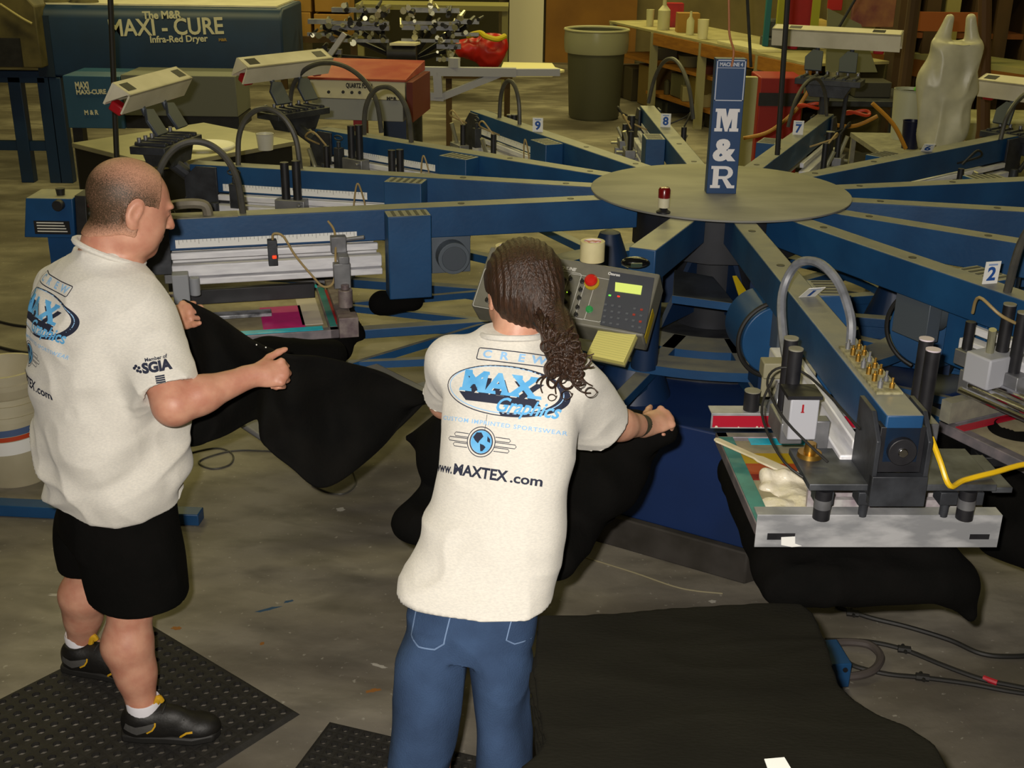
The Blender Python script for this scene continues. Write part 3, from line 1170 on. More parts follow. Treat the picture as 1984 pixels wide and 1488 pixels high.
# arm 1's screen: holder bars, tape, white ink and its spatula
for nm, a, b, zt in (('outer_holder_bar', 2.30, 2.345, 0.905), ('inner_holder_bar', 1.64, 1.70, 0.905)):
    g = MB()
    y0, y1 = -0.315, 0.305
    g.prism([(a, zt), (b, zt), (b, zt - 0.092), (b - 0.004, zt - 0.092), (b - 0.004, zt - 0.004), (a, zt - 0.004)] if nm[0] == 'o' else
            [(a, zt), (b, zt), (b, zt - 0.05), (b - 0.004, zt - 0.05), (b - 0.004, zt - 0.004), (a, zt - 0.004)], 'y', y0, y1)
    o = obj(nm, g, mat('scuffed_aluminium', '8e9094', 0.5, 0.25, c2='b9babd', scale=7, detail=9, lo=0.42, hi=0.6, stretch=(1, 1, 3), bump=0.06), A1, bevel=0.001)
    if nm[0] == 'o':
        g = MB()
        g.box(b, b + 0.0012, -0.285, -0.215, zt - 0.07, zt - 0.052, mi=0)
        obj('slot', g, BLACKM, o)
        g = MB()
        g.box(b, b + 0.0012, y1 - 0.075, y1 - 0.025, zt - 0.068, zt - 0.054, mi=0)
        obj('slot', g, BLACKM, o)
        g = MB()
        g.prism([(-0.25, zt - 0.062), (-0.215, zt - 0.06), (-0.213, zt - 0.08), (-0.195, zt - 0.087), (-0.22, zt - 0.09), (-0.248, zt - 0.084)], 'x', b + 0.0014, b + 0.003)
        obj('torn_tape', g, PAPER, o)
    else:
        g = MB()
        g.box(b, b + 0.0015, y0 + 0.005, y1 - 0.05, zt - 0.045, zt - 0.008, mi=0)
        rngl = random.Random(3)
        for i in range(26):
            yy = rngl.uniform(y0 + .01, y1 - .06)
            r_ = rngl.uniform(0.002, 0.006)
            g.prism([(yy - r_, zt - 0.046), (yy + r_, zt - 0.046), (yy + r_ * .5, zt - 0.046 + r_), (yy - r_ * .4, zt - 0.045 + r_)], 'x', b + 0.0015, b + 0.0022, mi=1)
        obj('red_tape', g, [mat('crimson_tape', 'b0122e', 0.4), INKW], o)
scr1 = screen(1, 'screen under arm 1 in the right foreground, teal taped edge and thick white ink', [
    ('teal_tape_strip', (1.70, 2.295, -0.287, -0.245), 0.0355, TEAL),
    ('cyan_tape_strip', (1.71, 1.752, -0.2, 0.25), 0.0355, CYAN),
    ('yellow_tape_strip', (1.79, 1.86, -0.25, 0.25), 0.008, YTAPE),
    ('orange_tape_strip', (1.86, 1.93, -0.25, 0.25), 0.008, OTAPE),
    ('red_tape_strip', (1.93, 1.965, -0.25, 0.25), 0.008, mat('dark_red_tape', '7c1c16', 0.5)),
], x1=2.305)
g = MB()
g.tube([SW(1, 1.74, 0.27, 0.828) - SW(1, 0, 0, 0) + Vector((PC.x, PC.y, 0)), SW(1, 1.74, -0.2, 0.828)], 0.001, n=4) if False else None
# ink mass
s = SDF(SW(1, 2.33, -0.3, .78) - Vector((0.08, 0.1, 0)), SW(1, 1.85, 0.28, .87) + Vector((0.08, 0.1, 0)), 0.005)
rl = random.Random(5)
for i in range(90):
    x, y = rl.uniform(2.0, 2.29), (rl.uniform(-0.225, 0.0) if i % 4 else rl.uniform(0, .22))
    if x < 2.08 and y < -0.19: continue
    s.op(ell(SW(1, x, y, 0.812 + rl.uniform(-.002, .003)), (rl.uniform(.03, .055), rl.uniform(.025, .045), rl.uniform(.012, .017))), 0.012)
s.op(cone(SW(1, 1.97, -0.2, .825), SW(1, 2.0, 0.1, .822), 0.026, 0.02), 0.015)
s.op((lambda X, Y, Z: Z - 0.797 + 0 * X + 0 * Y, SW(1, 2.5, -0.4, .7), SW(1, 1.7, 0.5, .797)), 0.002, 'sub')
inkt = thing('ink_puddle', 'thick glossy white ink spread on the mesh of the right foreground screen', 'ink', tuple(SW(1, 2.15, -0.05, .798)))
sdf_obj('ink', s, INKW, inkt, disp=lambda V, n: 0.003 * np.sin(V[:, 0] * 90 + 5 * vnoise(V, 20)))
g = MB()
a, b = SW(1, 1.82, -0.325, .875), SW(1, 1.99, -0.09, .825)
M = frame_m(a, b - a, Vector((0.3, 1, 0)))
L = (b - a).length
g.prism([(0, -0.006), (0.01, -0.013), (L * .45, -0.012), (L * .5, -0.02), (L, -0.02), (L, 0.02), (L * .5, 0.02), (L * .45, 0.012), (0.01, 0.013), (0, 0.006)], 'z', -0.003, 0.003, M=M)
tag(obj('ink_spatula', g, mat('inky_wood', 'cbbf98', 0.5, c2='e4ddc8', scale=12), world=True, bevel=0.001), 'pale ink-smeared wooden spatula lying across the taped corner of the foreground screen', 'spatula')

# arm 12's screen, carriage and lines
A12 = ARMS[12]
screen(12, 'screen under the nearest left arm with magenta patch and cyan tape along its edge', [
    ('cyan_tape_strip', (1.72, 2.3, 0.262, 0.305), 0.0355, CYAN),
    ('cyan_tape_strip', (1.69, 1.76, -0.285, -0.245), 0.0355, CYAN),
    ('teal_tape_strip', (1.665, 1.69, -0.24, 0.27), 0.0355, TEAL),
    ('dark_red_tape_strip', (1.655, 1.665, -0.2, 0.25), 0.0355, REDP),
    ('magenta_patch', (1.78, 1.94, -0.05, 0.235), 0.008, MAG),
    ('pale_patch', (1.71, 1.79, -0.2, 0.2), 0.008, mat('pale_emulsion', 'cfc6b8', 0.7)),
    ('ink_smear', (2.0, 2.28, 0.03, 0.06), 0.008, INKW),
], w=0.31, z=0.772)
g = MB()
g.box(1.585, 1.66, 0.235, 0.31, 0.77, 0.85)
g.cyl((1.62, 0.20, 0.86), (1.62, 0.20, 0.93), 0.028, n=16)
g.cyl((1.62, 0.20, 0.93), (1.62, 0.20, 0.95), 0.016, n=12)
g.box(1.60, 1.655, -0.28, 0.29, 0.80, 0.83)
obj('corner_clamp', g, mat('inky_clamp', '6d5f63', 0.5, 0.3, c2='8f8480', scale=30), A12, bevel=0.003)
g = MB()
g.box(1.595, 1.66, 0.155, 0.19, 0.93, 1.03)
g.box(1.60, 1.64, 0.10, 0.20, 1.03, 1.06)
g.cyl((1.64, 0.11, 1.10), (1.53, 0.13, 1.115), 0.008, n=10)
g.box(1.60, 1.66, 0.09, 0.13, 1.055, 1.12)
obj('squeegee_clamp', g, STEEL, A12, bevel=0.003)
g = MB()
g.box(1.865, 1.90, 0.098, 0.135, 1.02, 1.12, mi=0)
g.box(1.87, 1.885, 0.135, 0.14, 1.05, 1.062, mi=1)
obj('position_sensor', g, [DARKM, mat('red_indicator', 'ff3010', 0.4, emit='ff3010', estr=2.0)], A12, bevel=0.002)
hose(A12, [(1.88, 0.12, 1.12), (1.875, 0.13, 1.145), (1.84, 0.135, 1.135), (1.80, 0.14, 1.06), (1.74, 0.16, 0.98), (1.70, 0.18, 0.94), (1.66, 0.18, 0.96), (1.645, 0.14, 1.06), (1.64, 0.08, 1.13), (1.66, 0.05, 1.165)], 0.0045, WIRE, 'air_line')
g = MB()
g.box(2.2, 2.26, 0.13, 0.19, 0.905, 1.02)
g.cyl((2.18, 0.16, 1.0), (2.18, 0.16, 0.93), 0.02, n=12)
obj('carriage_end_block', g, mat('grey_block', '8f9298', 0.5), A12, bevel=0.004)
g = MB()
g.box(1.72, 2.25, -0.03, 0.0, 0.84, 0.90)
obj('flood_bar', g, BLACKM, A12, bevel=0.003)
g = MB()
g.box(1.9, 2.24, 0.06, 0.115, 0.812, 0.826)
obj('inky_squeegee', g, mat('inky_silver', 'b9bcc4', 0.3, 0.3, c2='55585e', scale=22), A12, bevel=0.002)
g = MB()
g.box(2.0, 2.35, -0.03, 0.06, 1.2, 1.204)
obj('cable_plate', g, DUSTY, A12)
hose(A12, [(2.35, -0.02, 1.2), (2.3, -0.02, 1.215), (2.24, 0, 1.24), (2.17, 0.02, 1.25), (2.12, 0.02, 1.24), (2.11, 0.02, 1.2)], 0.02, mat('worn_pipe', '7c7668', 0.6, 0.3), 'pipe_elbow')
cylinders(ARMS[11], 1.86, 0.10, 1.08, 0.17, BLACKM)
cylinders(ARMS[10], 2.0, 0.12, 1.10, 0.17, BLACKM)
cylinders(ARMS[10], 1.72, 0.12, 1.06, 0.12, BLACKM)
for k in (11, 10, 9):
    A = ARMS[k]
    g = MB()
    g.box(2.13, 2.17, 0.10, 0.14, 1.03, 1.14)
    g.cyl((2.15, 0.12, 1.14), (2.15, 0.12, 1.17), 0.01, n=10)
    g.tube([(2.15 + .03 * math.cos(t), 0.12, 1.19 + .012 * math.sin(t)) for t in np.linspace(0, 6.28, 12)], 0.004, n=6, sub=2)
    obj('carriage_knob', g, DARKM, A, bevel=0.002)
    hose(A, [(1.60, 0.1, 1.04), (1.585, 0.11, 1.13), (1.57, 0.11, 1.17), (1.55, 0.1, 1.1), (1.54, 0.1, 1.04)], 0.004, WIRE, 'air_line')
    screen(k, {11: 'bare screen under the second left arm, behind the nearest one', 10: 'bare screen under the back-left arm with the raised bar near the dryer', 9: 'bare screen under the arm tagged 9'}[k], [])
# big arching hoses
def arch(k, x0, x1, h, y=0.0, r=0.011, z0=1.2, y1=None):
    y1 = y if y1 is None else y1
    pts = []
    for i in range(9):
        t = i / 8
        pts.append((x0 + (x1 - x0) * (0.5 - 0.5 * math.cos(PI * t)), y + (y1 - y) * t, z0 + h * math.sin(PI * t) ** 0.8))
    return hose(ARMS[k], pts, r, HOSE, 'arching_hose')
arch(12, 2.30, 1.98, 0.28, y=0.0, r=0.013)
arch(11, 1.98, 1.66, 0.0, 0) if False else None
arch(11, 2.18, 1.88, 0.26, r=0.013)
arch(10, 2.08, 1.75, 0.26, r=0.013)
arch(10, 2.75, 2.05, 0.33, y=-0.1, r=0.013)
arch(9, 2.1, 1.85, 0.22, r=0.012)
arch(8, 2.5, 1.9, 0.3, y=-0.02, y1=-0.2, r=0.012)
arch(7, 2.3, 1.8, 0.24, y=-0.02, y1=0.1, r=0.01)
arch(6, 2.9, 2.2, 0.25, y=-0.05, r=0.012)
arch(2, 2.05, 1.55, 0.35, y=-0.02, r=0.013)
for k, x, y in ((2, 1.65, -0.12), (7, 1.75, -0.14), (8, 2.0, 0.14), (9, 2.15, -0.12)):
    cylinders(ARMS[k], x, y, 1.0, 0.2, DUSTY)
g = MB()
g.box(1.6, 1.7, -0.22, -0.1, 0.95, 1.05)
obj('valve_box', g, mat('pale_grey_box', 'aeb0b8', 0.5), ARMS[2], bevel=0.006)
# arm 2's screen, seen at the right edge
screen(2, 'screen at the right edge under arm 2 with a crimson strip at its inner end', [('crimson_strip', (1.66, 1.695, -0.28, 0.25), 0.0355, MATS['crimson_tape'])], x0=1.6)
g = MB()
g.box(1.60, 1.64, -0.29, 0.29, 0.83, 0.90)
obj('inner_holder_bar', g, DUSTY, ARMS[2])
g = MB()
for i, y in enumerate((-0.24, -0.2, -0.15)):
    g.cyl((1.62, y, 0.93 + i * .01), (2.3, y, 0.93 + i * .01), 0.011, n=10)
obj('guide_rod', g, CHROME, ARMS[2])

# drum shaped blue motor housings standing between the lower arms
for (u, v, Y, r, yaw, lab) in ((1500, 640, 3.95, 0.125, 0.1, 'round blue drum housing left of arm 1 with a black hose around it'), (1825, 625, 4.15, 0.145, -0.5, 'round blue drum housing between arm 1 and arm 2 under the number 2 tag')):
    c = Q(u, v, Y)
    t = thing('drum_housing', lab, 'housing', (c.x, c.y, 0.735), yaw, 'blue drum housings between the arms')
    g = MB()
    g.cyl((-0.02, -0.11, c.z - 0.735), (-0.02, 0.12, c.z - 0.735), r, n=40)
    obj('drum', g, BLUEP, t, bevel=0.004)
    g = MB()
    g.box(-0.06, 0.06, -0.06, 0.06, 0, max(0.02, c.z - 0.735 - r * 0.9))
    obj('foot', g, DBLUE, t)
    g = MB()
    g.tube([(-0.02 + (r + .012) * math.cos(a), -0.1, c.z - 0.735 + (r + .012) * math.sin(a)) for a in np.linspace(0.6, 4.4, 14)], 0.008, n=8, sub=3)
    obj('hose', g, RUBBER, t)

# dark shelf plates in the middle
for (u0, v0, u1, v1, z, dp, k) in ((1303, 572, 1425, 588, 0.95, 0.35, 0), (1318, 470, 1415, 478, 1.03, 0.3, 1)):
    a, b = P(u0, v0, z), P(u1, v1, z)
    g = MB()
    g.prism([(a.x, a.y), (b.x, b.y), (b.x - 0.03, b.y + dp), (a.x + 0.05, a.y + dp)], 'z', z - 0.03, z)
    obj('index_plate', g, mat('greasy_plate', '2d3138', 0.5, 0.4, c2='3d4450', scale=10), hub, world=True, bevel=0.003)
    e = MB()
    e.box(0, (b - a).length, -0.004, 0.0, -0.03, 0.0, M=frame_m(a, b - a, Vector((0, 1, 0))))
    obj('plate_edge', e, BLUE, hub, world=True)
g = MB()
a, b = Q(1425, 535, 4.3), Q(1452, 590, 4.15)
M = frame_m(a, b - a, Vector((1, 0.2, 0)))
g.prism([(0, -0.012), ((b - a).length, -0.03), ((b - a).length, 0.02), (0, 0.004)], 'z', -0.002, 0.002, M=M)
obj('yellow_label', g, mat('yellow_label', 'b8a012', 0.5), hub, world=True)

# load arm: short beam toward the man in the middle, at station 14
la = thing('load_arm', 'short grey-topped arm behind the control console, without a print head', 'press arm', (PC.x, PC.y, 0), station_angle(14))
b = MB()
b.box(0.38, 1.02, -0.05, 0.05, 1.075, 1.2)
obj('beam', b, BLUE, la, bevel=0.004)
b = MB()
b.cyl((0.92, 0.0, 0.72), (0.92, 0.0, 1.08), 0.05, n=16)
obj('post', b, DBLUE, la)

# warning beacon on the edge of the disc
c = P(1285, 412, 1.212)
t = thing('warning_light', 'small red and white beacon light standing at the near edge of the disc', 'beacon', (c.x, c.y, 1.2115))
g = MB()
g.lathe([(0.028, 0), (0.028, 0.006), (0.02, 0.01), (0.013, 0.02), (0.022, 0.022)], n=20)
obj('base', g, BLACKM, t)
g = MB()
g.lathe([(0.0225, 0.022), (0.0225, 0.06)], n=24)
obj('white_segment', g, mat('beacon_white', 'cfc9ac', 0.4), t)
g = MB()
g.lathe([(0.0235, 0.06), (0.0235, 0.092), (0.018, 0.1), (0.001, 0.102)], n=24)
obj('red_lens', g, mat('beacon_red', '6e0f10', 0.25, coat=0.4), t)

# the tall sign on the disc
c = P(1395, 372, 1.212)
sx = math.atan2(-c.x, c.y)
t = thing('sign', 'tall narrow blue sign box reading M&R in white block letters on the disc', 'sign', (c.x, c.y, 1.2115), 0.0)
hgt = Q(1395, 112, c.y).z - 1.212
g = MB()
g.box(-0.062, 0.062, -0.03, 0.03, 0, hgt)
obj('sign_box', g, mat('sign_blue', '133c68', 0.5), t, bevel=0.002)


def letter_shapes(ch):
    W, H = 0.049, 0.046
    if ch == 'M':
        return [[(-W, -H), (-.018, -H), (-.018, -.034), (-.026, -.034), (-.026, .034), (-W, .034)][::1] and [(-W, -H), (-.017, -H), (-.017, -.033), (-W, -.033)], [(W, -H), (.012, -H), (.012, -.033), (W, -.033)][::-1],
                [(-.042, -.034), (-.026, -.034), (-.026, .034), (-.042, .034)], [(.042, -.034), (.020, -.034), (.020, .034), (.042, .034)][::-1],
                [(-W, .033), (-.018, .033), (-.018, H), (-W, H)], [(W, .033), (.018, .033), (.018, H), (W, H)][::-1],
                [(-.026, H), (-.026, .02), (-.006, -H), (.006, -H), (.006, -.02), (-.008, H)][::1], [(.024, H), (.024, .02), (.004, -H), (-.006, -H), (-.006, -.02), (.006, H)][::-1]]
    sh = [[(-W, -H), (-.008, -H), (-.008, -.034), (-W, -.034)], [(-.04, -.036), (-.017, -.036), (-.017, .036), (-.04, .036)], [(-W, .034), (.01, .034), (.01, H), (-W, H)],
          [(-.018, -.008), (.01, -.008), (.01, .004), (-.018, .004)], [(-.002, -.006), (.018, -.006), (.04, -.034), (.052, -.034), (.052, -H), (.022, -H)]]
    arc = []
    for i in range(9):
        t = -PI / 2 + PI * i / 8
        arc.append((.01 + .032 * math.cos(t), .019 + .027 * math.sin(t), .01 + .012 * math.cos(t), .019 + .0145 * math.sin(t)))
    for i in range(8):
        a_, b_ = arc[i], arc[i + 1]
        sh.append([(a_[0], a_[1]), (b_[0], b_[1]), (b_[2], b_[3]), (a_[2], a_[3])])
    return sh


LETW = mat('sign_white', 'e4e2e2', 0.6)
for ch, v, hh in (('M', 230, 0.1), ('&', 288, 0.1), ('R', 340, 0.1)):
    zc = Q(1395, v, c.y).z - 1.212
    g = MB()
    M = Matrix.Translation((0, -0.0306, zc)) @ Matrix.Rotation(PI / 2, 4, 'X')
    if ch == '&':
        tm = text_mb(ch, 0.1, 0.003, th=0.0012)
        xs, ys = [q.x for q in tm.v], [q.y for q in tm.v]
        S = Matrix.Diagonal((0.09 / (max(xs) - min(xs)), 0.092 / (max(ys) - min(ys)), 1, 1)) @ Matrix.Translation((-(min(xs) + max(xs)) / 2, -(min(ys) + max(ys)) / 2, 0))
        put(g, tm, M @ S)
        put(g, tm, M @ Matrix.Translation((0.003, 0, 0.0001)) @ S)
        put(g, tm, M @ Matrix.Translation((-0.003, 0, 0.0002)) @ S)
    else:
        for j, sp in enumerate(letter_shapes(ch)): g.prism(sp, 'z', -0.0006, 0.0006 + j * 2e-5, M=M)
    obj('letter', g, LETW, t, smooth=False)
zt, zb = hgt - 0.004, Q(1395, 193, c.y).z - 1.212
g = MB()
for (x0, x1, z0, z1) in ((-0.058, 0.058, zt - 0.004, zt), (-0.058, 0.058, zb, zb + 0.004), (-0.058, -0.054, zb, zt), (0.054, 0.058, zb, zt)):
    g.box(x0, x1, -0.0312, -0.0302, z0, z1)
g.box(-0.054, 0.054, -0.0312, -0.0302, zt - 0.032, zt - 0.030)
M = Matrix.Translation((0, -0.0306, zt - 0.018)) @ Matrix.Rotation(PI / 2, 4, 'X')
put(g, text_mb('MACHINE 4', 0.02, 0.0008, wide=0.9, th=0.001), M)
obj('white_outline', g, mat('sign_line', 'b9bfca', 0.6), t, smooth=False)
top = Vector((c.x, c.y, 1.212 + hgt - 0.03))
g = MB()
q_ = Q(1412, 0, c.y)
dd = (q_ - top)
g.tube([top + Vector((0.0, -0.036, 0)), top + Vector((0.004, -0.034, 0.06)), top + dd * 0.5, top + dd, top + dd * 4], 0.0045, n=6)
tag(obj('ceiling_cord', g, mat('copper_cord', 'a5673c', 0.6), world=True), 'thin copper coloured cord hanging down to the top of the blue sign', 'cord')


# ---- control console
tl, tr, br, bl = P(938, 478, 1.20), P(1270, 528, 1.17), P(1254, 655, 1.0), P(925, 590, 1.03)
ctr = (tl + tr + br + bl) / 4
xax = ((tr - tl) + (br - bl)).normalized()
yax = ((tl - bl) + (tr - br))
Mc = frame_m(ctr, xax, yax)
Wc = ((tr - tl).length + (br - bl).length) / 2
Hc = ((tl - bl).length + (tr - br).length) / 2
base_pt = Vector((ctr.x, ctr.y + 0.15, 0.735))
con = thing('control_console', 'dark grey control console with buttons and green display beside the long-haired man', 'control panel', tuple(base_pt))
g = MB()
g.box(-Wc / 2, Wc / 2, -Hc / 2, Hc / 2, -0.12, 0, M=Mc)
obj('case', g, mat('console_grey', '6f6e63', 0.5, c2='79776b', scale=20), con, world=True, bevel=0.006)


def CP(u, v, off=0.0):
    d = ray(u, v)
    n = Mc.to_3x3() @ Vector((0, 0, 1))
    o = ctr + n * off
    O = Vector((0, 0, CAM_H))
    t = (o - O).dot(n) / d.dot(n)
    w = O + d * t
    return Mc.inverted() @ w


def flat_part(nm, pts, m, z0=0.0, z1=0.002, parent=None):
    g = MB()
    g.prism([(p.x, p.y) for p in pts], 'z', z0, z1, M=Mc)
    return obj(nm, g, m, parent or con, world=True)


DISPF = mat('keypad_panel', '484b52', 0.4)
kp = [CP(1184, 527), CP(1268, 540), CP(1250, 648), CP(1163, 630)]
flat_part('keypad_panel', kp, DISPF, 0, 0.006)
flat_part('display', [CP(1193, 549), CP(1245, 556), CP(1242, 573), CP(1192, 566)], mat('lcd', 'b8c46a', 0.3, emit='b9c85e', estr=0.8), 0.006, 0.009)
g = MB()
put(g, text_mb('Omron', 0.014, 0.0006, th=0.0006), Mc @ Matrix.Translation(CP(1187, 533)) @ Matrix.Translation((0.006, 0, 0.007)))
obj('maker_name', g, PAPER, con, world=True, smooth=False)
# outlined button columns
LINE = mat('white_panel_line', 'c8c8c2', 0.6)
for (u0, v0, u1, v1) in ((940, 520, 955, 600), (1085, 524, 1102, 615), (1104, 530, 1132, 620), (1138, 535, 1164, 625)):
    a, b_ = CP(u0, v0), CP(u1, v1)
    x0, x1, y0, y1 = min(a.x, b_.x), max(a.x, b_.x), min(a.y, b_.y), max(a.y, b_.y)
    pts = []
    for cx, cy, a_ in ((x1, y1, 0), (x0, y1, 90), (x0, y0, 180), (x1, y0, 270)):
        for i in range(4):
            t_ = math.radians(a_ + i * 30)
            pts.append((cx + (0.008 * math.cos(t_) - (0.008 if cx == x1 else -0.008)), cy + (0.008 * math.sin(t_) - (0.008 if cy == y1 else -0.008))))
    st = strip(pts, 0.002, True)
    g = MB()
    put(g, st, Mc @ Matrix.Translation((0, 0, 0.0015)))
    obj('panel_outline', g, LINE, con, world=True, smooth=False)


def button(u, v, r, h, m, nm='button'):
    p = CP(u, v)
    g = MB()
    g.lathe([(r * 1.15, 0.0), (r * 1.15, h * .3), (r, h * .35), (r, h * .85), (r * .8, h), (0.001, h)], c=(p.x, p.y, 0.0), n=24, M=Mc)
    return obj(nm, g, m, con, world=True)


e = CP(1147, 549)
g = MB()
g.lathe([(0.026, 0), (0.026, 0.006), (0.012, 0.007), (0.012, 0.018)], c=(e.x, e.y, 0), n=28, M=Mc)
obj('stop_collar', g, YTAPE, con, world=True)
g = MB()
g.lathe([(0.019, 0.016), (0.022, 0.02), (0.022, 0.027), (0.016, 0.034), (0.001, 0.037)], c=(e.x, e.y, 0), n=28, M=Mc)
obj('emergency_stop', g, mat('stop_red', 'd0241c', 0.35), con, world=True)
button(1142, 600, 0.011, 0.012, mat('start_green', '2e8a48', 0.35, emit='2e8a48', estr=0.15), 'start_button')
kn = mat('dark_switch', '22221f', 0.5)
for (u, v) in ((1128, 546), (1125, 562), (1122, 578), (1119, 596), (1116, 610), (1092, 541), (1090, 562), (1095, 585), (1093, 602), (1105, 540), (1103, 568), (948, 540), (946, 560), (944, 582)):
    p = CP(u, v)
    g = MB()
    g.lathe([(0.008, 0), (0.008, 0.004), (0.005, 0.005), (0.005, 0.012), (0.001, 0.013)], c=(p.x, p.y, 0), n=14, M=Mc)
    g.box(p.x - .0015, p.x + .0015, p.y - .007, p.y + .007, 0.012, 0.014, M=Mc)
    obj('switch', g, kn, con, world=True)
g = MB()
put(g, text_mb('TOUCHLINE', 0.016, 0.001, 0.2, th=0.0006), Mc @ Matrix.Translation(CP(1096, 522)) @ Matrix.Translation((-0.01, 0.004, 0.0006)))
obj('white_lettering', g, LINE, con, world=True, smooth=False)
KEY = mat('key_grey', '5c6066', 0.5)
KEYR = mat('key_red', 'a33a2c', 0.5)
for r_ in range(4):
    for c_ in range(6):
        u, v = 1174 + c_ * 13.5 - r_ * 1.2 + (2 if c_ > 2 else 0), 592 + r_ * 11.5 + c_ * 2.0
        if c_ == 3 and r_ in (0, 3): continue
        p = CP(u, v)
        g = MB()
        g.box(p.x - 0.0045, p.x + 0.0045, p.y - 0.0035, p.y + 0.0035, 0.006, 0.0085, M=Mc)
        obj('key', g, KEYR if c_ >= 4 and r_ in (0, 1, 2) and (r_ + c_) % 2 else KEY, con, world=True)
for (u, v, c_) in ((1182, 574, '60e040'), (1199, 576, 'ff2a18'), (1101, 568, 'b8f030')):
    p = CP(u, v)
    g = MB()
    g.box(p.x - 0.004, p.x + 0.004, p.y - 0.002, p.y + 0.002, 0.006, 0.008, M=Mc)
    obj('indicator_light', g, mat('led_' + c_, c_, 0.4, emit=c_, estr=1.6), con, world=True)
g = MB()
g.cyl((base_pt.x, base_pt.y, 0.735), ctr - Mc.to_3x3() @ Vector((0, 0, 0.14)), 0.035, n=16)
obj('stand', g, DBLUE, con, world=True)
g = MB()
p0, p1 = CP(1278, 545), CP(1262, 655)
g.box(Wc / 2, Wc / 2 + 0.0015, -Hc / 2 + 0.01, 0, -0.08, -0.03, M=Mc)
obj('yellow_warning_label', g, mat('yellow_label', 'b8a012', 0.5), con, world=True)
# things lying on the console
up_n = Mc.to_3x3() @ Vector((0, 1, 0))
topc = lambda u, v, dz=0.0: P(u, v, 1.2 + dz)
def tape(u, v, r, h, z, lab, tilt=0.0):
    c = P(u, v, z)
    t = thing('tape_roll', lab, 'tape roll', tuple(c))
    g = MB()
    g.lathe([(r * .72, 0.0), (r, 0.0), (r, h), (r * .72, h), (r * .72, 0.0)], n=36, caps=False)
    obj('tape', g, mat('masking_tape', 'd9cf9f', 0.6, c2='cfc495', scale=20), t, bevel=0.001)
    g = MB()
    g.lathe([(r * .70, 0.001), (r * .72, 0.001), (r * .72, h - .001), (r * .70, h - .001), (r * .70, 0.001)], n=36, caps=False)
    obj('core', g, mat('cardboard_core', 'e8e0dc', 0.7), t)
    g = MB()
    g.prism(ring_pts(0, 0, r * .69, r * .69, 10, 200, 24), 'z', h - 0.006, h - 0.004)
    obj('inner_label', g, mat('red_printed_label', 'c05a58', 0.6, c2='e0c8c4', scale=60, lo=0.45, hi=0.55), t)
    return t
tape(1147, 505, 0.042, 0.07, 1.19, 'wide cream masking tape roll standing on top of the console')
tape(985, 492, 0.045, 0.03, 1.21, 'flat masking tape roll lying behind the long-haired man head')
c = P(1230, 518, 1.19)
t = thing('digital_timer', 'small black oval digital timer lying on the right end of the console', 'timer', tuple(c), 0.1)
s = SDF(c + Vector((-.08, -.06, -.01)), c + Vector((.08, .06, .06)), 0.003)
s.op(ell(c + Vector((0, 0, 0.018)), (0.048, 0.026, 0.019)), 0.01)
sdf_obj('case', s, mat('glossy_black', '0c0d0e', 0.2), t)
g = MB()
g.box(-0.02, 0.018, -0.024, -0.018, 0.018, 0.032, M=Matrix.Rotation(0.35, 4, 'X'))
obj('screen', g, mat('timer_lcd', '37463c', 0.3), t)
# legal pad held below the console
a, b_, c_, d_ = P(1163, 634, 1.0), P(1234, 648, 1.0), P(1222, 705, .93), P(1152, 690, .93)
Mp = frame_m(a, b_ - a, a - d_)
w_, h_ = (b_ - a).length, (a - d_).length
t = thing('notepad', 'yellow lined notepad leaning below the right end of the console', 'notepad', tuple(Vector(((c_.x + d_.x) / 2, (c_.y + d_.y) / 2, min(c_.z, d_.z)))))
g = MB()
g.box(0, w_, -h_, 0, -0.014, 0.006, M=Mp)
o = obj('pages', g, mat('legal_yellow', 'dcd47c', 0.7), t, world=True, bevel=0.001)
g = MB()
for i in range(11):
    y = -h_ * (0.12 + i * 0.078)
    g.box(0.002, w_ - .002, y - 0.0005, y + 0.0005, 0.006, 0.0064, M=Mp)
obj('ruled_lines', g, mat('pale_ruling', 'b3b46c', 0.8), o, world=True)
g = MB()
g.box(-0.002, w_ + .002, -h_ - .004, 0.002, -0.019, -0.014, M=Mp)
obj('backing_card', g, mat('grey_card', '6c6848', 0.8), t, world=True)

# chrome bell and black knob on the inner holder bar of arm 1
g = MB()
g.lathe([(0.036, 0.905), (0.03, 0.93), (0.012, 0.955), (0.006, 0.99), (0.001, 0.99)], c=(1.67, -0.11, 0), n=28)
obj('chrome_bell', g, mat('clear_plastic_bell', '8c8f94', 0.15, 0.5), A1)
g = MB()
g.cyl((1.67, -0.19, 0.905), (1.67, -0.19, 0.965), 0.024, n=20, mi=0)
g.cyl((1.67, -0.19, 0.965), (1.67, -0.19, 0.968), 0.0245, n=20, mi=1)
obj('black_knob', g, [BLACKM, DUSTY], A1)
g = MB()
g.box(1.6, 1.66, -0.16, 0.0, 1.0, 1.05)
g.box(1.6, 1.61, -0.15, -0.02, 0.92, 1.0)
obj('lift_bracket', g, mat('tan_bracket', '8b876e', 0.6), A1, bevel=0.004)
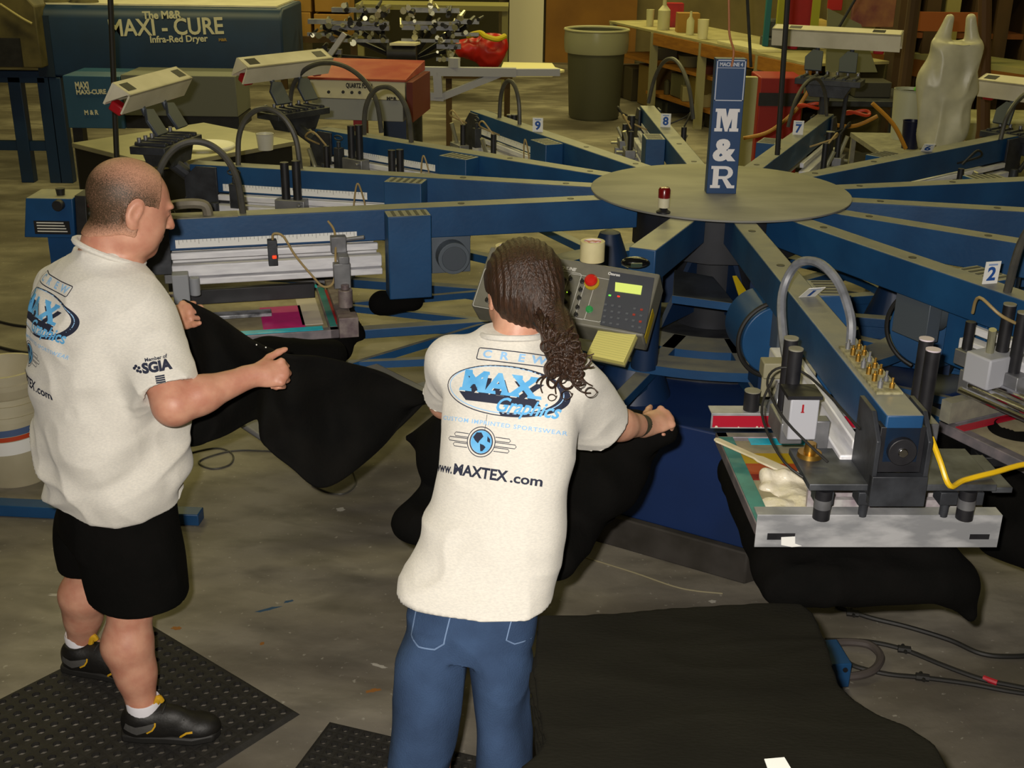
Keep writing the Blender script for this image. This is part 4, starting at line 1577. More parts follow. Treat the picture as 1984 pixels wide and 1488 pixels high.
# assorted brackets, rods and cylinders on the arms further round
def side_unit(k, x, s, seed):
    A = ARMS[k]
    r_ = random.Random(seed)
    y = s * 0.16
    g = MB()
    g.box(x - .07, x + .07, y - .03, y + .03, 0.98, 1.03)
    g.box(x - .02, x + .02, y - .05, y + .05, 0.9, 0.98)
    obj('carriage_bracket', g, STEEL, A, bevel=0.003)
    g = MB()
    g.cyl((x - .05, y, 1.03), (x - .05, y, 1.03 + r_.uniform(.08, .16)), 0.016, n=12)
    obj('air_cylinder', g, BLACKM, A)
    g = MB()
    g.cyl((x + .04, y, 1.03), (x + .04 + r_.uniform(-.03, .03), y + s * .03, 1.03 + r_.uniform(.05, .12)), 0.012, n=10)
    g.cyl((x + .04, y - .05, 1.0), (x + .04, y + .07, 1.0), 0.008, n=8)
    obj('clamp_handle', g, mat('worn_chrome', 'b7b59a', 0.3, 0.7), A)
    hose(A, [(x - .05, y, 1.15), (x, y + s * .04, 1.22), (x + .08, y + s * .02, 1.18), (x + .1, s * .05, 1.12)], 0.005, WIRE if r_.random() < .5 else RUBBER, 'air_line')
for i, (k, x, s) in enumerate(((2, 1.95, -1), (2, 1.6, -1), (3, 1.8, 1), (6, 1.7, -1), (6, 2.1, 1), (7, 2.0, -1), (7, 1.6, -1), (8, 1.9, 1), (8, 2.2, 1), (8, 2.0, -1), (9, 1.9, 1), (9, 2.3, 1), (10, 2.25, 1), (5, 1.9, 1), (12, 2.28, -1))):
    side_unit(k, x, s, i)

# ================================================================== the room behind
WALLM = mat('back_wall_paint', '8a7c55', 0.9, c2='6e6244', scale=1.5)
for nm, b in (('wall_back', (-9, 9, 20.3, 20.4, 0, 5)), ('wall_left', (-9.1, -9, -1.5, 20.4, 0, 5)), ('wall_right', (9, 9.1, -1.5, 20.4, 0, 5)), ('ceiling', (-9, 9, -1.5, 20.4, 5, 5.1))):
    g = MB()
    g.box(*b)
    tag(obj(nm, g, WALLM if nm[0] == 'w' else mat('ceiling_paint', '8f8a72', 0.9), smooth=False), kind='structure')
g = MB()
g.box(-0.13, 0.42, 19.9, 20.3, 0, 5)
tag(obj('trim_1', g, mat('white_column_paint', 'd9d3c2', 0.8), smooth=False), kind='structure')
CARD = mat('cardboard', 'a37a3a', 0.85, c2='95702f', scale=3)
DARKW = mat('dark_brown_wood', '4a3418', 0.8, c2='38260f', scale=4, stretch=(1, 1, .3))


def qbox(nm, u0, v0, u1, v1, Y, dep, m, label=None, cat=None, parent=None, bevel=0.0, group=None):
    """upright box whose near face fills the given rectangle of the photograph at distance Y"""
    a, b = Q(u0, v1, Y), Q(u1, v0, Y)
    g = MB()
    g.box(a.x, b.x, Y, Y + dep, a.z, b.z)
    o = obj(nm, g, m, parent, world=True, bevel=bevel)
    if label: tag(o, label, cat, group)
    return o


# brown panel beside the white column
a, b = Q(1062, 0, 19.9), Q(1236, 0, 19.9)
g = MB()
g.box(0.46, b.x, 19.95, 20.2, 0, 2.6)
tag(obj('wooden_partition', g, mat('brown_board', '8a5f24', 0.8, c2='7a5220', scale=2), world=True, smooth=False), 'plain brown board panel against the wall right of the white column', 'panel')
g = MB()
g.box(-3.2, -0.3, 19.2, 20.0, 0, 2.3)
tag(obj('dark_locker', g, mat('dark_olive', '27230f', 0.9), world=True), 'dark storage bay standing left of the white column', 'storage')

# cardboard boxes behind the dryer
for i, (u0, v0, u1, v1, lab) in enumerate(((556, 24, 601, 75, 'lower left cardboard box stacked on the shelf behind the dryer'), (556, -28, 601, 23, 'upper left cardboard box stacked behind the dryer'),
                                            (610, 28, 676, 76, 'lower right cardboard box behind the chrome press heads'), (610, -30, 676, 23, 'upper right cardboard box behind the chrome press heads'))):
    qbox('cardboard_box', u0, v0, u1, v1, 16.5, 0.5, CARD, lab, 'box', bevel=0.01, group='cardboard boxes behind the dryer')
a, b = Q(540, 82, 16.4), Q(690, 76, 16.4)
t = thing('storage_rack', 'low dark rack that carries the cardboard boxes behind the dryer', 'rack', ((a.x + b.x) / 2, 16.7, 0))
g = MB()
g.box(a.x, b.x, 16.4, 17.1, a.z, a.z + 0.08)
obj('shelf', g, DARKW, t, world=True)
for x in (a.x + .04, b.x - .04):
    g = MB()
    g.box(x - .04, x + .04, 16.4, 16.48, 0, a.z)
    obj('leg', g, DARKW, t, world=True)

# ---- the dryer
YD = 10.4
dry = thing('conveyor_dryer', 'long dark blue conveyor dryer with MAXI - CURE in white letters at the back left', 'dryer', (Q(310, 100, YD).x, YD + 0.5, 0))
DRYB = mat('dryer_blue', '0e2d50', 0.5, c2='0c2745', scale=3)
TXTC = mat('cream_lettering', 'cfcbb0', 0.7)
l, r_ = Q(82, 155, YD), Q(552, 155, YD)
zt, zb, zs = Q(300, 14, YD).z, Q(300, 152, YD).z, Q(300, 38, YD).z
g = MB()
pr_ = [(YD, zb), (YD, zs), (YD + 0.03, zs + 0.06), (YD + 0.1, zt), (YD + 1.0, zt), (YD + 1.0, zb)]
g.prism(pr_, 'x', l.x, r_.x)
dbody = obj('heat_chamber', g, DRYB, dry, world=True, bevel=0.02)
g = MB()
g.box(l.x + 0.06, r_.x - 0.06, YD + 0.12, YD + 0.98, zt + .001, zt + 0.015)
obj('lit_top', g, CREAM, dry, world=True)  # cream colour stands in for ceiling light on the dryer top
g = MB()
g.box(l.x - 0.02, l.x + 0.12, YD - 0.01, YD + 0.02, zb, zs + .02)
obj('door_seam', g, mat('dryer_seam', '0a2036', 0.6), dry, world=True)


def dtext(s, u0, u1, v, size, bold, wide=1.0, Y=YD, serif=True, m=None, par=None):
    p0, p1 = Q(u0, v, Y), Q(u1, v, Y)
    t_ = text_mb(s, size, bold, th=0.001)
    xs = [p.x for p in t_.v]
    w = max(xs) - min(xs)
    k = (p1.x - p0.x) / w
    T = Matrix.Translation(((p0.x + p1.x) / 2, Y - 0.004, p0.z)) @ Matrix.Rotation(-0.035, 4, 'Y') @ Matrix.Rotation(PI / 2, 4, 'X') @ Matrix.Diagonal((k, 1, 1, 1)) @ Matrix.Translation((-(max(xs) + min(xs)) / 2, 0, 0))
    g = MB()
    put(g, t_, T)
    return obj('lettering', g, m or TXTC, par or dbody, world=True, smooth=False)


dtext('The M&R', 276, 352, 29, 0.085, 0.003)
dtext('MAXI - CURE', 211, 433, 52, 0.19, 0.004)
dtext('Infra-Red Dryer', 291, 403, 75, 0.075, 0.002)
dtext('M&R', 424, 440, 77, 0.03, 0.002, m=mat('ochre_lettering', '9a7d3c', 0.7))
# frame and legs at left
zf = Q(60, 138, YD).z
g = MB()
g.box(Q(-60, 0, YD).x, l.x + 0.02, YD, YD + 0.08, zf - 0.1, zf)
obj('frame_rail', g, DRYB, dry, world=True, bevel=0.005)
for u in (27, 84, 105):
    p = Q(u, 160, YD)
    g = MB()
    g.box(p.x - 0.055, p.x + 0.055, YD, YD + 0.1, 0, zf - 0.05)
    obj('leg', g, DRYB, dry, world=True, bevel=0.005)
g = MB()
p = Q(120, 250, YD)
g.box(Q(-80, 0, YD).x, p.x, YD + .02, YD + 0.08, 0.28, 0.36)
obj('cross_rail', g, DRYB, dry, world=True)
# hood and conveyor mouth at the far left
a, b = Q(-60, 130, YD - .15), Q(66, 8, YD - .15)
g = MB()
pts = [(a.x, a.z), (b.x, a.z), (b.x, b.z - 0.02), (Q(40, 0, YD - .15).x, b.z + 0.1), (a.x, b.z + 0.14)]
g.prism(pts, 'y', YD - 0.15, YD + 0.9)
obj('exhaust_hood', g, mat('hood_olive', '5c5330', 0.6, c2='3c361e', scale=5), dry, world=True, bevel=0.01)
g = MB()
q0, q1 = Q(-60, 128, YD - .16), Q(38, 74, YD - .16)
g.box(q0.x, q1.x, YD - 0.17, YD - 0.14, q0.z, q1.z)
obj('conveyor_mouth', g, BLACKM, dry, world=True)
g = MB()
g.tube([Q(0, 8, YD - .2), Q(40, 34, YD - .2), Q(62, 46, YD - .2)], 0.012)
obj('hood_edge', g, mat('worn_brass_edge', '8c8150', 0.5), dry, world=True)
# small things on the dryer's top
for i, (u, w_) in enumerate(((100, 0.16), (160, 0.12))):
    p = Q(u, 6, YD + .2)
    s = SDF(p + Vector((-.25, -.2, -.1)), p + Vector((.25, .2, .15)), 0.015)
    s.op(ell(p + Vector((0, 0, .0)), (w_, 0.08, 0.05)), 0.02)
    s.op(ell(p + Vector((w_ * .6, 0.02, .01)), (w_ * .5, 0.06, 0.045)), 0.02)
    tt = thing('rag', ('left', 'right')[i] + ' of two dark crumpled rags lying on the dryer top', 'rag', (p.x, p.y, zt))
    sdf_obj('cloth', s, mat('dark_rag', '2d2a22', 0.9, c2='5c5638', scale=12), tt)
# second, paler blue unit below
Yu = 9.55
a, b, c = Q(133, 248, Yu), Q(232, 148, Yu), Q(462, 245, Yu)
t = thing('flash_control_cabinet', 'paler blue and grey low cabinet with small white lettering below the dryer', 'cabinet', ((a.x + c.x) / 2, Yu + .3, 0))
g = MB()
g.box(a.x, b.x, Yu, Yu + 0.5, a.z, b.z)
ub = obj('blue_panel', g, mat('pale_dryer_blue', '2b5578', 0.5, c2='264c6c', scale=3), t, world=True, bevel=0.006)
g = MB()
g.box(b.x + 0.002, c.x, Yu + .01, Yu + 0.5, Q(300, 225, Yu).z, Q(300, 146, Yu).z)
obj('grey_panel', g, mat('panel_grey', '62645c', 0.6), t, world=True, bevel=0.006)
g = MB()
g.box(b.x + .002, c.x, Yu + .03, Yu + .5, a.z, Q(300, 226, Yu).z)
obj('louvre', g, BLACKM, t, world=True)
for x in (a.x + .05, c.x - .05):
    g = MB()
    g.box(x - .04, x + .04, Yu + .05, Yu + .15, 0, a.z)
    obj('leg', g, BLACKM, t, world=True)
dtext('MAXI', 146, 172, 166, 0.075, 0.003, Y=Yu, m=TXTC, par=ub)
dtext('MAXI-CURE', 148, 206, 178, 0.05, 0.002, Y=Yu, m=TXTC, par=ub)
dtext('M & R', 164, 191, 218, 0.05, 0.002, Y=Yu, m=TXTC, par=ub)

# ---- steel table with a white lid and cup
zt_ = 0.9
A_, B_, C_, D_ = Vector((-2.80, 7.50, 0)), Vector((-2.05, 6.85, 0)), Vector((-1.42, 7.68, 0)), Vector((-2.17, 8.33, 0))
t = thing('steel_table', 'galvanised steel topped table with a black cabinet below, behind the bald man', 'table', tuple((A_ + C_) / 2))
g = MB()
g.prism([(p.x, p.y) for p in (A_, B_, C_, D_)], 'z', zt_ - 0.03, zt_)
obj('table_top', g, mat('galvanised_steel', '8f8c74', 0.35, 0.4, c2='aaa68a', scale=2.5, detail=6), t, world=True, bevel=0.004)
mid = (A_ + C_) / 2
ins = [mid + (p - mid) * 0.97 for p in (A_, B_, C_, D_)]
g = MB()
g.prism([(p.x, p.y) for p in ins], 'z', 0.52, zt_ - 0.03)
obj('cabinet', g, mat('black_cabinet', '0d0e10', 0.6), t, world=True, bevel=0.004)
for p in ins:
    g = MB()
    g.box(p.x - 0.025, p.x + 0.025, p.y - 0.025, p.y + 0.025, 0, 0.52)
    obj('leg', g, BLACKM, t, world=True)
c = P(397, 286, zt_)
g = MB()
g.lathe([(0.001, 0), (0.18, 0), (0.185, 0.012), (0.18, 0.02), (0.16, 0.014), (0.001, 0.014)], c=c, n=40)
tag(obj('bucket_lid', g, WHITEP, world=True), 'round white bucket lid lying on the steel table', 'lid')
c = P(515, 290, zt_)
g = MB()
g.lathe([(0.045, 0), (0.055, 0.1), (0.058, 0.1), (0.052, 0.1), (0.043, 0.004), (0.001, 0.004)], c=c, n=28, caps=False)
tag(obj('plastic_tub', g, mat('translucent_white', 'c9c8c0', 0.4), world=True), 'small white plastic tub on the right end of the steel table', 'tub')

# ---- blue remote box on a post, far left
Yb = 6.0
a, b = Q(47, 460, Yb), Q(140, 385, Yb)
t = thing('blue_switch_box', 'blue switch box with black knobs on a blue post at far left', 'switch box', ((a.x + b.x) / 2 + .03, Yb + 0.12, 0))
g = MB()
g.prism([(a.x - 0.0, a.z), (b.x - 0.01, a.z), (b.x, b.z), (a.x + 0.035, b.z)], 'y', Yb, Yb + 0.22)
bx = obj('box', g, mat('switch_box_blue', '17508a', 0.45, c2='134678', scale=4, dust='a8a286', dust_amt=0.8), t, world=True, bevel=0.005)
g = MB()
g.prism([(Yb - 0.01, a.z - .01), (Yb + .24, a.z - .01), (Yb + .24, b.z + .01), (Yb + 0.03, b.z + .01)], 'x', b.x + 0.001, b.x + 0.06)
obj('side_cover', g, BLACKM, t, world=True, bevel=0.004)
g = MB()
zb_ = a.z + 0.02
g.box(a.x + 0.06, b.x - 0.03, Yb - 0.002, Yb, zb_, zb_ + 0.07, mi=0)
for i in range(4):
    g.box(a.x + 0.075, b.x - 0.045 - i * .005, Yb - 0.003, Yb - .002, zb_ + 0.012 + i * .015, zb_ + 0.018 + i * 0.015, mi=1)
obj('warning_label', g, [BLACKM, PAPER], bx, world=True)
g = MB()
p = Q(116, 396, Yb)
g.cyl((p.x, Yb, p.z), (p.x, Yb - 0.04, p.z), 0.028, n=18)
obj('knob', g, BLACKM, t, world=True, bevel=0.003)
g = MB()
p = Q(118, 378, Yb + .08)
g.cyl((p.x, Yb + .08, b.z), (p.x, Yb + .08, b.z + 0.035), 0.02, 0.024, n=18)
obj('push_button', g, BLACKM, t, world=True)
for i in (0, 1):
    g = MB()
    p = Q(135, 402 + i * 16, Yb)
    g.tube([(b.x + .05, Yb + .05, p.z), (b.x + .12, Yb + .05, p.z - .0), (b.x + .18, Yb + .08, p.z - .03)], 0.012, n=8)
    obj('cable_gland', g, mat('dark_red_cable', '5a2a1c', 0.6) if i == 0 else HOSE, t, world=True)
g = MB()
g.box((a.x + b.x) / 2 - 0.04, (a.x + b.x) / 2 + 0.10, Yb + .06, Yb + 0.16, 0, a.z)
obj('post', g, mat('switch_box_blue', '17508a'), t, world=True)

# ---- flash cure unit: white and lavender front, red top
Yf = 9.3
t = thing('flash_cure_unit', 'white and grey control unit with a red top, standing behind the arching hoses', 'curing unit', (Q(690, 200, Yf).x, Yf + 0.4, 0))
a, b = Q(600, 232, Yf), Q(786, 158, Yf)
zm = Q(690, 192, Yf).z
ang = -0.12
cx = (a.x + b.x) / 2
M = Matrix.Translation((cx, Yf, 0)) @ Matrix.Rotation(ang, 4, 'Z') @ Matrix.Translation((-cx, -Yf, 0))
g = MB()
g.box(a.x, b.x, Yf, Yf + 0.55, zm, b.z, M=M)
fr = obj('control_face', g, mat('face_white', 'cbc6ae', 0.6), t, world=True, bevel=0.004)
g = MB()
g.box(a.x + .01, b.x - .02, Yf + .002, Yf + 0.55, a.z, zm - .002, M=M)
obj('lower_panel', g, mat('lavender_grey', '8d9098', 0.6), t, world=True, bevel=0.004)
zr = Q(690, 118, Yf + 0.7).z
g = MB()
g.prism([(Yf - 0.01, b.z + .001), (Yf + 0.75, b.z + .001), (Yf + 0.75, b.z + 0.08), (Yf + 0.3, b.z + 0.05), (Yf - 0.01, b.z + 0.02)], 'x', a.x - 0.01, b.x + 0.01, M=M)
obj('red_top', g, mat('faded_red', 'a0503c', 0.5, c2='8e2a24', scale=5), t, world=True, bevel=0.004)
g = MB()
g.box(b.x + .011, b.x + .06, Yf, Yf + .7, a.z, b.z, M=M)
obj('red_side', g, mat('dark_red_side', '5f1e14', 0.6), t, world=True)
g = MB()
for i, (u, v) in enumerate(((637, 178), (665, 178), (682, 179), (697, 179))):
    p = Q(u, v, Yf)
    g.cyl((p.x, Yf - 0.0, p.z), (p.x, Yf - 0.015, p.z), 0.012, n=12)
obj('dial', g, BLACKM, fr, world=True)
for s_, u0, u1, v, sz in (('QUARTZ FLASH', 670, 722, 166, 0.03), ('M&R', 750, 770, 190, 0.02)):
    p0, p1 = Q(u0, v, Yf), Q(u1, v, Yf)
    tm = text_mb(s_, sz * 1.6, 0.002, th=0.002)
    xs = [q.x for q in tm.v]
    k = (p1.x - p0.x) / (max(xs) - min(xs))
    g = MB()
    put(g, tm, M @ Matrix.Translation(((p0.x + p1.x) / 2, Yf - 0.002, p0.z)) @ Matrix.Rotation(PI / 2, 4, 'X') @ Matrix.Diagonal((k, 1, 1, 1)))
    obj('lettering', g, BLACKM, fr, world=True, smooth=False)
for u, v, h_, m in ((697, 245, 0.05, REDP), (765, 245, 0.09, DBLUE)):
    p = Q(u, v, Yf + .2)
    g = MB()
    g.box(p.x - h_, p.x + h_, Yf + .2, Yf + .35, 0, a.z)
    obj('leg', g, m, t, world=True)
p = Q(757, 258, 8.3)
# ---- manual press far behind with chrome heads, lavender frame and cream board
Ym = 11.5
t = thing('manual_press', 'small manual printing press with chrome clamps and pale lavender arms far behind', 'manual press', (Q(790, 120, Ym).x, Ym, 0))
LAV = mat('lavender_paint', 'a2a4b4', 0.5)
g = MB()
g.cyl((Q(790, 0, Ym).x, Ym, 0), (Q(790, 0, Ym).x, Ym, 1.0), 0.12, n=20)
obj('column', g, DARKM, t, world=True)
for (u0, v0, u1, v1, th_) in ((770, 137, 1000, 140, 0.05), (1000, 140, 1085, 140, 0.04), (855, 188, 975, 140, 0.04), (775, 182, 860, 188, 0.045), (847, 140, 850, 188, 0.05), (640, 105, 668, 65, 0.03)):
    g = MB()
    p, q = Q(u0, v0, Ym - 1.2), Q(u1, v1, Ym - 1.2)
    g.cyl(p, q, th_, n=4)
    obj('frame_tube', g, LAV, t, world=True)
g = MB()
p, q = Q(880, 130, Ym - 1.2), Q(880, 112, Ym - 1.2)
g.cyl(p, q, 0.05, n=8)
obj('pivot', g, LAV, t, world=True)
for i, (u, v) in enumerate(((700, 28), (835, 28), (700, 62), (835, 62), (622, 50), (905, 50), (640, 108), (870, 98))):
    g = MB()
    p = Q(u, v, Ym - 0.3)
    w = 0.26 if i < 4 else 0.11
    g.box(p.x - w, p.x + w, Ym - .36, Ym - .28, p.z + .02, p.z + .06, mi=0)
    g.box(p.x - w, p.x + w, Ym - .42, Ym - .38, p.z - .08, p.z - .05, mi=0)
    rr = random.Random(i)
    for j in range(int(w * 80)):
        x = p.x + rr.uniform(-w, w)
        z = p.z + rr.uniform(-.09, .09)
        r0 = rr.uniform(.012, .03)
        g.cyl((x, Ym - .44, z), (x + rr.uniform(-.04, .04), Ym - .28, z + rr.uniform(-.03, .05)), r0, r0 * .7, n=8, mi=1 if rr.random() < .6 else 2)
    g.cyl((p.x, Ym - .3, p.z), (Q(790, 0, Ym).x, Ym, 0.95), 0.025, n=8, mi=2)
    obj('print_clamp', g, [STEEL, mat('worn_chrome', 'b7b59a', 0.3, 0.7), BLACKM], t, world=True)
g = MB()
p = Q(779, 103, Ym - .5)
g.cyl((p.x - .13, Ym - .5, p.z), (p.x + .13, Ym - .5, p.z), 0.09, n=20, mi=0)
obj('drum', g, BLACKM, t, world=True)
g = MB()
p = Q(785, 84, Ym - .5)
g.prism([(-.13, -.1), (.1, -.1), (.14, .1), (-.07, .1)], 'z', p.z - .01, p.z + .01, M=Matrix.Translation((p.x, Ym - .5, 0)))
obj('small_board', g, CREAM, t, world=True)
pts = [P(965, 144, 0.98), P(1070, 144, 0.98), P(1078, 138, 0.98), P(1094, 135, 0.98), P(1076, 130, .98), P(1070, 122, .98), P(975, 120, .98)]
g = MB()
g.prism([(p.x, p.y) for p in pts], 'z', 0.955, 0.98)
obj('cream_pallet_board', g, mat('cream_laminate', 'ddd6a4', 0.6), t, world=True, bevel=0.004)
# red bag
p = Q(932, 98, 12.6)
t = thing('red_bag', 'crumpled red plastic bag with a yellow drawstring beside the white column', 'bag', (p.x, 12.6, p.z - .22))
s = SDF(p + Vector((-.4, -.2, -.3)), p + Vector((.4, .25, .3)), 0.016)
s.op(ell(p + Vector((0.08, 0, 0)), (0.17, 0.12, 0.17)), 0.03)
s.op(ell(p + Vector((-0.12, 0, 0.02)), (0.14, 0.1, 0.1)), 0.05)
s.op(ell(p + Vector((0.14, 0, .06)), (0.12, 0.09, 0.12)), 0.04)
sdf_obj('plastic', s, mat('red_plastic', 'b5170f', 0.4), t, disp=lambda V, n: fold(V, 0.02, 9, 3))
g = MB()
g.tube([Q(905, 70, 12.5), Q(930, 64, 12.45), Q(940, 70, 12.4), Q(962, 76, 12.4), Q(978, 70, 12.5)], 0.028, n=8)
obj('drawstring', g, mat('yellow_plastic', 'c2b01c', 0.5), t, world=True)
g = MB()
g.box(Q(860, 0, 12.6).x, Q(995, 0, 12.6).x, 12.4, 13.0, p.z - .26, p.z - .22)
for uu in (870, 985):
    x = Q(uu, 0, 12.6).x
    g.box(x - .03, x + .03, 12.45, 12.5, 0, p.z - .26)
tag(obj('low_bench', g, DARKW, world=True), 'low dark wooden bench carrying the red bag', 'bench')
# grey long bench surface behind the manual press
g = MB()
a, b = Q(688, 8, 15.5), Q(985, 0, 15.5)
g.box(a.x, b.x, 15.5, 16.2, a.z - .06, a.z)
g.box(a.x, a.x + .08, 15.6, 15.7, 0, a.z - .06)
g.box(b.x - .08, b.x, 15.6, 15.7, 0, a.z - .06)
tag(obj('work_counter', g, mat('olive_counter', '8a8454', 0.6), world=True), 'long pale counter running behind the manual press heads', 'counter')

# ---- rubbish bin with a liner
c = P(1150, 228, 0)
t = thing('rubbish_bin', 'tall grey plastic rubbish bin with a clear liner folded over its rim', 'bin', tuple(c))
zt2 = Q(1150, 60, c.y).z
g = MB()
g.lathe([(0.001, 0), (0.28, 0), (0.30, 0.03), (0.345, zt2 - .03), (0.365, zt2 - .02), (0.365, zt2 + .01), (0.33, zt2 + .01), (0.29, 0.1), (0.001, .1)], n=40)
obj('barrel', g, mat('bin_grey', '4c4c3c', 0.6), t)
g = MB()
g.lathe([(0.31, zt2 - .1), (0.345, zt2 + .02), (0.372, zt2 + .02), (0.38, zt2 - .08), (0.375, zt2 - .2), (0.362, zt2 - .24)], n=40, caps=False)
obj('liner', g, mat('clear_liner', 'a9a990', 0.3, alpha=0.7), t)
g = MB()
g.tube([(0.374 * math.cos(a), 0.374 * math.sin(a), zt2 + .02) for a in np.linspace(0, 6.283, 30)], 0.014, n=6, sub=2)
obj('liner_edge', g, mat('liner_white', 'b4b290', 0.5), t)

# ---- wooden workbench on the right, with its shelf, legs and clutter
BW = mat('bench_wood', 'a06a1e', 0.7, c2='8a5818', scale=5, stretch=(1, 1, 6))
zb2 = 0.98
e0, e1 = P(1180, 40, zb2), P(1475, 103, zb2)
dirb = (e1 - e0).normalized()
nb = Vector((-dirb.y, dirb.x, 0))
if nb.y < 0: nb = -nb
bench = thing('workbench', 'long wooden edged workbench running back to the right of the bin', 'workbench', tuple(Vector((e0.x, e0.y, 0)).lerp(Vector((e1.x, e1.y, 0)), .5)))
def quad(nm, a, b, dep, z0, z1, m, par, off=0.0):
    g = MB()
    a, b = Vector(a) + nb * off, Vector(b) + nb * off
    g.prism([(a.x, a.y), (b.x, b.y), (b.x + nb.x * dep, b.y + nb.y * dep), (a.x + nb.x * dep, a.y + nb.y * dep)], 'z', z0, z1)
    return obj(nm, g, m, par, world=True, bevel=0.004)
quad('worktop', e0, e1 + dirb * 0.9, 0.9, zb2 - 0.03, zb2, mat('bench_top', 'b0a87c', 0.6, c2='968e64', scale=3), bench)
quad('front_rail', e0.lerp(e1, .35), e1 + dirb * 0.9, 0.04, zb2 - 0.17, zb2 - 0.03, BW, bench, -0.01)
quad('lower_shelf', e0 + dirb * .1, e1, 0.7, 0.55, 0.59, BW, bench, 0.1)
quad('dark_interior_sheet', e0, e1 + dirb * 0.9, 0.03, 0.05, zb2 - .03, mat('bench_interior_shade', '2e2917', 0.9, c2='45401f', scale=3), bench, 0.86)  # added sheet, its dark colour stands in for the shade under the bench
quad('middle_shelf', e0.lerp(e1, .35), e1, 0.4, 0.76, 0.785, BW, bench, 0.35)
quad('bottom_shelf', e0 + dirb * 1.0, e1, 0.7, 0.18, 0.22, BW, bench, 0.1)
for f in (0.02, 0.34, 0.66, 0.98):
    p = e0.lerp(e1, f) + nb * 0.03
    g = MB()
    g.box(p.x - .045, p.x + .045, p.y - .045, p.y + .045, 0, zb2 - .03)
    obj('leg', g, mat('pale_leg', '8f8a68', 0.7), bench, world=True)
def on_bench(f, d, z=zb2):
    p = e0.lerp(e1, f) + nb * d
    return Vector((p.x, p.y, z))
def bottle(c, r, h, m, lab, neck=True, cat='bottle', group='bottles and tubs on the workbench', nm='bottle'):
    g = MB()
    pr2 = [(0.001, 0), (r, 0), (r, h * .62), (r * .35, h * .78), (r * .3, h), (0.001, h)] if neck else [(0.001, 0), (r * .85, 0), (r, h), (r * .9, h), (r * .8, h * .9), (0.001, h * .9)]
    g.lathe(pr2, c=c, n=20)
    return tag(obj(nm, g, m, world=True), lab, cat, group)
WH = mat('cloudy_white_plastic', 'c6c39c', 0.5)
bottle(on_bench(.22, .18), 0.05, 0.2, WH, 'short wide white jar at the far end of the workbench', False, 'jar', nm='jar')
bottle(on_bench(.33, .16), 0.075, 0.36, WH, 'tall cloudy white bottle with a narrow neck on the workbench')
bottle(on_bench(.50, .18), 0.045, 0.26, WH, 'slim white bottle right of the tan box on the workbench')
bottle(on_bench(.62, .10), 0.065, 0.21, mat('cream_cup', 'd8d3ae', 0.5), 'pale upturned cup nearest on the workbench edge', False, 'cup', nm='cup')
g = MB()
c = on_bench(.42, .3)
g.box(c.x - .13, c.x + .13, c.y - .1, c.y + .1, c.z, c.z + .22)
tag(obj('tan_box', g, CARD, world=True), 'tan cardboard box between the two white bottles on the workbench', 'box')
c = on_bench(.24, .45)
g = MB()
g.box(c.x - .12, c.x + .12, c.y - .1, c.y + .1, c.z, c.z + .28)
tag(obj('red_carton', g, REDP, world=True), 'red carton standing behind the white jar at the far end of the workbench', 'carton')
c = on_bench(.92, .55)
t = thing('bench_machine', 'dark machine with a pale tan cover standing on the workbench behind the sign', 'machine', tuple(c))
g = MB()
g.box(-.32, .25, -.15, .15, 0, .12)
g.box(-.3, -.1, -.1, .1, .12, .3)
obj('body', g, DARKM, t, bevel=0.02)
g = MB()
g.box(-.05, .34, -.16, .16, .16, .3)
obj('cover', g, mat('tan_cover', 'b89c54', 0.6), t, bevel=0.03)
c = on_bench(.85, .12)
g = MB()
g.prism([(-.4, -.1), (.5, -.12), (.55, .14), (-.35, .16)], 'z', 0, .03, M=Matrix.Translation(c) @ Matrix.Rotation(math.atan2(dirb.y, dirb.x), 4, 'Z'))
tag(obj('paper_pile', g, mat('paper_cream', 'cfc9a0', 0.8), world=True, bevel=0.005), 'flat pile of cream paper lying along the near workbench edge', 'paper')
rr = random.Random(11)
for i, (f, d, z) in enumerate(((.25, .35, .59), (.45, .3, .59), (.7, .3, .59), (.8, .35, .59), (.5, .3, .22), (.72, .3, .22), (.9, .3, .22))):
    c = on_bench(f, d, z)
    w, h_ = rr.uniform(.1, .2), rr.uniform(.08, .2)
    g = MB()
    if i % 2: g.lathe([(0.001, 0), (w * .6, 0), (w * .7, h_), (w * .55, h_ * .95), (.001, h_ * .9)], c=c, n=18)
    else: g.box(c.x - w, c.x + w, c.y - .12, c.y + .12, c.z, c.z + h_)
    cols = ['5a5338', '7b7450', '3c3a2a', 'a39a6a', '8c8560', '4b4632', '9d9464']
    tag(obj('storage_tub' if i % 2 else 'storage_crate', g, mat('clutter_' + str(i), cols[i], 0.7), world=True, bevel=.01),
        ['dark olive crate', 'olive tub', 'near-black crate', 'pale tan tub', 'pale tan crate', 'dark tub', 'straw coloured crate'][i] + (' on the middle shelf of the workbench' if z > .5 else ' on the bottom shelf of the workbench'),
        'tub' if i % 2 else 'crate', 'storage things under the workbench')

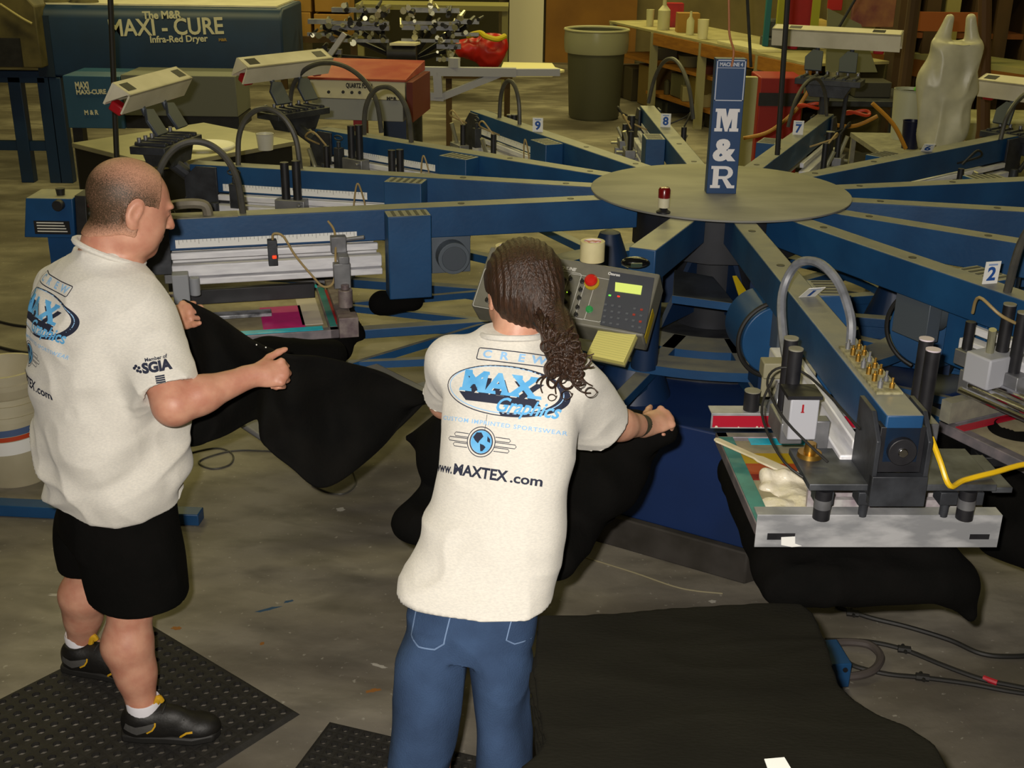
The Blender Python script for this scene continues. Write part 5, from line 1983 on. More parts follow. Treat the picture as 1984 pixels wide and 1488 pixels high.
rr = random.Random(4)
cc = ['3d3520', '6e5a2a', '2a2a22', '5c5a3e', '7c6a34', '33301f', '4a4a38', '85703a']
nn = ['dark brown', 'tan', 'black', 'grey green', 'ochre', 'near-black', 'slate', 'light tan']
for i, (f, z, h_) in enumerate(((.06, 0, .42), (.2, 0, .5), (.33, 0, .14), (.44, .225, .28), (.56, .225, .3), (.68, 0, .15), (.80, .225, .3), (.94, .225, .3))):
    c = on_bench(f, .38, z)
    g = MB()
    g.box(-.2, .2, -.2, .2, 0, h_, M=Matrix.Translation(c) @ Matrix.Rotation(math.atan2(dirb.y, dirb.x) + rr.uniform(-.1, .1), 4, 'Z'))
    tag(obj('storage_box', g, mat('under_bench_%d' % i, cc[i], .8), world=True, bevel=.01), nn[i] + ' storage box ' + ('on the floor' if z == 0 else 'on the bottom shelf') + ' under the wooden edged workbench', 'box', 'large boxes stored under the workbench')

# screens and racks at the upper right
def panel(nm, u0, v0, u1, v1, Y, m, lab, cat, dep=0.05, edge=None, group=None):
    a, b = Q(u0, v1, Y), Q(u1, v0, Y)
    t_ = thing(nm, lab, cat, ((a.x + b.x) / 2, Y + dep / 2, a.z), 0, group)
    g = MB()
    g.box(a.x, b.x, Y, Y + dep, a.z, b.z)
    obj('face', g, m, t_, world=True, bevel=0.004)
    if edge:
        for x0, x1 in ((a.x - .02, a.x + .05), (b.x - .05, b.x + .02)):
            g = MB()
            g.box(x0, x1, Y - .012, Y + dep, a.z, b.z)
            obj('frame_side', g, edge, t_, world=True)
    return t_
z0b = zb2
panel('stored_screen', 1478, -60, 1502, 90, 10.6, mat('teal_frame', '1f6a6e', 0.6), 'teal edged screen standing on the bench left of the red screen', 'screen', group='screens standing on the bench')
panel('stored_screen', 1506, -60, 1592, 84, 10.7, mat('red_emulsion', 'a3140c', 0.5, c2='8f1210', scale=3), 'large red screen with yellow-green edges standing on the bench', 'screen', edge=mat('yellow_green_edge', '9a9a1c', 0.6), group='screens standing on the bench')
panel('stored_screen', 1604, -60, 1640, 20, 11.4, mat('red_emulsion'  , 'a3140c'), 'smaller red screen showing behind the grey sheet', 'screen', group='screens standing on the bench')
panel('plum_curtain', 1650, -60, 1745, 52, 12.0, mat('plum_fabric', '5a2434', 0.8, c2='8a6040', scale=4), 'plum coloured patterned cloth hanging at the upper right', 'cloth', dep=.08)
a, b, c_, d_ = Q(1600, 140, 10.2), Q(1598, 14, 10.3), Q(1662, 45, 10.3), Q(1700, 140, 10.2)
g = MB()
g.prism([(p.x, p.z) for p in (a, d_, c_, b)], 'y', 10.2, 10.22)
tag(obj('grey_sheet', g, mat('grey_green_sheet', '7c7c5c', 0.7), world=True), 'grey green triangular sheet leaning beside the red screen', 'sheet')
# long bench with cloth, right
g = MB()
a, b = P(1600, 80, 1.0), P(2100, 150, 1.0)
t = thing('cutting_table', 'long table with a crumpled pale sheet and wooden rail behind the plastic bag', 'table', ((a.x + b.x) / 2, (a.y + b.y) / 2 + .4, 0))
g = MB()
g.prism([(a.x, a.y), (b.x, b.y), (b.x + .2, b.y + .8), (a.x + .2, a.y + .8)], 'z', .95, 1.0)
obj('top', g, mat('green_grey_top', '7b7d56', 0.7, c2='969060', scale=2), t, world=True)
g = MB()
v_ = (b - a).normalized()
M = frame_m(a, v_, Vector((-v_.y, v_.x, 0)))
g.box(0.1, (b - a).length, 0, 0.05, -0.22, -0.05, M=M)
obj('rail', g, mat('orange_brown_rail', '7a4a14', 0.7), t, world=True)
for f in (0.1, .4, .7, .98):
    p = a.lerp(b, f)
    g = MB()
    g.box(p.x - .05, p.x + .05, p.y + .05, p.y + .15, 0, .95)
    obj('leg', g, DARKW, t, world=True)
s = SDF(P(1650, 90, 1.0) - Vector((.3, .3, .05)), P(1770, 70, 1.0) + Vector((.4, .6, .3)), 0.02)
for (u, v, r1, r2) in ((1680, 72, .3, .03), (1720, 68, .25, .05), (1750, 60, .16, .1), (1700, 80, .3, .03)):
    s.op(ell(P(u, v, 1.01), (r1, .2, r2)), 0.05)
t = thing('crumpled_sheet', 'crumpled cream sheet lying on the long table left of the dark post', 'sheet', tuple(P(1710, 75, 1.0)))
sdf_obj('fabric', s, mat('cream_fabric', 'a8a06c', 0.8), t, disp=lambda V, n: fold(V, 0.02, 5, 3))
# wall racks at far right
t = thing('dark_shelving', 'tall dark brown wooden shelving filling the upper right background', 'shelving', (Q(1880, 50, 12.5).x, 12.8, 0))
for u in (1760, 1812, 1850, 1905, 1950, 2010):
    g = MB()
    p = Q(u, 0, 12.5)
    g.box(p.x - .07, p.x + .07, 12.5, 13.1, 0, 2.4)
    obj('upright', g, DARKW if u != 1850 else mat('straw_panel', '8f8650', 0.8), t, world=True)
for z in (1.15, 1.7, 2.25):
    g = MB()
    g.box(Q(1750, 0, 12.5).x, Q(2040, 0, 12.5).x, 12.52, 13.1, z, z + .05)
    obj('shelf', g, mat('rust_brown_shelf', '6b3a12', 0.8), t, world=True)
g = MB()
g.box(Q(1700, 0, 13.2).x, Q(2060, 0, 13.2).x, 13.15, 13.2, 0, 2.5)
obj('back_panel', g, mat('rack_back', '3a2f14', 0.9, c2='5c4c20', scale=1.5), t, world=True)
g = MB()
a, b = Q(1765, 60, 11.6), Q(1900, 25, 11.6)
g.box(a.x, b.x, 11.6, 11.66, a.z, b.z)
g.box(a.x, a.x + .06, 11.6, 11.66, 0, a.z)
g.box(b.x - .06, b.x, 11.6, 11.66, 0, a.z)
tag(obj('rust_board', g, mat('rust_board', '854512', 0.7), world=True), 'rust orange board standing behind the plastic bag handles', 'board')
# posts and hanging lines
def post(u0, v0, u1, v1, Y, r, m, nm, lab, cat, bottom=0.0, n=10):
    p, q = Q(u0, v0, Y), Q(u1, v1, Y)
    top_ = p + (p - q).normalized() * 2.5
    g = MB()
    if bottom is None: g.tube([top_, p, q], r, n=n, smooth=False)
    else:
        q2 = Vector((q.x, q.y, bottom))
        g.tube([top_, p, q, q2], r, n=n, smooth=False)
    return tag(obj(nm, g, m, world=True), lab, cat)
post(1772, 0, 1752, 160, 9.5, 0.05, DARKW, 'dark_post', 'dark brown round post beside the white bag', 'post')
post(1908, 30, 1905, 250, 8.5, 0.045, mat('brown_post', '4e3316', .7), 'brown_post', 'brown post standing right of the white bag', 'post')
post(214, 0, 226, 300, 6.9, 0.016, RUBBER, 'hanging_hose', 'black air hose hanging from the ceiling at left in front of the dryer', 'hose', 0.93)
post(1526, 0, 1506, 300, 5.75, 0.013, RUBBER, 'hanging_hose', 'black hose hanging from the ceiling just right of the blue sign', 'hose', 1.22)
post(1656, 0, 1612, 76, 7.6, 0.009, RUBBER, 'hanging_hose', 'thin slanting black line right of the red screen', 'hose', None)
post(1448, 0, 1455, 130, 9.0, 0.012, DARKM, 'hanging_hose', 'dark grey line hanging in front of the bench machine', 'hose', None)
g = MB()
p = Q(1455, 150, 9.2)
g.box(p.x - .055, p.x + .055, 9.2, 9.28, 0, p.z)
tag(obj('white_post', g, mat('off_white_post', 'a8a47e', .7), world=True), 'short off white square post right of the sign base', 'post')
t = thing('red_cabinet', 'dark red tool cabinet with a black band behind the white post', 'cabinet', (Q(1510, 200, 9.5).x, 9.7, 0))
a, b = Q(1474, 150, 9.5), Q(1560, 150, 9.5)
g = MB()
g.box(a.x, b.x, 9.5, 9.9, 0.05, a.z)
obj('body', g, mat('cabinet_red', '8c120c', .5), t, world=True, bevel=.01)
g = MB()
z1 = Q(1500, 180, 9.5).z
g.box(a.x - .002, b.x + .002, 9.49, 9.5, z1 - .1, z1)
obj('black_band', g, BLACKM, t, world=True)

# ---- white carrier bag and pails around arm 6
pb = Q(1832, 285, 6.5)
t = thing('carrier_bag', 'white plastic carrier bag with two handles pulled up, hanging above arm 6', 'bag', (pb.x, 6.5, pb.z))
s = SDF(Vector((pb.x - .3, 6.25, pb.z - .05)), Vector((pb.x + .3, 6.75, pb.z + .85)), 0.009)
zz = lambda v: Q(1832, v, 6.5).z
xx = lambda u: Q(u, 200, 6.5).x
sec = []
for v, l_, r2 in ((292, 1795, 1850), (275, 1790, 1870), (240, 1785, 1885), (200, 1778, 1886), (150, 1772, 1888), (110, 1785, 1885), (80, 1792, 1882)):
    sec.append((zz(v), (xx(l_) + xx(r2)) / 2, 6.5, (xx(r2) - xx(l_)) / 2, 0.075))
s.op(loft(sec, 0, 2.2), 0.02)
for (u0, v0, u1, v1) in ((1808, 90, 1817, 36), (1868, 90, 1858, 36)):
    s.op(cone((xx(u0), 6.5, zz(v0)), (xx(u1), 6.5, zz(v1)), 0.045, 0.026), 0.02)
sdf_obj('plastic', s, mat('white_film', 'c6c2a2', 0.4, c2='b0ac8e', scale=8), t, disp=lambda V, n: fold(V, 0.013, 9, 3, (1, 1, .5)) - .004, smooth_it=2)
def pail(c, r, h, m, inner, lab, fill, rim=True, nm='ink_pail'):
    t_ = thing(nm, lab, 'pail', tuple(c))
    g = MB()
    g.lathe([(0.001, 0), (r * .85, 0), (r, h), (r * 1.04, h), (r * .95, h), (r * .8, 0.01), (0.001, .01)], n=30)
    obj('pail', g, m, t_)
    g = MB()
    g.lathe([(0.001, fill), (r * .93, fill)], n=30, caps=False)
    g.add([(r * .93 * math.cos(i * PI / 15), r * .93 * math.sin(i * PI / 15), fill) for i in range(30)], [tuple(range(30))])
    obj('ink', g, inner, t_)
    return t_
pp = P(1752, 268, 0.95)
pail(pp, 0.105, Q(1752, 172, pp.y).z - .95, mat('cloudy_pail', 'aeb09c', 0.4), mat('teal_ink', '0a3a4a', 0.2), 'white ink pail with dark teal ink and a green stick left of the carrier bag', Q(1752, 172, pp.y).z - .97)
p2 = P(1762, 287, 0.95)
pail(p2, 0.06, .17, mat('dark_blue_cup', '0c1030', .3), mat('navy_ink', '141c60', .3), 'small dark blue cup in front of the white ink pail', .15, nm='ink_cup')
g = MB()
g.box(pp.x - .3, pp.x + .35, pp.y - .55, pp.y + .2, .92, .95)
for x, y in ((-.28, -.53), (.33, -.53), (-.28, .18), (.33, .18)):
    g.box(pp.x + x - .015, pp.x + x + .015, pp.y + y - .015, pp.y + y + .015, 0, .92)
tag(obj('side_stand', g, DUSTY, world=True), 'small grey metal stand holding the ink pails beside arm 6', 'stand')
g = MB()
g.tube([Q(1772, 175, pp.y - .02), Q(1812, 128, pp.y - .05)], 0.012, n=8)
tag(obj('stir_stick', g, mat('bright_green', '4ca81c', .5), world=True), 'bright green stir stick leaning out of the white ink pail', 'stick')
# orange and yellow air lines around arm 7
for i, pts in enumerate((((1440, 268), (1490, 255), (1540, 215), (1570, 170)), ((1585, 235), (1650, 245), (1700, 225)), ((1690, 200), (1730, 240), (1755, 288)))):
    g = MB()
    g.tube([Q(u, v, 7.4 - .2 * i) for u, v in pts], 0.012, n=8)
    tag(obj('air_line', g, mat('orange_air_line', 'b07a20', .5), world=True), ['orange air line curving beside the number 7 tag', 'orange air line looping below arm 7', 'orange air line dropping in front of the ink pail'][i], 'air line')
for i, (u, v, c_) in enumerate(((1570, 205, 'c03818'), (1662, 220, 'c8341c'))):
    p = Q(u, v, 7.2)
    g = MB()
    g.tube([(p.x + .07 * math.cos(a), p.y + .04 * math.sin(a), p.z + .004 * i + .01 * math.sin(2 * a)) for a in np.linspace(0, 6.1, 14)], .01, n=8, sub=3)
    tag(obj('coiled_line', g, mat('orange_red_coil', 'c23a1a', .5), world=True), ['orange red coil of line left of arm 7', 'orange red coil of line right of arm 7'][i], 'coil')

# more clutter: things on the bench shelf and the floor behind arms 6 and 7
rr = random.Random(21)
pal = ['3a3524', '6d6642', '9c946a', '2b2b26', '57512f', '7a3a1c', '8a835c', '44402c', 'a89c6c', '33402f']
names = ['dark brown', 'olive', 'pale khaki', 'black', 'moss', 'rust', 'straw', 'murky', 'cream', 'dark green']
k_ = 0
for f, d, z in ((.38, .5, .785), (.48, .52, .785), (.58, .5, .785), (.68, .52, .785), (.78, .5, .785), (.62, .2, .59), (.9, .25, .59), (.36, .2, .22), (.62, .2, .22), (.82, .2, .22)):
    c = on_bench(f, d, z)
    w, h_ = rr.uniform(.06, .13), rr.uniform(.08, .15)
    g = MB()
    if k_ % 3 == 0: g.box(-w, w, -.08, .08, 0, h_, M=Matrix.Translation(c) @ Matrix.Rotation(rr.uniform(-.5, .5), 4, 'Z'))
    elif k_ % 3 == 1: g.lathe([(0.001, 0), (w * .6, 0), (w * .6, h_), (w * .25, h_ * 1.2), (.001, h_ * 1.2)], c=c, n=16)
    else: g.lathe([(0.001, 0), (w * .7, 0), (w * .8, h_), (w * .7, h_), (.001, h_ * .6)], c=c, n=16)
    nm = ('small_carton', 'flask', 'small_pot')[k_ % 3]
    tag(obj(nm, g, mat('clutter_b%d' % k_, pal[k_], .7), world=True, bevel=.004),
        names[k_] + ' ' + ('small carton', 'flask', 'small pot')[k_ % 3] + ' on the ' + ('narrow middle' if z > .7 else 'lower' if z > .5 else 'bottom') + ' shelf of the workbench', ('carton', 'flask', 'pot')[k_ % 3], 'small things on the workbench shelves')
    k_ += 1
for i, (u, v, Y, w, h_, dz, c_, nm, lab) in enumerate((
        (1600, 185, 8.6, .35, .10, .9, '5a5848', 'parts_tray', 'grey parts tray on the cart behind the number 7 tag'),
        (1690, 190, 8.7, .3, .13, .9, '3b3a33', 'toolbox', 'dark grey toolbox on the cart left of the ink pail'),
        (1640, 172, 8.8, .2, .16, .9, '777468', 'metal_box', 'pale grey metal box standing behind the parts tray'))):
    p = P(u, v, dz)
    g = MB()
    g.box(p.x - w / 2, p.x + w / 2, p.y, p.y + .25, dz, dz + h_)
    tag(obj(nm, g, mat('cart_item_%d' % i, c_, .6), world=True, bevel=.01), lab, nm.replace('_', ' '))
p = P(1645, 190, .9)
t = thing('tool_cart', 'dark metal tool cart standing beyond the far ends of arms 6 and 7', 'cart', (p.x, p.y + .2, 0))
g = MB()
g.box(-.65, .6, -.35, .45, .85, .9)
obj('top', g, DARKM, t, bevel=.006)
g = MB()
g.box(-.62, .57, -.3, .42, .3, .34)
obj('shelf', g, DARKM, t, bevel=.006)
for x, y in ((-.62, -.32), (.57, -.32), (-.62, .42), (.57, .42)):
    g = MB()
    g.box(x - .02, x + .02, y - .02, y + .02, 0, .85)
    obj('leg', g, DARKM, t)
# right edge: pale wrapped stack and dark opening below the long table
p = P(1930, 225, .75)
t = thing('wrapped_stack', 'low pale plastic wrapped stack under the long table at the right edge', 'stack', (p.x + .2, p.y + .3, 0))
g = MB()
g.box(-.5, .6, -.25, .3, 0, .72)
obj('load', g, mat('wrapped_pale', '9b9878', .5, c2='7e7c60', scale=5), t, bevel=.04)
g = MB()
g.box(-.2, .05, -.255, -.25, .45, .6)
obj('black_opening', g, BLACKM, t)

# ================================================================== black shirts, mats, buckets, cables
def poly_sdf(pts, z0, z1):
    pts = [tuple(p) for p in pts]
    n = len(pts)

    def fn(X, Y, Z):
        d = np.full(np.broadcast(X, Y).shape, 1e9, np.float32)
        sgn = np.ones(d.shape, np.float32)
        for i in range(n):
            ax, ay = pts[i]
            bx, by = pts[(i + 1) % n]
            ex, ey = bx - ax, by - ay
            wx, wy = X - ax, Y - ay
            t = np.clip((wx * ex + wy * ey) / (ex * ex + ey * ey), 0, 1)
            d = np.minimum(d, (wx - t * ex) ** 2 + (wy - t * ey) ** 2)
            c1, c2, c3 = (Y >= ay), (Y < by), (ex * wy > ey * wx)
            fl = (c1 & c2 & c3) | (~c1 & ~c2 & ~c3)
            sgn = np.where(fl, -sgn, sgn)
        d = sgn * np.sqrt(d)
        dz = np.abs(Z - (z0 + z1) / 2) - (z1 - z0) / 2
        a, b = np.maximum(d, 0), np.maximum(dz, 0)
        return np.sqrt(a * a + b * b) + np.minimum(np.maximum(d, dz), 0)
    A = np.array(pts)
    return fn, (A[:, 0].min(), A[:, 1].min(), z0), (A[:, 0].max(), A[:, 1].max(), z1)


# shirts loaded on the pallets
def pallet_shirt(k, label, extra=(), y0=-0.23, y1=0.23, x0=1.55, x1=2.36):
    t = thing('black_shirt', label, 'shirt', tuple(SW(k, 2.0, 0, .742)), 0, 'black shirts loaded on the pallets')
    lo = Vector((min(SW(k, x, y, 0).x for x in (x0, x1) for y in (y0, y1)) - .2, min(SW(k, x, y, 0).y for x in (x0, x1) for y in (y0, y1)) - .2, .35))
    hi = Vector((max(SW(k, x, y, 0).x for x in (x0, x1) for y in (y0, y1)) + .2, max(SW(k, x, y, 0).y for x in (x0, x1) for y in (y0, y1)) + .2, .80))
    for p in extra:
        for q in p[:2]:
            lo = Vector((min(lo.x, q.x - .12), min(lo.y, q.y - .12), min(lo.z, q.z - .1)))
            hi = Vector((max(hi.x, q.x + .12), max(hi.y, q.y + .12), max(hi.z, q.z + .1)))
    s = SDF(lo, hi, 0.009)
    c = [SW(k, x, y, 0) for x, y in ((x0, y0 + .04), (x0 + .08, y0), (x1 - .05, y0), (x1, y0 + .05), (x1, y1 - .05), (x1 - .05, y1), (x0 + .08, y1), (x0, y1 - .04))]
    s.op(poly_sdf([(p.x, p.y) for p in c], .715, .748), .03)
    for (p, q, r0, r1) in extra: s.op(cone(p, q, r0, r1), .05)
    # hanging skirt of cloth on all sides
    for a, b in ((0.1, 1.0),):
        s.op(cone(SW(k, x1 - .02, y0 + .05, .69), SW(k, x1 - .02, y1 - .05, .69), .045, .045), .05)
        s.op(cone(SW(k, x0 + .1, y0 + .0, .69), SW(k, x1 - .05, y0 + .0, .68), .04, .05), .05)
        s.op(cone(SW(k, x0 + .1, y1 + .0, .69), SW(k, x1 - .05, y1 + .0, .68), .04, .05), .05)
    sdf_obj('fabric', s, BLACKCLOTH, t, disp=lambda V, n: fold(V, 0.008, 7, k, (1, 1, .6)) - .002, smooth_it=2)
    return t


pallet_shirt(1, 'black shirt loaded under arm 1, hem and one sleeve hanging below the silver bar',
             [(Q(1515, 1085, 2.75), Q(1640, 1100, 2.75), .06, .085), (Q(1640, 1100, 2.75), Q(1790, 1075, 2.75), .08, .065), (Q(1530, 1110, 2.75), Q(1600, 1110, 2.75), .05, .06),
              (Q(1800, 1070, 2.74), Q(1845, 1120, 2.72), .06, .05), (Q(1842, 1120, 2.70), Q(1880, 1190, 2.68), .042, .016)])
pallet_shirt(14, 'black shirt on the pallet that the long-haired man is pulling straight',
             [(Q(1150, 930, 3.0), Q(1200, 900, 3.05), .1, .09), (Q(1160, 960, 2.95), Q(1190, 950, 3.0), .07, .07), (Q(1230, 850, 3.15), Q(1150, 840, 3.1), .08, .08),
              (Q(792, 848, 3.22), Q(880, 855, 3.15), .018, .12), (Q(860, 890, 3.1), Q(920, 900, 3.05), .08, .09),
              (Q(1240, 850, 3.02), Q(1290, 838, 3.03), .05, .035)])
pallet_shirt(12, 'black shirt on the pallet under the nearest left arm',
             [(Q(520, 690, 3.95), Q(640, 690, 3.95), .06, .06), (Q(400, 700, 4.0), Q(520, 690, 3.95), .05, .06), (Q(740, 588, 4.6), Q(800, 585, 4.6), .05, .045)])
pallet_shirt(2, 'black shirt on the pallet at the right edge of the picture',
             [(Q(1960, 880, 3.4), Q(1990, 1030, 3.2), .12, .1), (Q(1935, 1040, 3.15), Q(2000, 1050, 3.1), .06, .08)], y0=-.27)
g = MB()
g.prism([(p.x, p.z) for p in (Q(1890, 876, 3.3), Q(1985, 874, 3.3), Q(1985, 892, 3.3), Q(1888, 896, 3.3))], 'y', 3.26, 3.34)
tag(obj('pallet_end_bar', g, BLACKM, world=True, bevel=.004), 'short black bar sticking out in front of the black shirt at the right edge', 'bar')

# the shirt the bald man holds open
top = [Q(352, 578, 3.42), Q(400, 600, 3.38), Q(445, 628, 3.33), Q(510, 672, 3.22), Q(560, 688, 3.12), Q(620, 690, 3.2), Q(690, 706, 3.28), Q(760, 730, 3.36), Q(826, 765, 3.42)]
bot = [Q(360, 866, 3.4), Q(400, 858, 3.38), Q(440, 842, 3.34), Q(500, 812, 3.22), Q(512, 862, 3.16), Q(562, 905, 3.12), Q(630, 946, 3.15), Q(735, 868, 3.3), Q(824, 775, 3.41)]
T, B = catmull(top, 5), catmull(bot, 5)
nu, nv = len(T), 30
g = MB()
vs = []
for j in range(nv + 1):
    t = j / nv
    for i in range(nu):
        u = i / (nu - 1)
        p = T[i].lerp(B[i], t)
        w = math.sin(PI * t) ** .6
        p = p + Vector((0, (0.05 * math.sin(u * 17 + t * 4) + 0.03 * math.sin(u * 31 - t * 6 + 2)) * w * (0.4 + .6 * t) + .05 * math.sin(PI * u) * math.sin(PI * t), 0))
        vs.append(p)
g.add(vs, [(j * nu + i, j * nu + i + 1, (j + 1) * nu + i + 1, (j + 1) * nu + i) for j in range(nv) for i in range(nu - 1)])
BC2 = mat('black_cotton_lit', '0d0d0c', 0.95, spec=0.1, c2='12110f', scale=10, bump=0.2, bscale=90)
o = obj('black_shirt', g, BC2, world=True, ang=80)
so = o.modifiers.new('thickness', 'SOLIDIFY')
so.thickness = 0.016
so.offset = 0
sb = o.modifiers.new('sub', 'SUBSURF')
sb.levels = sb.render_levels = 1
tag(o, 'black shirt held open between the hands of the bald man', 'shirt')
g = MB()
for (u, v) in ((515, 673), (497, 668)):
    p = Q(u, v, 3.17)
    g.sphere(p, .0022, n=8)
obj('lint_speck', g, PAPER, o, world=True)

# stack of black shirts on a stand, bottom right
zt3 = 0.78
outl = [(1046, 1192), (1120, 1192), (1200, 1188), (1300, 1178), (1400, 1172), (1500, 1168), (1552, 1170), (1572, 1184), (1598, 1235), (1612, 1285), (1622, 1325), (1650, 1352), (1700, 1382), (1760, 1408), (1806, 1436), (1822, 1460), (1836, 1495), (1850, 1560), (1700, 1640), (1300, 1660), (1080, 1640), (960, 1580), (975, 1530), (1010, 1486), (1040, 1462), (1058, 1436), (1050, 1395), (1040, 1340), (1036, 1300), (1040, 1250)]
base_pts = [P(u, v, zt3) for u, v in outl]
cen = sum(base_pts, Vector((0, 0, 0))) / len(base_pts)
N_ST = 9
rs = random.Random(2)
for i in range(N_ST):
    z1 = zt3 - i * 0.016
    z0 = z1 - 0.0155
    pts = []
    for p in base_pts:
        q = cen + (p - cen) * (1.0 - .003 * i)
        if p.x < .2 and i: q = q + Vector((rs.uniform(-.014, .006), rs.uniform(-.006, .006), 0))
        if i: q = q + Vector((0, -.006 * (i % 3), 0))
        pts.append((q.x, q.y))
    s = SDF((min(p[0] for p in pts) - .03, min(p[1] for p in pts) - .03, z0 - .03), (max(p[0] for p in pts) + .03, max(p[1] for p in pts) + .03, z1 + .03), 0.008)
    s.op(poly_sdf([(a_, b_) for a_, b_ in pts], z0 + .004, z1 - .003), .004)
    s.f -= 0.003
    t = thing('folded_shirt', 'topmost flat black shirt of the big stack at bottom right' if i == 0 else 'flat black shirt lying in the big stack at bottom right, under its top shirt', 'shirt', (cen.x, cen.y, z0), 0, 'flat black shirts stacked at the bottom right' if i else None)
    sdf_obj('fabric', s, mat('black_cotton_flat', '161510', 0.95, spec=0.1, c2='1b1a14', scale=3, detail=8, bump=0.3, bscale=60, stretch=(1, 2.5, 1)), t,
            disp=(lambda V, n: np.clip(n[:, 2], 0, 1) * fold(V, 0.004, 3.5, 8, (1, 2, 1), 1.0)) if i == 0 else None)
zs_ = zt3 - N_ST * .016
t = thing('garment_stand', 'dark stand hidden under the stack of black shirts', 'stand', (cen.x, cen.y, 0))
g = MB()
ins = [cen + (p - cen) * .9 for p in base_pts]
g.prism([(p.x, p.y) for p in ins][::-1], 'z', zs_ - .03, zs_)
obj('top_board', g, BLACKM, t, world=True)
for x, y in ((.2, 2.3), (.62, 2.3), (.2, 1.75), (.62, 1.75)):
    g = MB()
    g.box(x - .02, x + .02, y - .02, y + .02, 0, zs_ - .03)
    obj('leg', g, BLACKM, t, world=True)
p = P(1508, 1483, zt3 + .004)
g = MB()
g.prism([(-.022, -.03), (.026, -.03), (.016, .022), (-.024, .016)], 'z', 0.0, 0.002, M=Matrix.Translation(p))
tag(obj('white_tag', g, PAPER, world=True), 'small white paper tag lying on the stack of black shirts', 'tag')


# perforated rubber mats
def rubber_mat(o, ux, uy, nx, ny, pitch, label):
    """o: corner; ux, uy: unit directions"""
    g = MB()
    ux, uy = Vector(ux).normalized(), Vector(uy).normalized()
    H = 0.012
    r = pitch * .30
    pr8 = [(math.cos(PI / 4 * i + PI / 8), math.sin(PI / 4 * i + PI / 8)) for i in range(8)]
    for i in range(nx):
        for j in range(ny):
            c = (i + .5) * pitch, (j + .5) * pitch
            sq = []
            for x, y in pr8:
                m_ = max(abs(x), abs(y))
                sq.append((c[0] + x / m_ * pitch / 2 * 1.0, c[1] + y / m_ * pitch / 2))
            cor = [(c[0] + a * pitch / 2, c[1] + b * pitch / 2) for a, b in ((1, 1), (-1, 1), (-1, -1), (1, -1))]
            ho = [(c[0] + x * r, c[1] + y * r) for x, y in pr8]
            W = lambda p, z: Vector(o) + ux * p[0] + uy * p[1] + Vector((0, 0, z))
            vs = [W(p, H) for p in sq] + [W(p, H + .002) for p in ho] + [W(p, .001) for p in ho] + [W(p, H) for p in cor]
            fs = []
            for k in range(8):
                k2 = (k + 1) % 8
                if k % 2 == 0: fs.append((k, 16 + 8 + k // 2, k2, 8 + k2, 8 + k))
                else: fs.append((k, k2, 8 + k2, 8 + k))
                fs.append((8 + k, 8 + k2, 16 + k2, 16 + k))
            g.add(vs, fs)
    a, b = nx * pitch, ny * pitch
    W = lambda x, y, z: Vector(o) + ux * x + uy * y + Vector((0, 0, z))
    e = .014
    for (p, q, p2, q2) in (((0, 0), (a, 0), (-e, -e), (a + e, -e)), ((a, 0), (a, b), (a + e, -e), (a + e, b + e)), ((a, b), (0, b), (a + e, b + e), (-e, b + e)), ((0, b), (0, 0), (-e, b + e), (-e, -e))):
        g.add([W(*p, H), W(*q, H), W(*q2, .0005), W(*p2, .0005)], [(0, 1, 2, 3)])
    ob = obj('rubber_mat', g, mat('mat_rubber', '171512', 0.8, c2='22201b', scale=20, bump=.2), world=True, smooth=False)
    return tag(ob, label, 'mat')


R_ = Vector((-.655, 3.0, 0))
T_ = Vector((-1.23, 3.46, 0))
ux_ = (T_ - R_).normalized()
uy_ = Vector((-ux_.y, ux_.x, 0))
if uy_.y > 0: uy_ = -uy_
rubber_mat(R_, ux_, uy_, 17, 26, 0.0435, 'large black perforated rubber mat under the bald man')
a, b = Vector((-.53, 2.95, 0)), Vector((-.33, 2.885, 0))
ux2 = (b - a).normalized()
rubber_mat(a, ux2, Vector((ux2.y, -ux2.x, 0)), 20, 16, 0.036, 'smaller black rubber mat at the feet of the long-haired man')

# nested white pails at the left edge
c = Vector((-2.13, 4.62, 0))
BK = mat('pail_white', 'bdb69c', 0.5, c2='a89f84', scale=3)
r = 0.15
t = thing('white_pail', 'large white pail with a striped blue and red label at the left edge', 'pail', tuple(c))
g = MB()
g.lathe([(0.001, 0), (r * .88, 0), (r * .9, .01), (r * .98, .30), (r * 1.05, .30), (r * 1.05, .325), (r, .325), (r, .35), (r * 1.06, .35), (r * 1.06, .375), (r, .375), (r, .40), (r * .95, .40), (r * .84, .02), (.001, .02)], n=48)
o = obj('pail', g, BK, t)
for nm, z0, z1, m in (('label_blue', .235, .265, mat('label_blue', '4a5f86', .6)), ('label_white', .15, .21, PAPER), ('label_red', .213, .233, mat('label_red', 'b8401c', .6))):
    g = MB()
    n_ = 18
    vs = []
    for i in range(n_ + 1):
        a_ = math.radians(-110 + i * 5.2)
        for z in (z0, z1):
            rr_ = r * (.9 + .08 * z / .3) + .0015
            vs.append((rr_ * math.cos(a_), rr_ * math.sin(a_), z + .012 * i / n_))
    g.add(vs, [(2 * i, 2 * i + 2, 2 * i + 3, 2 * i + 1) for i in range(n_)])
    obj(nm, g, m, o)
t2 = thing('white_pail', 'upper white pail nested in the labelled pail at the left edge', 'pail', (c.x, c.y, .30))
g = MB()
g.lathe([(0.001, 0), (r * .8, 0), (r * .97, .14), (r * 1.03, .14), (r * 1.03, .16), (r * .99, .165), (r * .99, .19), (r * 1.05, .19), (r * 1.05, .205), (r * .95, .205), (r * .8, .02), (.001, .02)], n=48)
obj('pail', g, BK, t2)

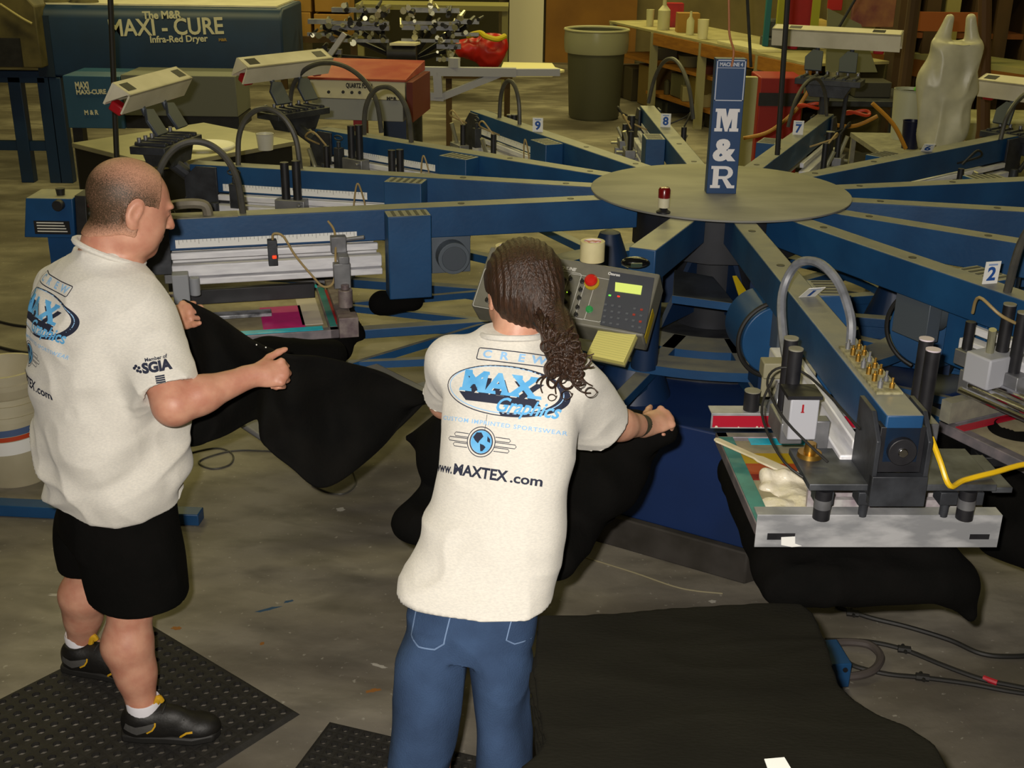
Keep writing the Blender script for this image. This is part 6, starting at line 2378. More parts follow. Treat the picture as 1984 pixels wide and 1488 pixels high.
# blue steel rail on the floor, left
a, b = P(-60, 972, 0.05), P(210, 985, 0.05)
g = MB()
M = frame_m(Vector((a.x, a.y, 0)), Vector((b.x - a.x, b.y - a.y, 0)), Vector((0, 1, 0)))
g.box(0, 0.95, -.02, .05, 0.0, 0.05, M=M)
tag(obj('floor_rail', g, BLUEP, world=True, bevel=.004), 'blue steel rail lying on the floor behind the bald man', 'rail')


def cable(pts, r, label, m=RUBBER, nm='cable', z=None):
    g = MB()
    g.tube([P(u, v, (r if z is None else z)) for u, v in pts], r, n=8, sub=6)
    return tag(obj(nm, g, m, world=True), label, 'cable')


cable([(-40, 612), (20, 628), (80, 637), (140, 655), (200, 668)], .008, 'upper black cable crossing the floor at the left edge')
cable([(-40, 662), (30, 680), (100, 690), (150, 705), (220, 712)], .009, 'lower black cable crossing the floor at the left edge')
cable([(-30, 690), (5, 700), (28, 730), (30, 775), (60, 850), (75, 900)], .007, 'black cable curling beside the white pails')
cable([(300, 900), (360, 880), (420, 868), (450, 880), (445, 900), (410, 908), (385, 895), (420, 880), (470, 872), (560, 876)], .004, 'thin dark wire loop on the floor below the held black shirt', HOSE)
cable([(605, 940), (640, 955), (670, 955), (690, 935), (680, 905)], .004, 'thin wire on the floor near the tip of the held shirt', HOSE)
cable([(1620, 1172), (1680, 1195), (1760, 1215), (1840, 1240), (1900, 1266), (1960, 1272), (2050, 1266)], .009, 'upper black cable running right across the floor from the press base')
cable([(1600, 1240), (1680, 1243), (1750, 1258), (1830, 1290), (1900, 1315), (1960, 1328), (2050, 1345)], .008, 'middle black cable from the blue pedal with a red mark')
cable([(1640, 1280), (1660, 1292), (1720, 1306), (1790, 1313), (1880, 1325), (1960, 1340), (2050, 1352)], .008, 'lowest black cable on the floor at right')
g = MB()
g.tube([P(u, v, .012) for u, v in ((1905, 1313), (1918, 1318), (1932, 1323))], .0095, n=8)
tag(obj('red_cable_tape', g, mat('red_tape', 'b0182a', .5), world=True), 'short red tape wrapped on the middle floor cable', 'tape')
g = MB()
for u, v in ((1640, 1246), (1664, 1248), (1690, 1256), (1704, 1275), (1695, 1295), (1668, 1308), (1640, 1312), (1632, 1300)): pass
g.tube([P(u, v, .02) for u, v in ((1600, 1248), (1640, 1244), (1685, 1250), (1706, 1272), (1695, 1296), (1668, 1308), (1636, 1312), (1610, 1320))], .014, n=8)
tag(obj('corrugated_hose', g, mat('grey_corrugated', '4a4340', .7), world=True), 'thick grey hose looping on the floor beside the blue pedal', 'hose')
for i, (u, v) in enumerate(((1752, 1258), (1787, 1312), (1652, 1188))):
    g = MB()
    p = P(u, v, .012)
    g.cyl(p + Vector((-.02, .004, 0)), p + Vector((.02, -.004, 0)), .013, n=8)
    g.cyl(p + Vector((0, -.02, 0)), p + Vector((0, .02, 0.004)), .006, n=6)
    tag(obj('cable_tie', g, RUBBER, world=True), ['black tie knot on the middle floor cable', 'black tie knot on the lowest floor cable', 'black tie knot on the upper floor cable near the press'][i], 'cable tie')
a, b = P(1628, 1245, .1), P(1640, 1325, 0)
t = thing('foot_pedal', 'small blue foot pedal box on the floor behind the shirt stack', 'foot pedal', (a.x, b.y, 0), .1)
g = MB()
g.box(-.12, .012, -.02, .12, 0, .09)
obj('body', g, BLUEP, t, bevel=.004)
g = MB()
g.cyl((-.01, -.021, .07), (-.01, -.026, .07), .008, n=10)
obj('screw', g, BLACKM, t)

# marks on the concrete
rs = random.Random(9)
def stain(u, v, r1, r2, m, rot=0.0):
    c = P(u, v, .0006)
    g = MB()
    pts = []
    for i in range(16):
        a_ = i * PI / 8
        k_ = rs.uniform(.6, 1.1)
        x, y = r1 * k_ * math.cos(a_), r2 * k_ * math.sin(a_)
        pts.append((c.x + x * math.cos(rot) - y * math.sin(rot), c.y + x * math.sin(rot) + y * math.cos(rot)))
    g.prism(pts, 'z', .0003, .0008)
    return tag(obj('paint_spot', g, m, FLOOR, world=True, smooth=False))
FLOOR = bpy.data.objects['floor']
OR_ = mat('orange_spot', '8a5a24', .8)
BL_ = mat('blue_spot', '2c4a66', .8)
WS_ = mat('pale_spot', 'aaa69c', .8)
stain(342, 1217, .022, .012, OR_)
stain(508, 1247, .01, .01, OR_)
stain(722, 1338, .03, .01, OR_, .3)
stain(520, 1180, .05, .01, BL_, .5)
stain(560, 1165, .02, .008, BL_, .5)
stain(660, 987, .02, .02, WS_)
stain(735, 1290, .035, .008, WS_, -.4)
stain(120, 1152, .05, .012, WS_)
stain(1380, 1165, .015, .012, WS_)
# thin line where the base skirt meets a wire
cable([(1085, 1065), (1150, 1085), (1230, 1110), (1320, 1140), (1400, 1150)], .003, 'thin pale wire on the floor along the front of the press base', mat('pale_wire', '8c8468', .7))

# ================================================================== the two men
def skin_mat(name, c, c2):
    m = mat(name, c, 0.5, c2=c2, scale=22, detail=6, bump=0.06, bscale=160)
    m.node_tree.nodes['Principled BSDF'].inputs['Subsurface Weight'].default_value = 0.12
    m.node_tree.nodes['Principled BSDF'].inputs['Subsurface Radius'].default_value = (0.012, 0.004, 0.002)
    return m


SKIN = skin_mat('skin', 'c6937a', 'b57c66')
SKIN2 = skin_mat('skin_pale', 'cc9c82', 'bb8770')
ASH = mat('ash_grey_jersey', 'd6d2c8', 0.9, c2='cac7bf', scale=130, detail=5, bump=0.12, bscale=300, stretch=(1, 1, 3), sheen=0.2)
DENIM = mat('blue_denim', '2b3b55', 0.9, spec=0.15, c2='3a4f6f', scale=9, detail=8, lo=0.3, hi=0.75, bump=0.25, bscale=260)
NAVY = mat('navy_shirt_print', '1b2136', 0.8)
SKYB = mat('sky_blue_shirt_print', '4f9fd6', 0.8, c2='6bb2e2', scale=20)
PALEB = mat('pale_blue_shirt_print', '8db8e0', 0.85)
SOCK = mat('white_sock', 'd8d6dc', 0.9)
SHOE = mat('black_shoe_leather', '0d0c0b', 0.55, c2='15130f', scale=30, bump=0.1)
YEL = mat('yellow_shoe_trim', 'c79a1e', 0.5)
GREYP = mat('grey_shoe_panel', '4b4a48', 0.7)


def back_print(bvh, O, right, up, parent, sc=1.0):
    """the crew print on the back of the shirts: banner, oval logo, tagline, globe badge, web address"""
    M = frame_m(O, right, up)
    A = []

    def put2(mb, nm, m, off=0.0015):
        mb.v = [Vector((v.x * sc, v.y * sc, 0)) for v in mb.v]
        project_on(mb, M, bvh, parent, nm, m, off)

    def tx(s, x, y, size, bold=0, shear=0, wide=1.0, space=1.0, rot=0.0):
        t = text_mb(s, size, bold, shear, space, wide, th=0.0)
        R = Matrix.Translation((x, y, 0)) @ Matrix.Rotation(rot, 4, 'Z')
        t.v = [R @ v for v in t.v]
        return t

    def fit(s, x0, x1, y0, y1, bold=0, shear=0):
        t = text_mb(s, 0.05, bold * 0.6, shear, th=0.0)
        xs, ys = [v.x for v in t.v], [v.y for v in t.v]
        ax, bx, ay, by = min(xs), max(xs), min(ys), max(ys)
        t.v = [Vector((x0 + (v.x - ax) / (bx - ax) * (x1 - x0), y0 + (v.y - ay) / (by - ay) * (y1 - y0), 0)) for v in t.v]
        return t

    def join(*ms):
        o = MB()
        for m in ms: o.add(m.v, m.f)
        return o
    # banner
    rr = []
    for cx, cy, a in ((0.076, 0.009, 0), (-0.076, 0.009, 90), (-0.076, -0.009, 180), (0.076, -0.009, 270)):
        for i in range(5):
            t = math.radians(a + i * 22.5)
            rr.append((cx + 0.004 * math.cos(t), cy + 0.075 + 0.004 * math.sin(t)))
    put2(strip(rr, 0.0022, True), 'banner_outline', NAVY)
    put2(join(*[tx(ch, x, 0.075, 0.024, 0.0008, wide=1.25) for ch, x in zip('CREW', (-0.057, -0.019, 0.02, 0.058))]), 'banner_lettering', PALEB)
    # oval, heavy on its right side
    outer, inner = ring_pts(0, 0, 0.137, 0.054, n=72), ring_pts(-0.005, 0.003, 0.122, 0.0495, n=72)
    o = MB()
    o.add([(x, y, 0) for x, y in outer + inner], [(i, (i + 1) % 72, 72 + (i + 1) % 72, 72 + i) for i in list(range(0, 20)) + list(range(54, 72))])
    put2(join(o, strip(outer, 0.0022, True)), 'oval_band', NAVY)
    put2(strip(ring_pts(-0.003, 0.002, 0.128, 0.0505, n=72), 0.002, True), 'oval_line', PALEB)
    # block letters with their drop shadow
    big = [fit(ch, x0, x1, -0.01, 0.037, 0.0034) for ch, x0, x1 in (('M', -0.099, -0.043), ('A', -0.046, 0.012), ('X', 0.006, 0.074))]
    sh = []
    for b in big:
        c = MB()
        c.add([Vector((v.x + 0.009, v.y - 0.014, 0)) for v in b.v], b.f)
        sh.append(c)
    sh.append(flat_poly([(-0.105, -0.012), (-0.085, -0.030), (0.07, -0.030), (0.078, -0.012)]))
    put2(join(*sh), 'letter_shadow', NAVY, 0.0012)
    slabs = []
    for x0, x1, y in ((-0.106, -0.074, -0.006), (-0.062, -0.036, -0.006), (-0.043, -0.018, -0.006), (-0.008, 0.016, -0.006), (0.008, 0.034, -0.006), (0.05, 0.082, -0.006),
                      (-0.1, -0.08, 0.034), (-0.058, -0.04, 0.034), (0.012, 0.034, 0.034), (0.048, 0.07, 0.034)):
        slabs.append(flat_poly([(x0, y - 0.004), (x1, y - 0.004), (x1 - 0.002, y + 0.003), (x0 + 0.002, y + 0.003)]))
    put2(join(*(big + slabs)), 'block_lettering', SKYB, 0.002)
    put2(fit('Graphics', -0.012, 0.125, -0.056, -0.014, 0.0016, 0.45), 'script_lettering', SKYB, 0.0028)
    put2(strip([(-0.03, -0.055), (-0.03, -0.09)], 0.001), 'joining_line', NAVY)
    put2(tx('CUSTOM IMPRINTED SPORTSWEAR', 0.0, -0.074, 0.0125, 0.0002, wide=1.25, space=1.15, rot=0.0), 'tagline', PALEB)
    # globe badge with three speed lines each side
    g = (-0.035, -0.115)
    put2(join(strip(ring_pts(*g, 0.032, 0.032), 0.0018, True), strip(ring_pts(*g, 0.026, 0.026), 0.0025, True)), 'badge_ring', NAVY)
    put2(flat_poly(ring_pts(*g, 0.0245, 0.0245, n=32)), 'globe', SKYB, 0.001)
    land = [flat_poly([(g[0] - 0.02, g[1] + 0.008), (g[0] - 0.013, g[1] + 0.019), (g[0] - 0.002, g[1] + 0.02), (g[0] + 0.004, g[1] + 0.012), (g[0] - 0.004, g[1] + 0.002), (g[0] - 0.007, g[1] - 0.004), (g[0] - 0.014, g[1] + 0.001)]),
            flat_poly([(g[0] - 0.002, g[1] - 0.004), (g[0] + 0.007, g[1] - 0.006), (g[0] + 0.012, g[1] - 0.01), (g[0] + 0.006, g[1] - 0.019), (g[0] + 0.001, g[1] - 0.02), (g[0] - 0.001, g[1] - 0.011)]),
            flat_poly([(g[0] + 0.013, g[1] + 0.014), (g[0] + 0.02, g[1] + 0.008), (g[0] + 0.021, g[1] + 0.0), (g[0] + 0.014, g[1] + 0.003)])]
    put2(join(*land), 'globe_land', NAVY, 0.0018)
    ln = []
    for s in (-1, 1):
        for j, (y, x1) in enumerate(((0.010, 0.062), (-0.001, 0.076), (-0.012, 0.062))):
            xa, xb = g[0] + s * 0.031, g[0] + s * x1
            ln.append(strip([(xa, g[1] + y + 0.004), (xb, g[1] + y + 0.004), (xb + s * 0.003, g[1] + y), (xb, g[1] + y - 0.004), (xa, g[1] + y - 0.004)], 0.0016))
    put2(join(*ln), 'badge_wings', NAVY)
    put2(join(fit('www.', -0.147, -0.094, -0.192, -0.177, 0.0022), fit('MAXTEX', -0.09, 0.034, -0.192, -0.168, 0.0028), fit('.com', 0.039, 0.107, -0.192, -0.177, 0.0022)), 'web_address', NAVY)


def shoe(parent, H, ang, foot=1):
    """black trainer: heel point on the mat, pointing along ang"""
    H = Vector(H)
    d = Vector((math.cos(ang), math.sin(ang), 0))
    sd = Vector((-d.y, d.x, 0))
    up = Vector((0, 0, 1))
    R = Matrix((d, sd, up)).transposed()
    W = lambda x, y, z: H + d * x + sd * y + up * z
    s = SDF(H - Vector((0.35, 0.35, 0.02)), H + Vector((0.35, 0.35, 0.2)), 0.0045)
    for c, r in (((0.215, 0.004 * foot, 0.03), (0.07, 0.05, 0.042)), ((0.12, 0, 0.042), (0.1, 0.043, 0.055)), ((0.05, 0, 0.045), (0.055, 0.038, 0.06)),
                 ((0.06, 0, 0.075), (0.055, 0.042, 0.035)), ((0.13, 0, 0.07), (0.06, 0.032, 0.035))):
        s.op(ell(W(*c), r, R), 0.02)
    s.op(ell(W(0.055, 0, 0.13), (0.042, 0.034, 0.05), R), 0.006, 'sub')
    s.op((lambda X, Y, Z: Z - H.z - 0.0 + 0 * X + 0 * Y, H - Vector((.4, .4, .0)), H + Vector((.4, .4, .004))), 0.002, 'sub')
    o, V, Fq = sdf_obj('shoe', s, SHOE, parent)
    b = bvh_of(V, Fq)
    g = MB()
    g.prism([(x, y) for x, y in
             [(0.0 + 0.0, -0.03), (-0.008, 0), (0.0, 0.03), (0.06, 0.04), (0.13, 0.043), (0.21, 0.053), (0.27, 0.035), (0.285, 0.0), (0.27, -0.035), (0.21, -0.053), (0.13, -0.043), (0.06, -0.04)]],
            'z', 0.0, 0.026, M=Matrix.Translation(H) @ Matrix.Rotation(ang, 4, 'Z'))
    obj('sole', g, RUBBER, o, world=True, bevel=0.006)
    Ms = frame_m(W(0.05, 0, 0.06), d, up)      # the side facing -sd
    project_on(flat_poly([(-0.04, -0.012), (-0.03, 0.012), (0.0, 0.004), (0.055, 0.014), (0.045, -0.008), (0.0, -0.026)]), Ms, b, o, 'grey_panel', GREYP)
    project_on(strip([(0.03, -0.018), (0.047, -0.008), (0.056, 0.006), (0.057, 0.016)], 0.005), Ms, b, o, 'yellow_piping', YEL, 0.0025)
    project_on(strip([(0.12, -0.045), (0.128, -0.03), (0.145, -0.018), (0.163, -0.015)], 0.006), Ms, b, o, 'yellow_piping', YEL, 0.0025)
    g = MB()
    g.tube([W(0.1, -0.0, 0.1), W(0.112, 0.0, 0.135), W(0.12, 0.004, 0.12)], 0.009, n=8)
    obj('pull_tab', g, YEL, o, world=True)
    g = MB()
    for i in range(4):
        g.tube([W(0.125 + i * 0.02, -0.025, 0.096 - i * 0.008), W(0.13 + i * 0.02, 0, 0.108 - i * 0.009), W(0.125 + i * 0.02, 0.025, 0.096 - i * 0.008)], 0.0035, n=6)
    obj('laces', g, RUBBER, o, world=True)
    return o


# ------------------------------------------------------------------ the bald man at the left
man = thing('person', 'heavyset balding man in grey T-shirt and black shorts holding a black shirt', 'person', (-1.2, 3.05, 0.012))
# body
s = SDF((-1.62, 2.6, 0.0), (-0.5, 3.65, 1.75), 0.005)
HC = Vector((-1.032, 3.125, 1.545))
th = math.radians(33)
hf = Vector((math.cos(th) * 0.93, math.sin(th) * 0.93, -0.36))
HW, HR = head(s, HC, hf, (0.1, 0.1, 1), 1.08, 1.12, fat=1)
s.op(cone((-1.105, 3.10, 1.38), HC + Vector((-0.025, -0.01, -0.05)), 0.086, 0.074), 0.03)
s.op(ell(HC + Vector((-0.065, -0.025, -0.08)), (0.055, 0.06, 0.05)), 0.03)
mt = [(.40, -1.14, 3.05, .16, .13), (.8, -1.135, 3.06, .16, .14), (.9, -1.13, 3.06, .18, .175), (1.1, -1.125, 3.07, .18, .15), (1.25, -1.12, 3.08, .17, .13), (1.36, -1.11, 3.09, .15, .10), (1.42, -1.105, 3.1, .09, .07)]
mt[0] = (.72, -1.14, 3.05, .13, .11)
s.op(loft(mt, math.radians(-40)), 0.03)
shR, elR, wrR = Vector((-.97, 2.985, 1.27)), Vector((-.885, 2.862, 1.085)), Vector((-.70, 2.985, 1.122))
shL, elL, wrL = Vector((-1.275, 3.235, 1.275)), Vector((-1.22, 3.45, 1.08)), Vector((-1.04, 3.405, 1.125))
s.op(cone(shR + Vector((-.02, .02, -.02)), elR, 0.05, 0.055), 0.02)
s.op(cone(elR, elR.lerp(wrR, 0.35), 0.052, 0.050), 0.02)
s.op(cone(elR.lerp(wrR, 0.3), wrR, 0.050, 0.029), 0.02)
s.op(cone(shL + Vector((.03, -.03, -.02)), elL, 0.05, 0.05), 0.02)
s.op(cone(elL, wrL, 0.05, 0.029), 0.02)
hand(s, wrR, (0.95, 0.28, 0.02), (0.15, -0.75, 0.62), -1, ((1.3, 1.6, 1.0), (1.35, 1.6, 1.0), (1.4, 1.6, 1.0), (1.45, 1.5, 1.0)), sc=1.02, thumb=(0.75, 0.75, -0.25), thumb_bend=0.6)
hand(s, wrL, (0.72, -0.1, 0.5), (-0.35, -0.75, 0.5), 1, ((1.2, 1.3, 0.9),) * 4, sc=0.98, thumb=(0.5, 0.9, 0.1), thumb_bend=0.3)
hipR, knR, anR = Vector((-1.09, 3.0, .69)), Vector((-1.088, 2.935, .43)), Vector((-1.072, 2.885, .085))
hipL, knL, anL = Vector((-1.21, 3.11, .69)), Vector((-1.29, 3.20, .41)), Vector((-1.372, 3.222, .085))
for hp, kn, an, bk in ((hipR, knR, anR, Vector((-0.022, -0.006, 0))), (hipL, knL, anL, Vector((-0.012, -0.012, 0)))):
    s.op(cone(hp, kn, 0.08, 0.060), 0.03)
    cf = kn.lerp(an, 0.36) + bk
    s.op(cone(kn, cf, 0.060, 0.068), 0.03)
    s.op(cone(cf, kn.lerp(an, 0.62) + bk * 0.4, 0.070, 0.056), 0.03)
    s.op(cone(kn.lerp(an, 0.6) + bk * 0.4, an, 0.055, 0.040), 0.03)
    s.op(cone(an, an + Vector((0.15, 0.0, -0.045)), 0.038, 0.025), 0.02)
hs = s.crop(HC - Vector((.17, .17, .2)), HC + Vector((.17, .17, .17)), 0.0035)
sdf_obj('body', s, SKIN, man)
# short hair: a thin shell over the back and sides, thinning toward the crown
fwd, lf_, up_ = HR.col[0], HR.col[1], HR.col[2]
def hx(V): return (V - np.array(HC)) @ np.array(fwd) / 1.08
def hz(V): return (V - np.array(HC)) @ np.array(up_) / 1.08
def cutface(X, Y, Z):
    x = ((X - HC.x) * fwd.x + (Y - HC.y) * fwd.y + (Z - HC.z) * fwd.z) / 1.08
    z = ((X - HC.x) * up_.x + (Y - HC.y) * up_.y + (Z - HC.z) * up_.z) / 1.08
    a = x - np.where(z > 0.02, 0.048, 0.008)          # temple line / in front of the ear
    b = -(z + 0.062 - 0.5 * np.minimum(0, x + 0.02))
    return -np.maximum(a, b)
for y_ in (-1, 1):
    hs.op(ell(HW(-0.008, y_ * 0.085, -0.004), (0.026, 0.03, 0.042), HR), 0.003, 'sub')
hs.op((cutface, HC - Vector((.3, .3, .3)), HC + Vector((.3, .3, .3))), 0.002, 'sub')
HAIR1 = bpy.data.materials.new('shaved_hair')
HAIR1.use_nodes = True
_N, _L = HAIR1.node_tree.nodes, HAIR1.node_tree.links
_at = _N.new('ShaderNodeAttribute'); _at.attribute_name = 'hair_amount'
_tc = _N.new('ShaderNodeTexCoord')
_ns = _N.new('ShaderNodeTexNoise'); _ns.inputs['Scale'].default_value = 330; _ns.inputs['Detail'].default_value = 2
_L.new(_tc.outputs['Object'], _ns.inputs['Vector'])
_ad = _N.new('ShaderNodeMath'); _ad.operation = 'MULTIPLY_ADD'; _ad.inputs[1].default_value = 1.3
_L.new(_ns.outputs['Fac'], _ad.inputs[0])
_su = _N.new('ShaderNodeMath'); _su.operation = 'SUBTRACT'; _su.inputs[1].default_value = 0.65
_L.new(_at.outputs['Fac'], _su.inputs[0]); _L.new(_su.outputs[0], _ad.inputs[2])
_mx = _N.new('ShaderNodeMixRGB'); _mx.use_clamp = True
_cl = _N.new('ShaderNodeClamp'); _L.new(_ad.outputs[0], _cl.inputs[0]); _L.new(_cl.outputs[0], _mx.inputs['Fac'])
_mx.inputs['Color1'].default_value = lin('c08e74'); _mx.inputs['Color2'].default_value = lin('40301f')
_L.new(_mx.outputs[0], _N['Principled BSDF'].inputs['Base Color']); _N['Principled BSDF'].inputs['Roughness'].default_value = 0.6
def dens(V):
    x, z = hx(V), hz(V)
    top = np.clip((0.095 - z) / 0.055, 0, 1)
    rear = np.clip((-x - 0.02) / 0.05, 0, 1) * 0.5
    low = np.clip((z + 0.062 - 0.5 * np.minimum(0, x + 0.02)) / 0.04, 0, 1)
    front = np.clip((0.05 - x) / 0.02, 0, 1)
    return np.clip((0.12 + 0.75 * top + rear * 0.3) * low * (0.45 + 0.55 * front), 0, 1)
_o, _V, _F = sdf_obj('hair', hs, HAIR1, man, attr={'hair_amount': dens})
# T-shirt
s = SDF((-1.55, 2.6, 0.6), (-0.7, 3.6, 1.5), 0.006)
ts = [(.72, -1.128, 3.055, .198, .180), (.78, -1.128, 3.055, .210, .192), (.9, -1.128, 3.06, .212, .205), (1.1, -1.13, 3.065, .212, .188), (1.22, -1.13, 3.075, .218, .174), (1.31, -1.13, 3.085, .212, .148), (1.38, -1.122, 3.095, .178, .114), (1.43, -1.11, 3.1, .098, .082), (1.452, -1.106, 3.102, .088, .078)]
s.op(loft(ts, math.radians(-40), 2.3), 0.01)
cufR = shR.lerp(elR, 0.83)
dR = (elR - shR).normalized()
cufL = shL.lerp(elL, 0.75)
dL = (elL - shL).normalized()
s.op(cone(shR + Vector((-0.02, 0.02, 0.0)), shR + dR * 0.3, 0.098, 0.084), 0.045, cut=(cufR, dR))
s.op(cone(shR + Vector((-0.06, 0.05, -0.09)), shR + dR * 0.3, 0.075, 0.06), 0.05, cut=(cufR, dR))
s.op(cone(shL, shL + dL * 0.3, 0.088, 0.085), 0.05, cut=(cufL, dL))
s.op(cone(cufR - dR * 0.03, cufR + dR * 0.05, 0.066, 0.070), 0.003, 'sub')
def d1(V, n):
    low = np.clip((1.2 - V[:, 2]) / 0.4, 0, 1)
    D = np.stack([V[:, 0] + V[:, 2] * .5, V[:, 1], V[:, 2] - V[:, 0] * .3], 1)
    a = fold(D, 0.016, 4.5, 3.0, (1, 1, 2.4)) * (0.4 + low * .9) - 0.006
    b = fold(D, 0.008, 11.0, 9.0, (1, 1, 0.9))
    hem = np.where(np.abs(V[:, 2] - 0.69) < 0.003, -0.0015, 0)
    return a + b * 0.6 - 0.004 + hem
shirt, V, Fq = sdf_obj('t_shirt', s, ASH, man, disp=d1, smooth_it=2)
bv = bvh_of(V, Fq)
bn = Vector((-0.86, -0.51, 0.12)).normalized()
hit = bv.ray_cast(Vector((-1.14, 3.07, 1.27)) + bn * 0.6, -bn)
back_print(bv, hit[0], Vector((0.51, -0.86, 0)), Vector((0.09, 0.1, 1)), shirt, 1.08)
g = MB()
g.tube([Vector((-1.09 + 0.085 * math.cos(t), 3.098 + 0.084 * math.sin(t), 1.432 - 0.038 * math.cos(t - 0.45))) for t in np.linspace(0, 2 * PI, 30)], 0.0085, n=8, sub=2)
obj('collar', g, ASH, shirt, world=True)
# sleeve print
pc = Q(297, 712, 2.9)
hit = bv.ray_cast(Vector((0, 0, CAM_H)), ray(297, 712).normalized())
if hit[0] is not None:
    nn = Vector((0.25, -0.93, 0.27)).normalized()
    M = frame_m(hit[0], Vector((0.96, 0.27, 0.12)), Vector((0, 0.2, 1)))
    t = text_mb('SGIA', 0.034, 0.002, 0, 1.0, 1.0, th=0)
    t.v = [v + Vector((0.008, 0, 0)) for v in t.v]
    project_on(t, M, bv, shirt, 'sleeve_lettering', NAVY, step=0.01)
    t = text_mb('Member of', 0.0125, 0.0004, th=0)
    t.v = [v + Vector((0.01, 0.021, 0)) for v in t.v]
    project_on(t, M, bv, shirt, 'sleeve_small_lettering', NAVY)
    mb = MB()
    for p in ((-0.048, 0.004), (-0.041, -0.003), (-0.036, 0.004), (-0.043, 0.009), (-0.034, -0.006)):
        w = flat_poly(ring_pts(p[0], p[1], 0.0042, 0.0042, n=8))
        mb.add(w.v, w.f)
    project_on(mb, M, bv, shirt, 'sleeve_emblem', NAVY)
    mb = MB()
    for i in range(5):
        w = flat_poly([(0.0, -0.021 - i * 0.005), (0.024, -0.021 - i * 0.005), (0.024, -0.0248 - i * 0.005), (0.0, -0.0248 - i * 0.005)])
        mb.add(w.v, w.f)
    project_on(mb, M, bv, shirt, 'sleeve_block', NAVY)
# shorts
s = SDF((-1.5, 2.65, 0.34), (-0.8, 3.45, 0.95), 0.007)
s.op(loft([(.60, -1.135, 3.05, .180, .158), (.7, -1.13, 3.05, .175, .155), (.9, -1.13, 3.06, .16, .15)], math.radians(-40)), 0.03)
s.op(loft([(.448, -1.068, 2.955, .138, .128), (.5, -1.07, 2.96, .145, .13), (.62, -1.08, 2.975, .145, .12), (.70, -1.09, 3.0, .12, .10), (.8, -1.10, 3.02, .10, .08)], math.radians(-10)), 0.03)
s.op(loft([(.428, -1.262, 3.18, .112, .12), (.5, -1.25, 3.165, .12, .125), (.62, -1.225, 3.14, .12, .115), (.70, -1.20, 3.11, .10, .10), (.8, -1.19, 3.1, .08, .08)], math.radians(-10)), 0.03)
s.op(loft([(.42, -1.085, 2.95, .105, .10), (.50, -1.085, 2.95, .10, .09)], 0), 0.004, 'sub')
sdf_obj('shorts', s, BLACKCLOTH, man, disp=lambda V, n: fold(V, 0.007, 7.0, 2.0, (1, 1, 0.5)) - 0.003)
for an in (anR, anL):
    g = MB()
    g.lathe([(0.047, -0.02), (0.050, 0.048), (0.047, 0.053), (0.043, 0.045)], c=an + Vector((0.004, 0, 0.0)), n=24)
    obj('sock', g, SOCK, man, world=True)
shoe(man, (-1.132, 2.872, 0.014), math.radians(2), 1)
shoe(man, (-1.425, 3.205, 0.014), math.radians(-10), -1)

# ------------------------------------------------------------------ the long-haired man in the middle
man2 = thing('person', 'man with curly brown ponytail, grey T-shirt and blue jeans, leaning forward', 'person', (-0.1, 2.4, 0))
FA = math.radians(-16)          # direction of his right side
s = SDF((-0.42, 2.1, -0.02), (0.6, 3.3, 1.72), 0.005)
H2 = Vector((0.022, 2.80, 1.418))
th = math.radians(108)
h2f = Vector((math.cos(th) * .9, math.sin(th) * .9, -0.42))
HW2, HR2 = head(s, H2, h2f, (0.02, 0.15, 1), 1.05)
s.op(cone((-0.0, 2.745, 1.30), H2 + Vector((-0.005, -0.035, -0.06)), 0.058, 0.060), 0.02)
s.op(loft([(.70, -.09, 2.42, .12, .07), (.8, -.065, 2.48, .13, .085), (1.0, -.02, 2.57, .13, .09), (1.15, -.005, 2.64, .145, .10), (1.25, .0, 2.69, .13, .08), (1.30, 0.0, 2.715, .08, .055)], FA), 0.02)
sR2, eR2, wR2 = Vector((.158, 2.675, 1.262)), Vector((.235, 2.80, 1.075)), Vector((.372, 2.965, 1.0))
sL2, eL2, wL2 = Vector((-.150, 2.745, 1.272)), Vector((-.175, 2.92, 1.08)), Vector((-.06, 3.10, 0.97))
for a, b, c in ((sR2, eR2, wR2), (sL2, eL2, wL2)):
    s.op(cone(a - Vector((0, 0, .02)), b, 0.045, 0.044), 0.02)
    s.op(cone(b, b.lerp(c, .4), 0.043, 0.041), 0.02)
    s.op(cone(b.lerp(c, .35), c, 0.041, 0.027), 0.02)
hand(s, wR2, (0.72, 0.62, 0.06), (0.2, -0.45, 0.85), -1, ((1.25, 1.5, 1.0),) * 4, sc=0.98, thumb=(0.6, 0.7, -0.4))
hand(s, wL2, (0.5, 0.8, -0.2), (0.0, 0.2, 1), 1, ((0.7, 0.9, 0.5),) * 4, sc=0.98)
for x, y in ((-0.175, 2.36), (0.0, 2.33)):
    s.op(cone((x * 0.75 - 0.025, 2.41, 0.66), (x * 0.93 - 0.015, y + 0.02, 0.38), 0.048, 0.04), 0.015)
    s.op(cone((x * 0.93 - 0.015, y + 0.03, 0.38), (x, y - 0.02, 0.06), 0.04, 0.034), 0.03)
    s.op(cone((x, y - 0.02, 0.05), (x + 0.02, y + 0.14, 0.02), 0.036, 0.022), 0.03)
sdf_obj('body', s, SKIN2, man2)
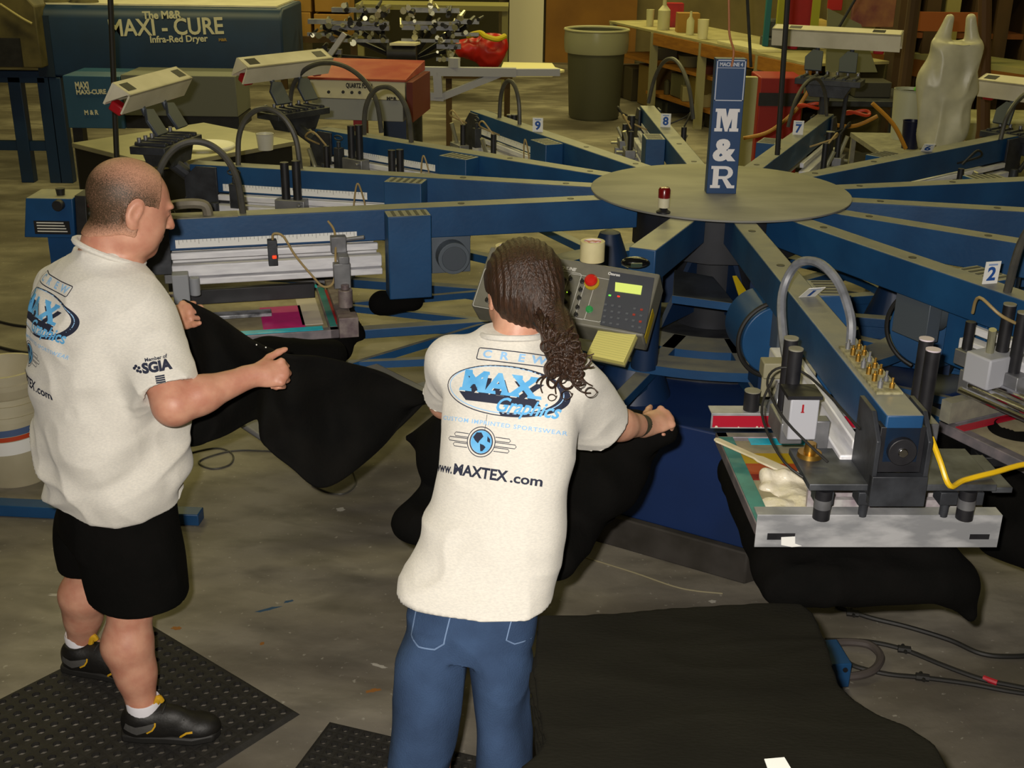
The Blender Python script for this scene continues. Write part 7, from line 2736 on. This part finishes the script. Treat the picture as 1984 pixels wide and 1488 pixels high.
# T-shirt
s = SDF((-0.4, 2.15, 0.6), (0.45, 3.1, 1.5), 0.006)
RW = [(0.775, -.083, 2.446, .185), (.805, -.076, 2.465, .182), (.835, -.065, 2.483, .179), (.925, -.037, 2.524, .175), (1.005, -.022, 2.561, .167), (1.06, -.012, 2.586, .165), (1.115, -.008, 2.612, .166), (1.195, -.002, 2.649, .170), (1.25, .004, 2.673, .168), (1.29, .004, 2.70, .150), (1.325, -.002, 2.725, .105), (1.35, -.002, 2.74, .075)]
dep = (.125, .125, .12, .118, .115, .115, .115, .112, .105, .092, .076, .066)
s.op(loft([(z, x, y + 0.012, w * 1.01, d) for (z, x, y, w), d in zip(RW, dep)], FA, 2.5), 0.01)
d2 = (eR2 - sR2).normalized()
cu = sR2 + d2 * 0.215
s.op(cone(sR2 + Vector((-0.02, 0.0, -0.01)), sR2 + d2 * 0.32, 0.076, 0.090), 0.04, cut=(cu, d2))
s.op(cone(sR2 + Vector((-0.02, 0.0, -0.06)), sR2 + d2 * 0.32 + Vector((-0.01, 0, -0.04)), 0.055, 0.07), 0.04, cut=(cu, d2))
s.op(cone(cu - d2 * 0.04, cu + d2 * 0.06, 0.058, 0.078), 0.004, 'sub')
d3 = (eL2 - sL2).normalized()
s.op(cone(sL2 + Vector((0.0, 0.0, -0.01)), sL2 + d3 * 0.3, 0.068, 0.072), 0.04, cut=(sL2 + d3 * 0.2, d3))
def d2f(V, n):
    low = np.clip((1.05 - V[:, 2]) / 0.3, 0, 1)
    return fold(V, 0.012, 4.5, 31.0, (1, 1, 1.8)) * (0.3 + 0.9 * low) + fold(V, 0.006, 11.0, 17.0) * 0.6 - 0.006
shirt2, V, Fq = sdf_obj('t_shirt', s, ASH, man2, disp=d2f, smooth_it=2)
bv = bvh_of(V, Fq)
hit = bv.ray_cast(Vector((0, 0, CAM_H)), ray(978, 757).normalized())
rt = Vector((math.cos(FA), math.sin(FA), 0))
bn = Vector((math.sin(FA) * .9, -math.cos(FA) * .9, 0.42))
back_print(bv, hit[0], rt, bn.cross(rt), shirt2, 1.1)
g = MB()
g.tube([Vector((-0.002 + 0.072 * math.cos(t), 2.730 + 0.068 * math.sin(t), 1.338 - 0.016 * math.sin(t))) for t in np.linspace(0, 2 * PI, 30)], 0.0075, n=8, sub=2)
obj('collar', g, ASH, shirt2, world=True)
# jeans: legs taken from the outline in the photograph
s = SDF((-0.42, 2.1, 0.03), (0.3, 2.75, 0.95), 0.006)
s.op(loft([(.665, -.098, 2.41, .150, .10), (.74, -.085, 2.43, .158, .10), (.85, -.065, 2.48, .14, .09)], FA), 0.02)
s.op(loft([(.06, -.245, 2.30, .105, .11), (.2, -.232, 2.31, .082, .095), (.33, -.214, 2.335, .073, .085), (.45, -.200, 2.355, .078, .09), (.56, -.186, 2.385, .082, .098), (.66, -.175, 2.41, .08, .10), (.72, -.16, 2.425, .06, .09)], FA, 2.2), 0.01)
s.op(loft([(.06, .01, 2.30, .105, .11), (.2, .006, 2.30, .084, .095), (.33, .002, 2.315, .068, .085), (.45, -.007, 2.33, .064, .09), (.56, -.014, 2.365, .063, .098), (.66, -.018, 2.385, .068, .10), (.72, -.03, 2.41, .055, .09)], FA, 2.2), 0.01)
jeans, V, Fq = sdf_obj('jeans', s, DENIM, man2, disp=lambda V, n: fold(V, 0.006, 7.0, 5.0, (1, 1, 0.9)) - 0.002, smooth_it=2)
bv = bvh_of(V, Fq)
STITCH = mat('jeans_stitch', '6f86a8', 0.8)
for (u, v), pts in (((835, 1215), [(-0.05, 0.03), (-0.05, -0.03), (-0.02, -0.045), (0.02, -0.045), (0.04, -0.03), (0.045, 0.03)]), ((1010, 1215), [(-0.02, 0.03), (-0.028, -0.03), (-0.01, -0.04), (0.03, -0.032)])):
    hit = bv.ray_cast(Vector((0, 0, CAM_H)), ray(u, v).normalized())
    if hit[0] is None: continue
    M = frame_m(hit[0], rt, Vector((0, 0.25, 1)))
    for o_ in (0.0, 0.005):
        project_on(strip([(x * (1 - o_ * 8), y * (1 - o_ * 8)) for x, y in pts], 0.0014), M, bv, jeans, 'pocket_stitching', STITCH)
for x, y, a in ((-0.235, 2.2, 1.7), (0.02, 2.19, 1.45)):
    shoe(man2, (x, y, 0.0), a)
# hair: pulled back cap, ponytail and loose curls
HAIR2 = mat('brown_hair', '24160d', 0.45, c2='3a2415', scale=60, detail=3, bump=0.5, bscale=90, stretch=(3, 3, 0.4))
s = SDF((-0.2, 2.5, 1.05), (0.35, 3.05, 1.68), 0.004)
s.op(ell(HW2(-0.018, 0, 0.036), (0.114, 0.094, 0.100), HR2), 0.02)
s.op(ell(HW2(-0.05, 0, -0.01), (0.078, 0.080, 0.075), HR2), 0.03)
fw2, lf2, up2 = HR2.col[0], HR2.col[1], HR2.col[2]
def cut2(X, Y, Z):
    x = ((X - H2.x) * fw2.x + (Y - H2.y) * fw2.y + (Z - H2.z) * fw2.z) / 1.05
    z = ((X - H2.x) * up2.x + (Y - H2.y) * up2.y + (Z - H2.z) * up2.z) / 1.05
    a = x - np.where(z > 0.035, 0.06, -0.022 + np.clip(z - 0.0, 0, 0.035) * 2.2)
    b = -(z + 0.085)
    return -np.maximum(a, b)
s.op((cut2, H2 - Vector((.3, .3, .3)), H2 + Vector((.3, .3, .3))), 0.004, 'sub')
tail = [Q(1050, 590, 2.72), Q(1078, 630, 2.67), Q(1086, 665, 2.63), Q(1098, 695, 2.60), Q(1108, 715, 2.58)]
for i, (ra, rb) in enumerate(((.05, .036), (.036, .04), (.04, .034), (.034, .02))):
    s.op(cone(tail[i], tail[i + 1], ra, rb), 0.025)
def strand(V, n):
    return 0.0012 * np.sin(V[:, 0] * 420 + V[:, 2] * 60 + vnoise(V, 12) * 12) + fold(V, 0.003, 14, 4)
hair, V, Fq = sdf_obj('hair', s, HAIR2, man2, disp=strand, smooth_it=1)
ends = [(1085, 735), (1075, 700), (1095, 712), (1118, 735), (1130, 742), (1105, 690), (1090, 760), (1142, 700), (1060, 745), (1122, 705), (1080, 670), (1110, 655), (1135, 725), (1070, 720), (1100, 745), (1142, 735), (1088, 715), (1115, 670)]
g = MB()
ends += [(1052 + 90 * rng.random(), 670 + 85 * rng.random()) for _ in range(46)]
for j, (u, v) in enumerate(ends):
    st = tail[(1 + j % 3) if v > 690 else j % 2] + Vector((rng.uniform(-.035, .035), rng.uniform(-.04, .0), rng.uniform(-.01, .02)))
    en = Q(u, v, 2.56)
    pts = []
    for i in range(22):
        t = i / 21
        p = st.lerp(en, t) + Vector((0, -0.03 * math.sin(PI * t), 0))
        w = 0.004 + 0.012 * t
        ph = t * (9 + j % 5) + j
        pts.append(p + Vector((math.cos(ph) * w, -abs(math.sin(ph)) * w * 0.4, math.sin(ph) * w * 0.9)))
    g.tube(pts, (0.006, 0.0016), n=6, sub=2)
for j, (u, v, R_) in enumerate(((1098, 770, .013), (1145, 765, .014), (1070, 775, .01), (1125, 750, .011), (1090, 742, .009))):
    c = Q(u, v, 2.54)
    g.tube([c + Vector((math.cos(t) * R_, 0, math.sin(t) * R_ * 1.1 + t * 0.002)) for t in np.linspace(0.5, 6.2, 14)], (0.0016, 0.0009), n=5, sub=2)
obj('loose_curls', g, HAIR2, hair, world=True)
g = MB()
g.tube([tail[0].lerp(tail[1], .6) + Vector((0.042 * math.cos(t), 0.036 * math.sin(t), 0.02 * math.sin(t))) for t in np.linspace(0, 2 * PI, 16)], 0.007, n=6, sub=2)
obj('hair_tie', g, RUBBER, hair, world=True)
# dark tattoo band round the right wrist
g = MB()
dd = (wR2 - eR2).normalized()
g.cyl(wR2 - dd * 0.055, wR2 - dd * 0.022, 0.0325, 0.0295, n=28, caps=False)
obj('wrist_band', g, mat('woven_wrist_band', '4a4630', 0.8, c2='2f2c20', scale=60), man2, world=True)
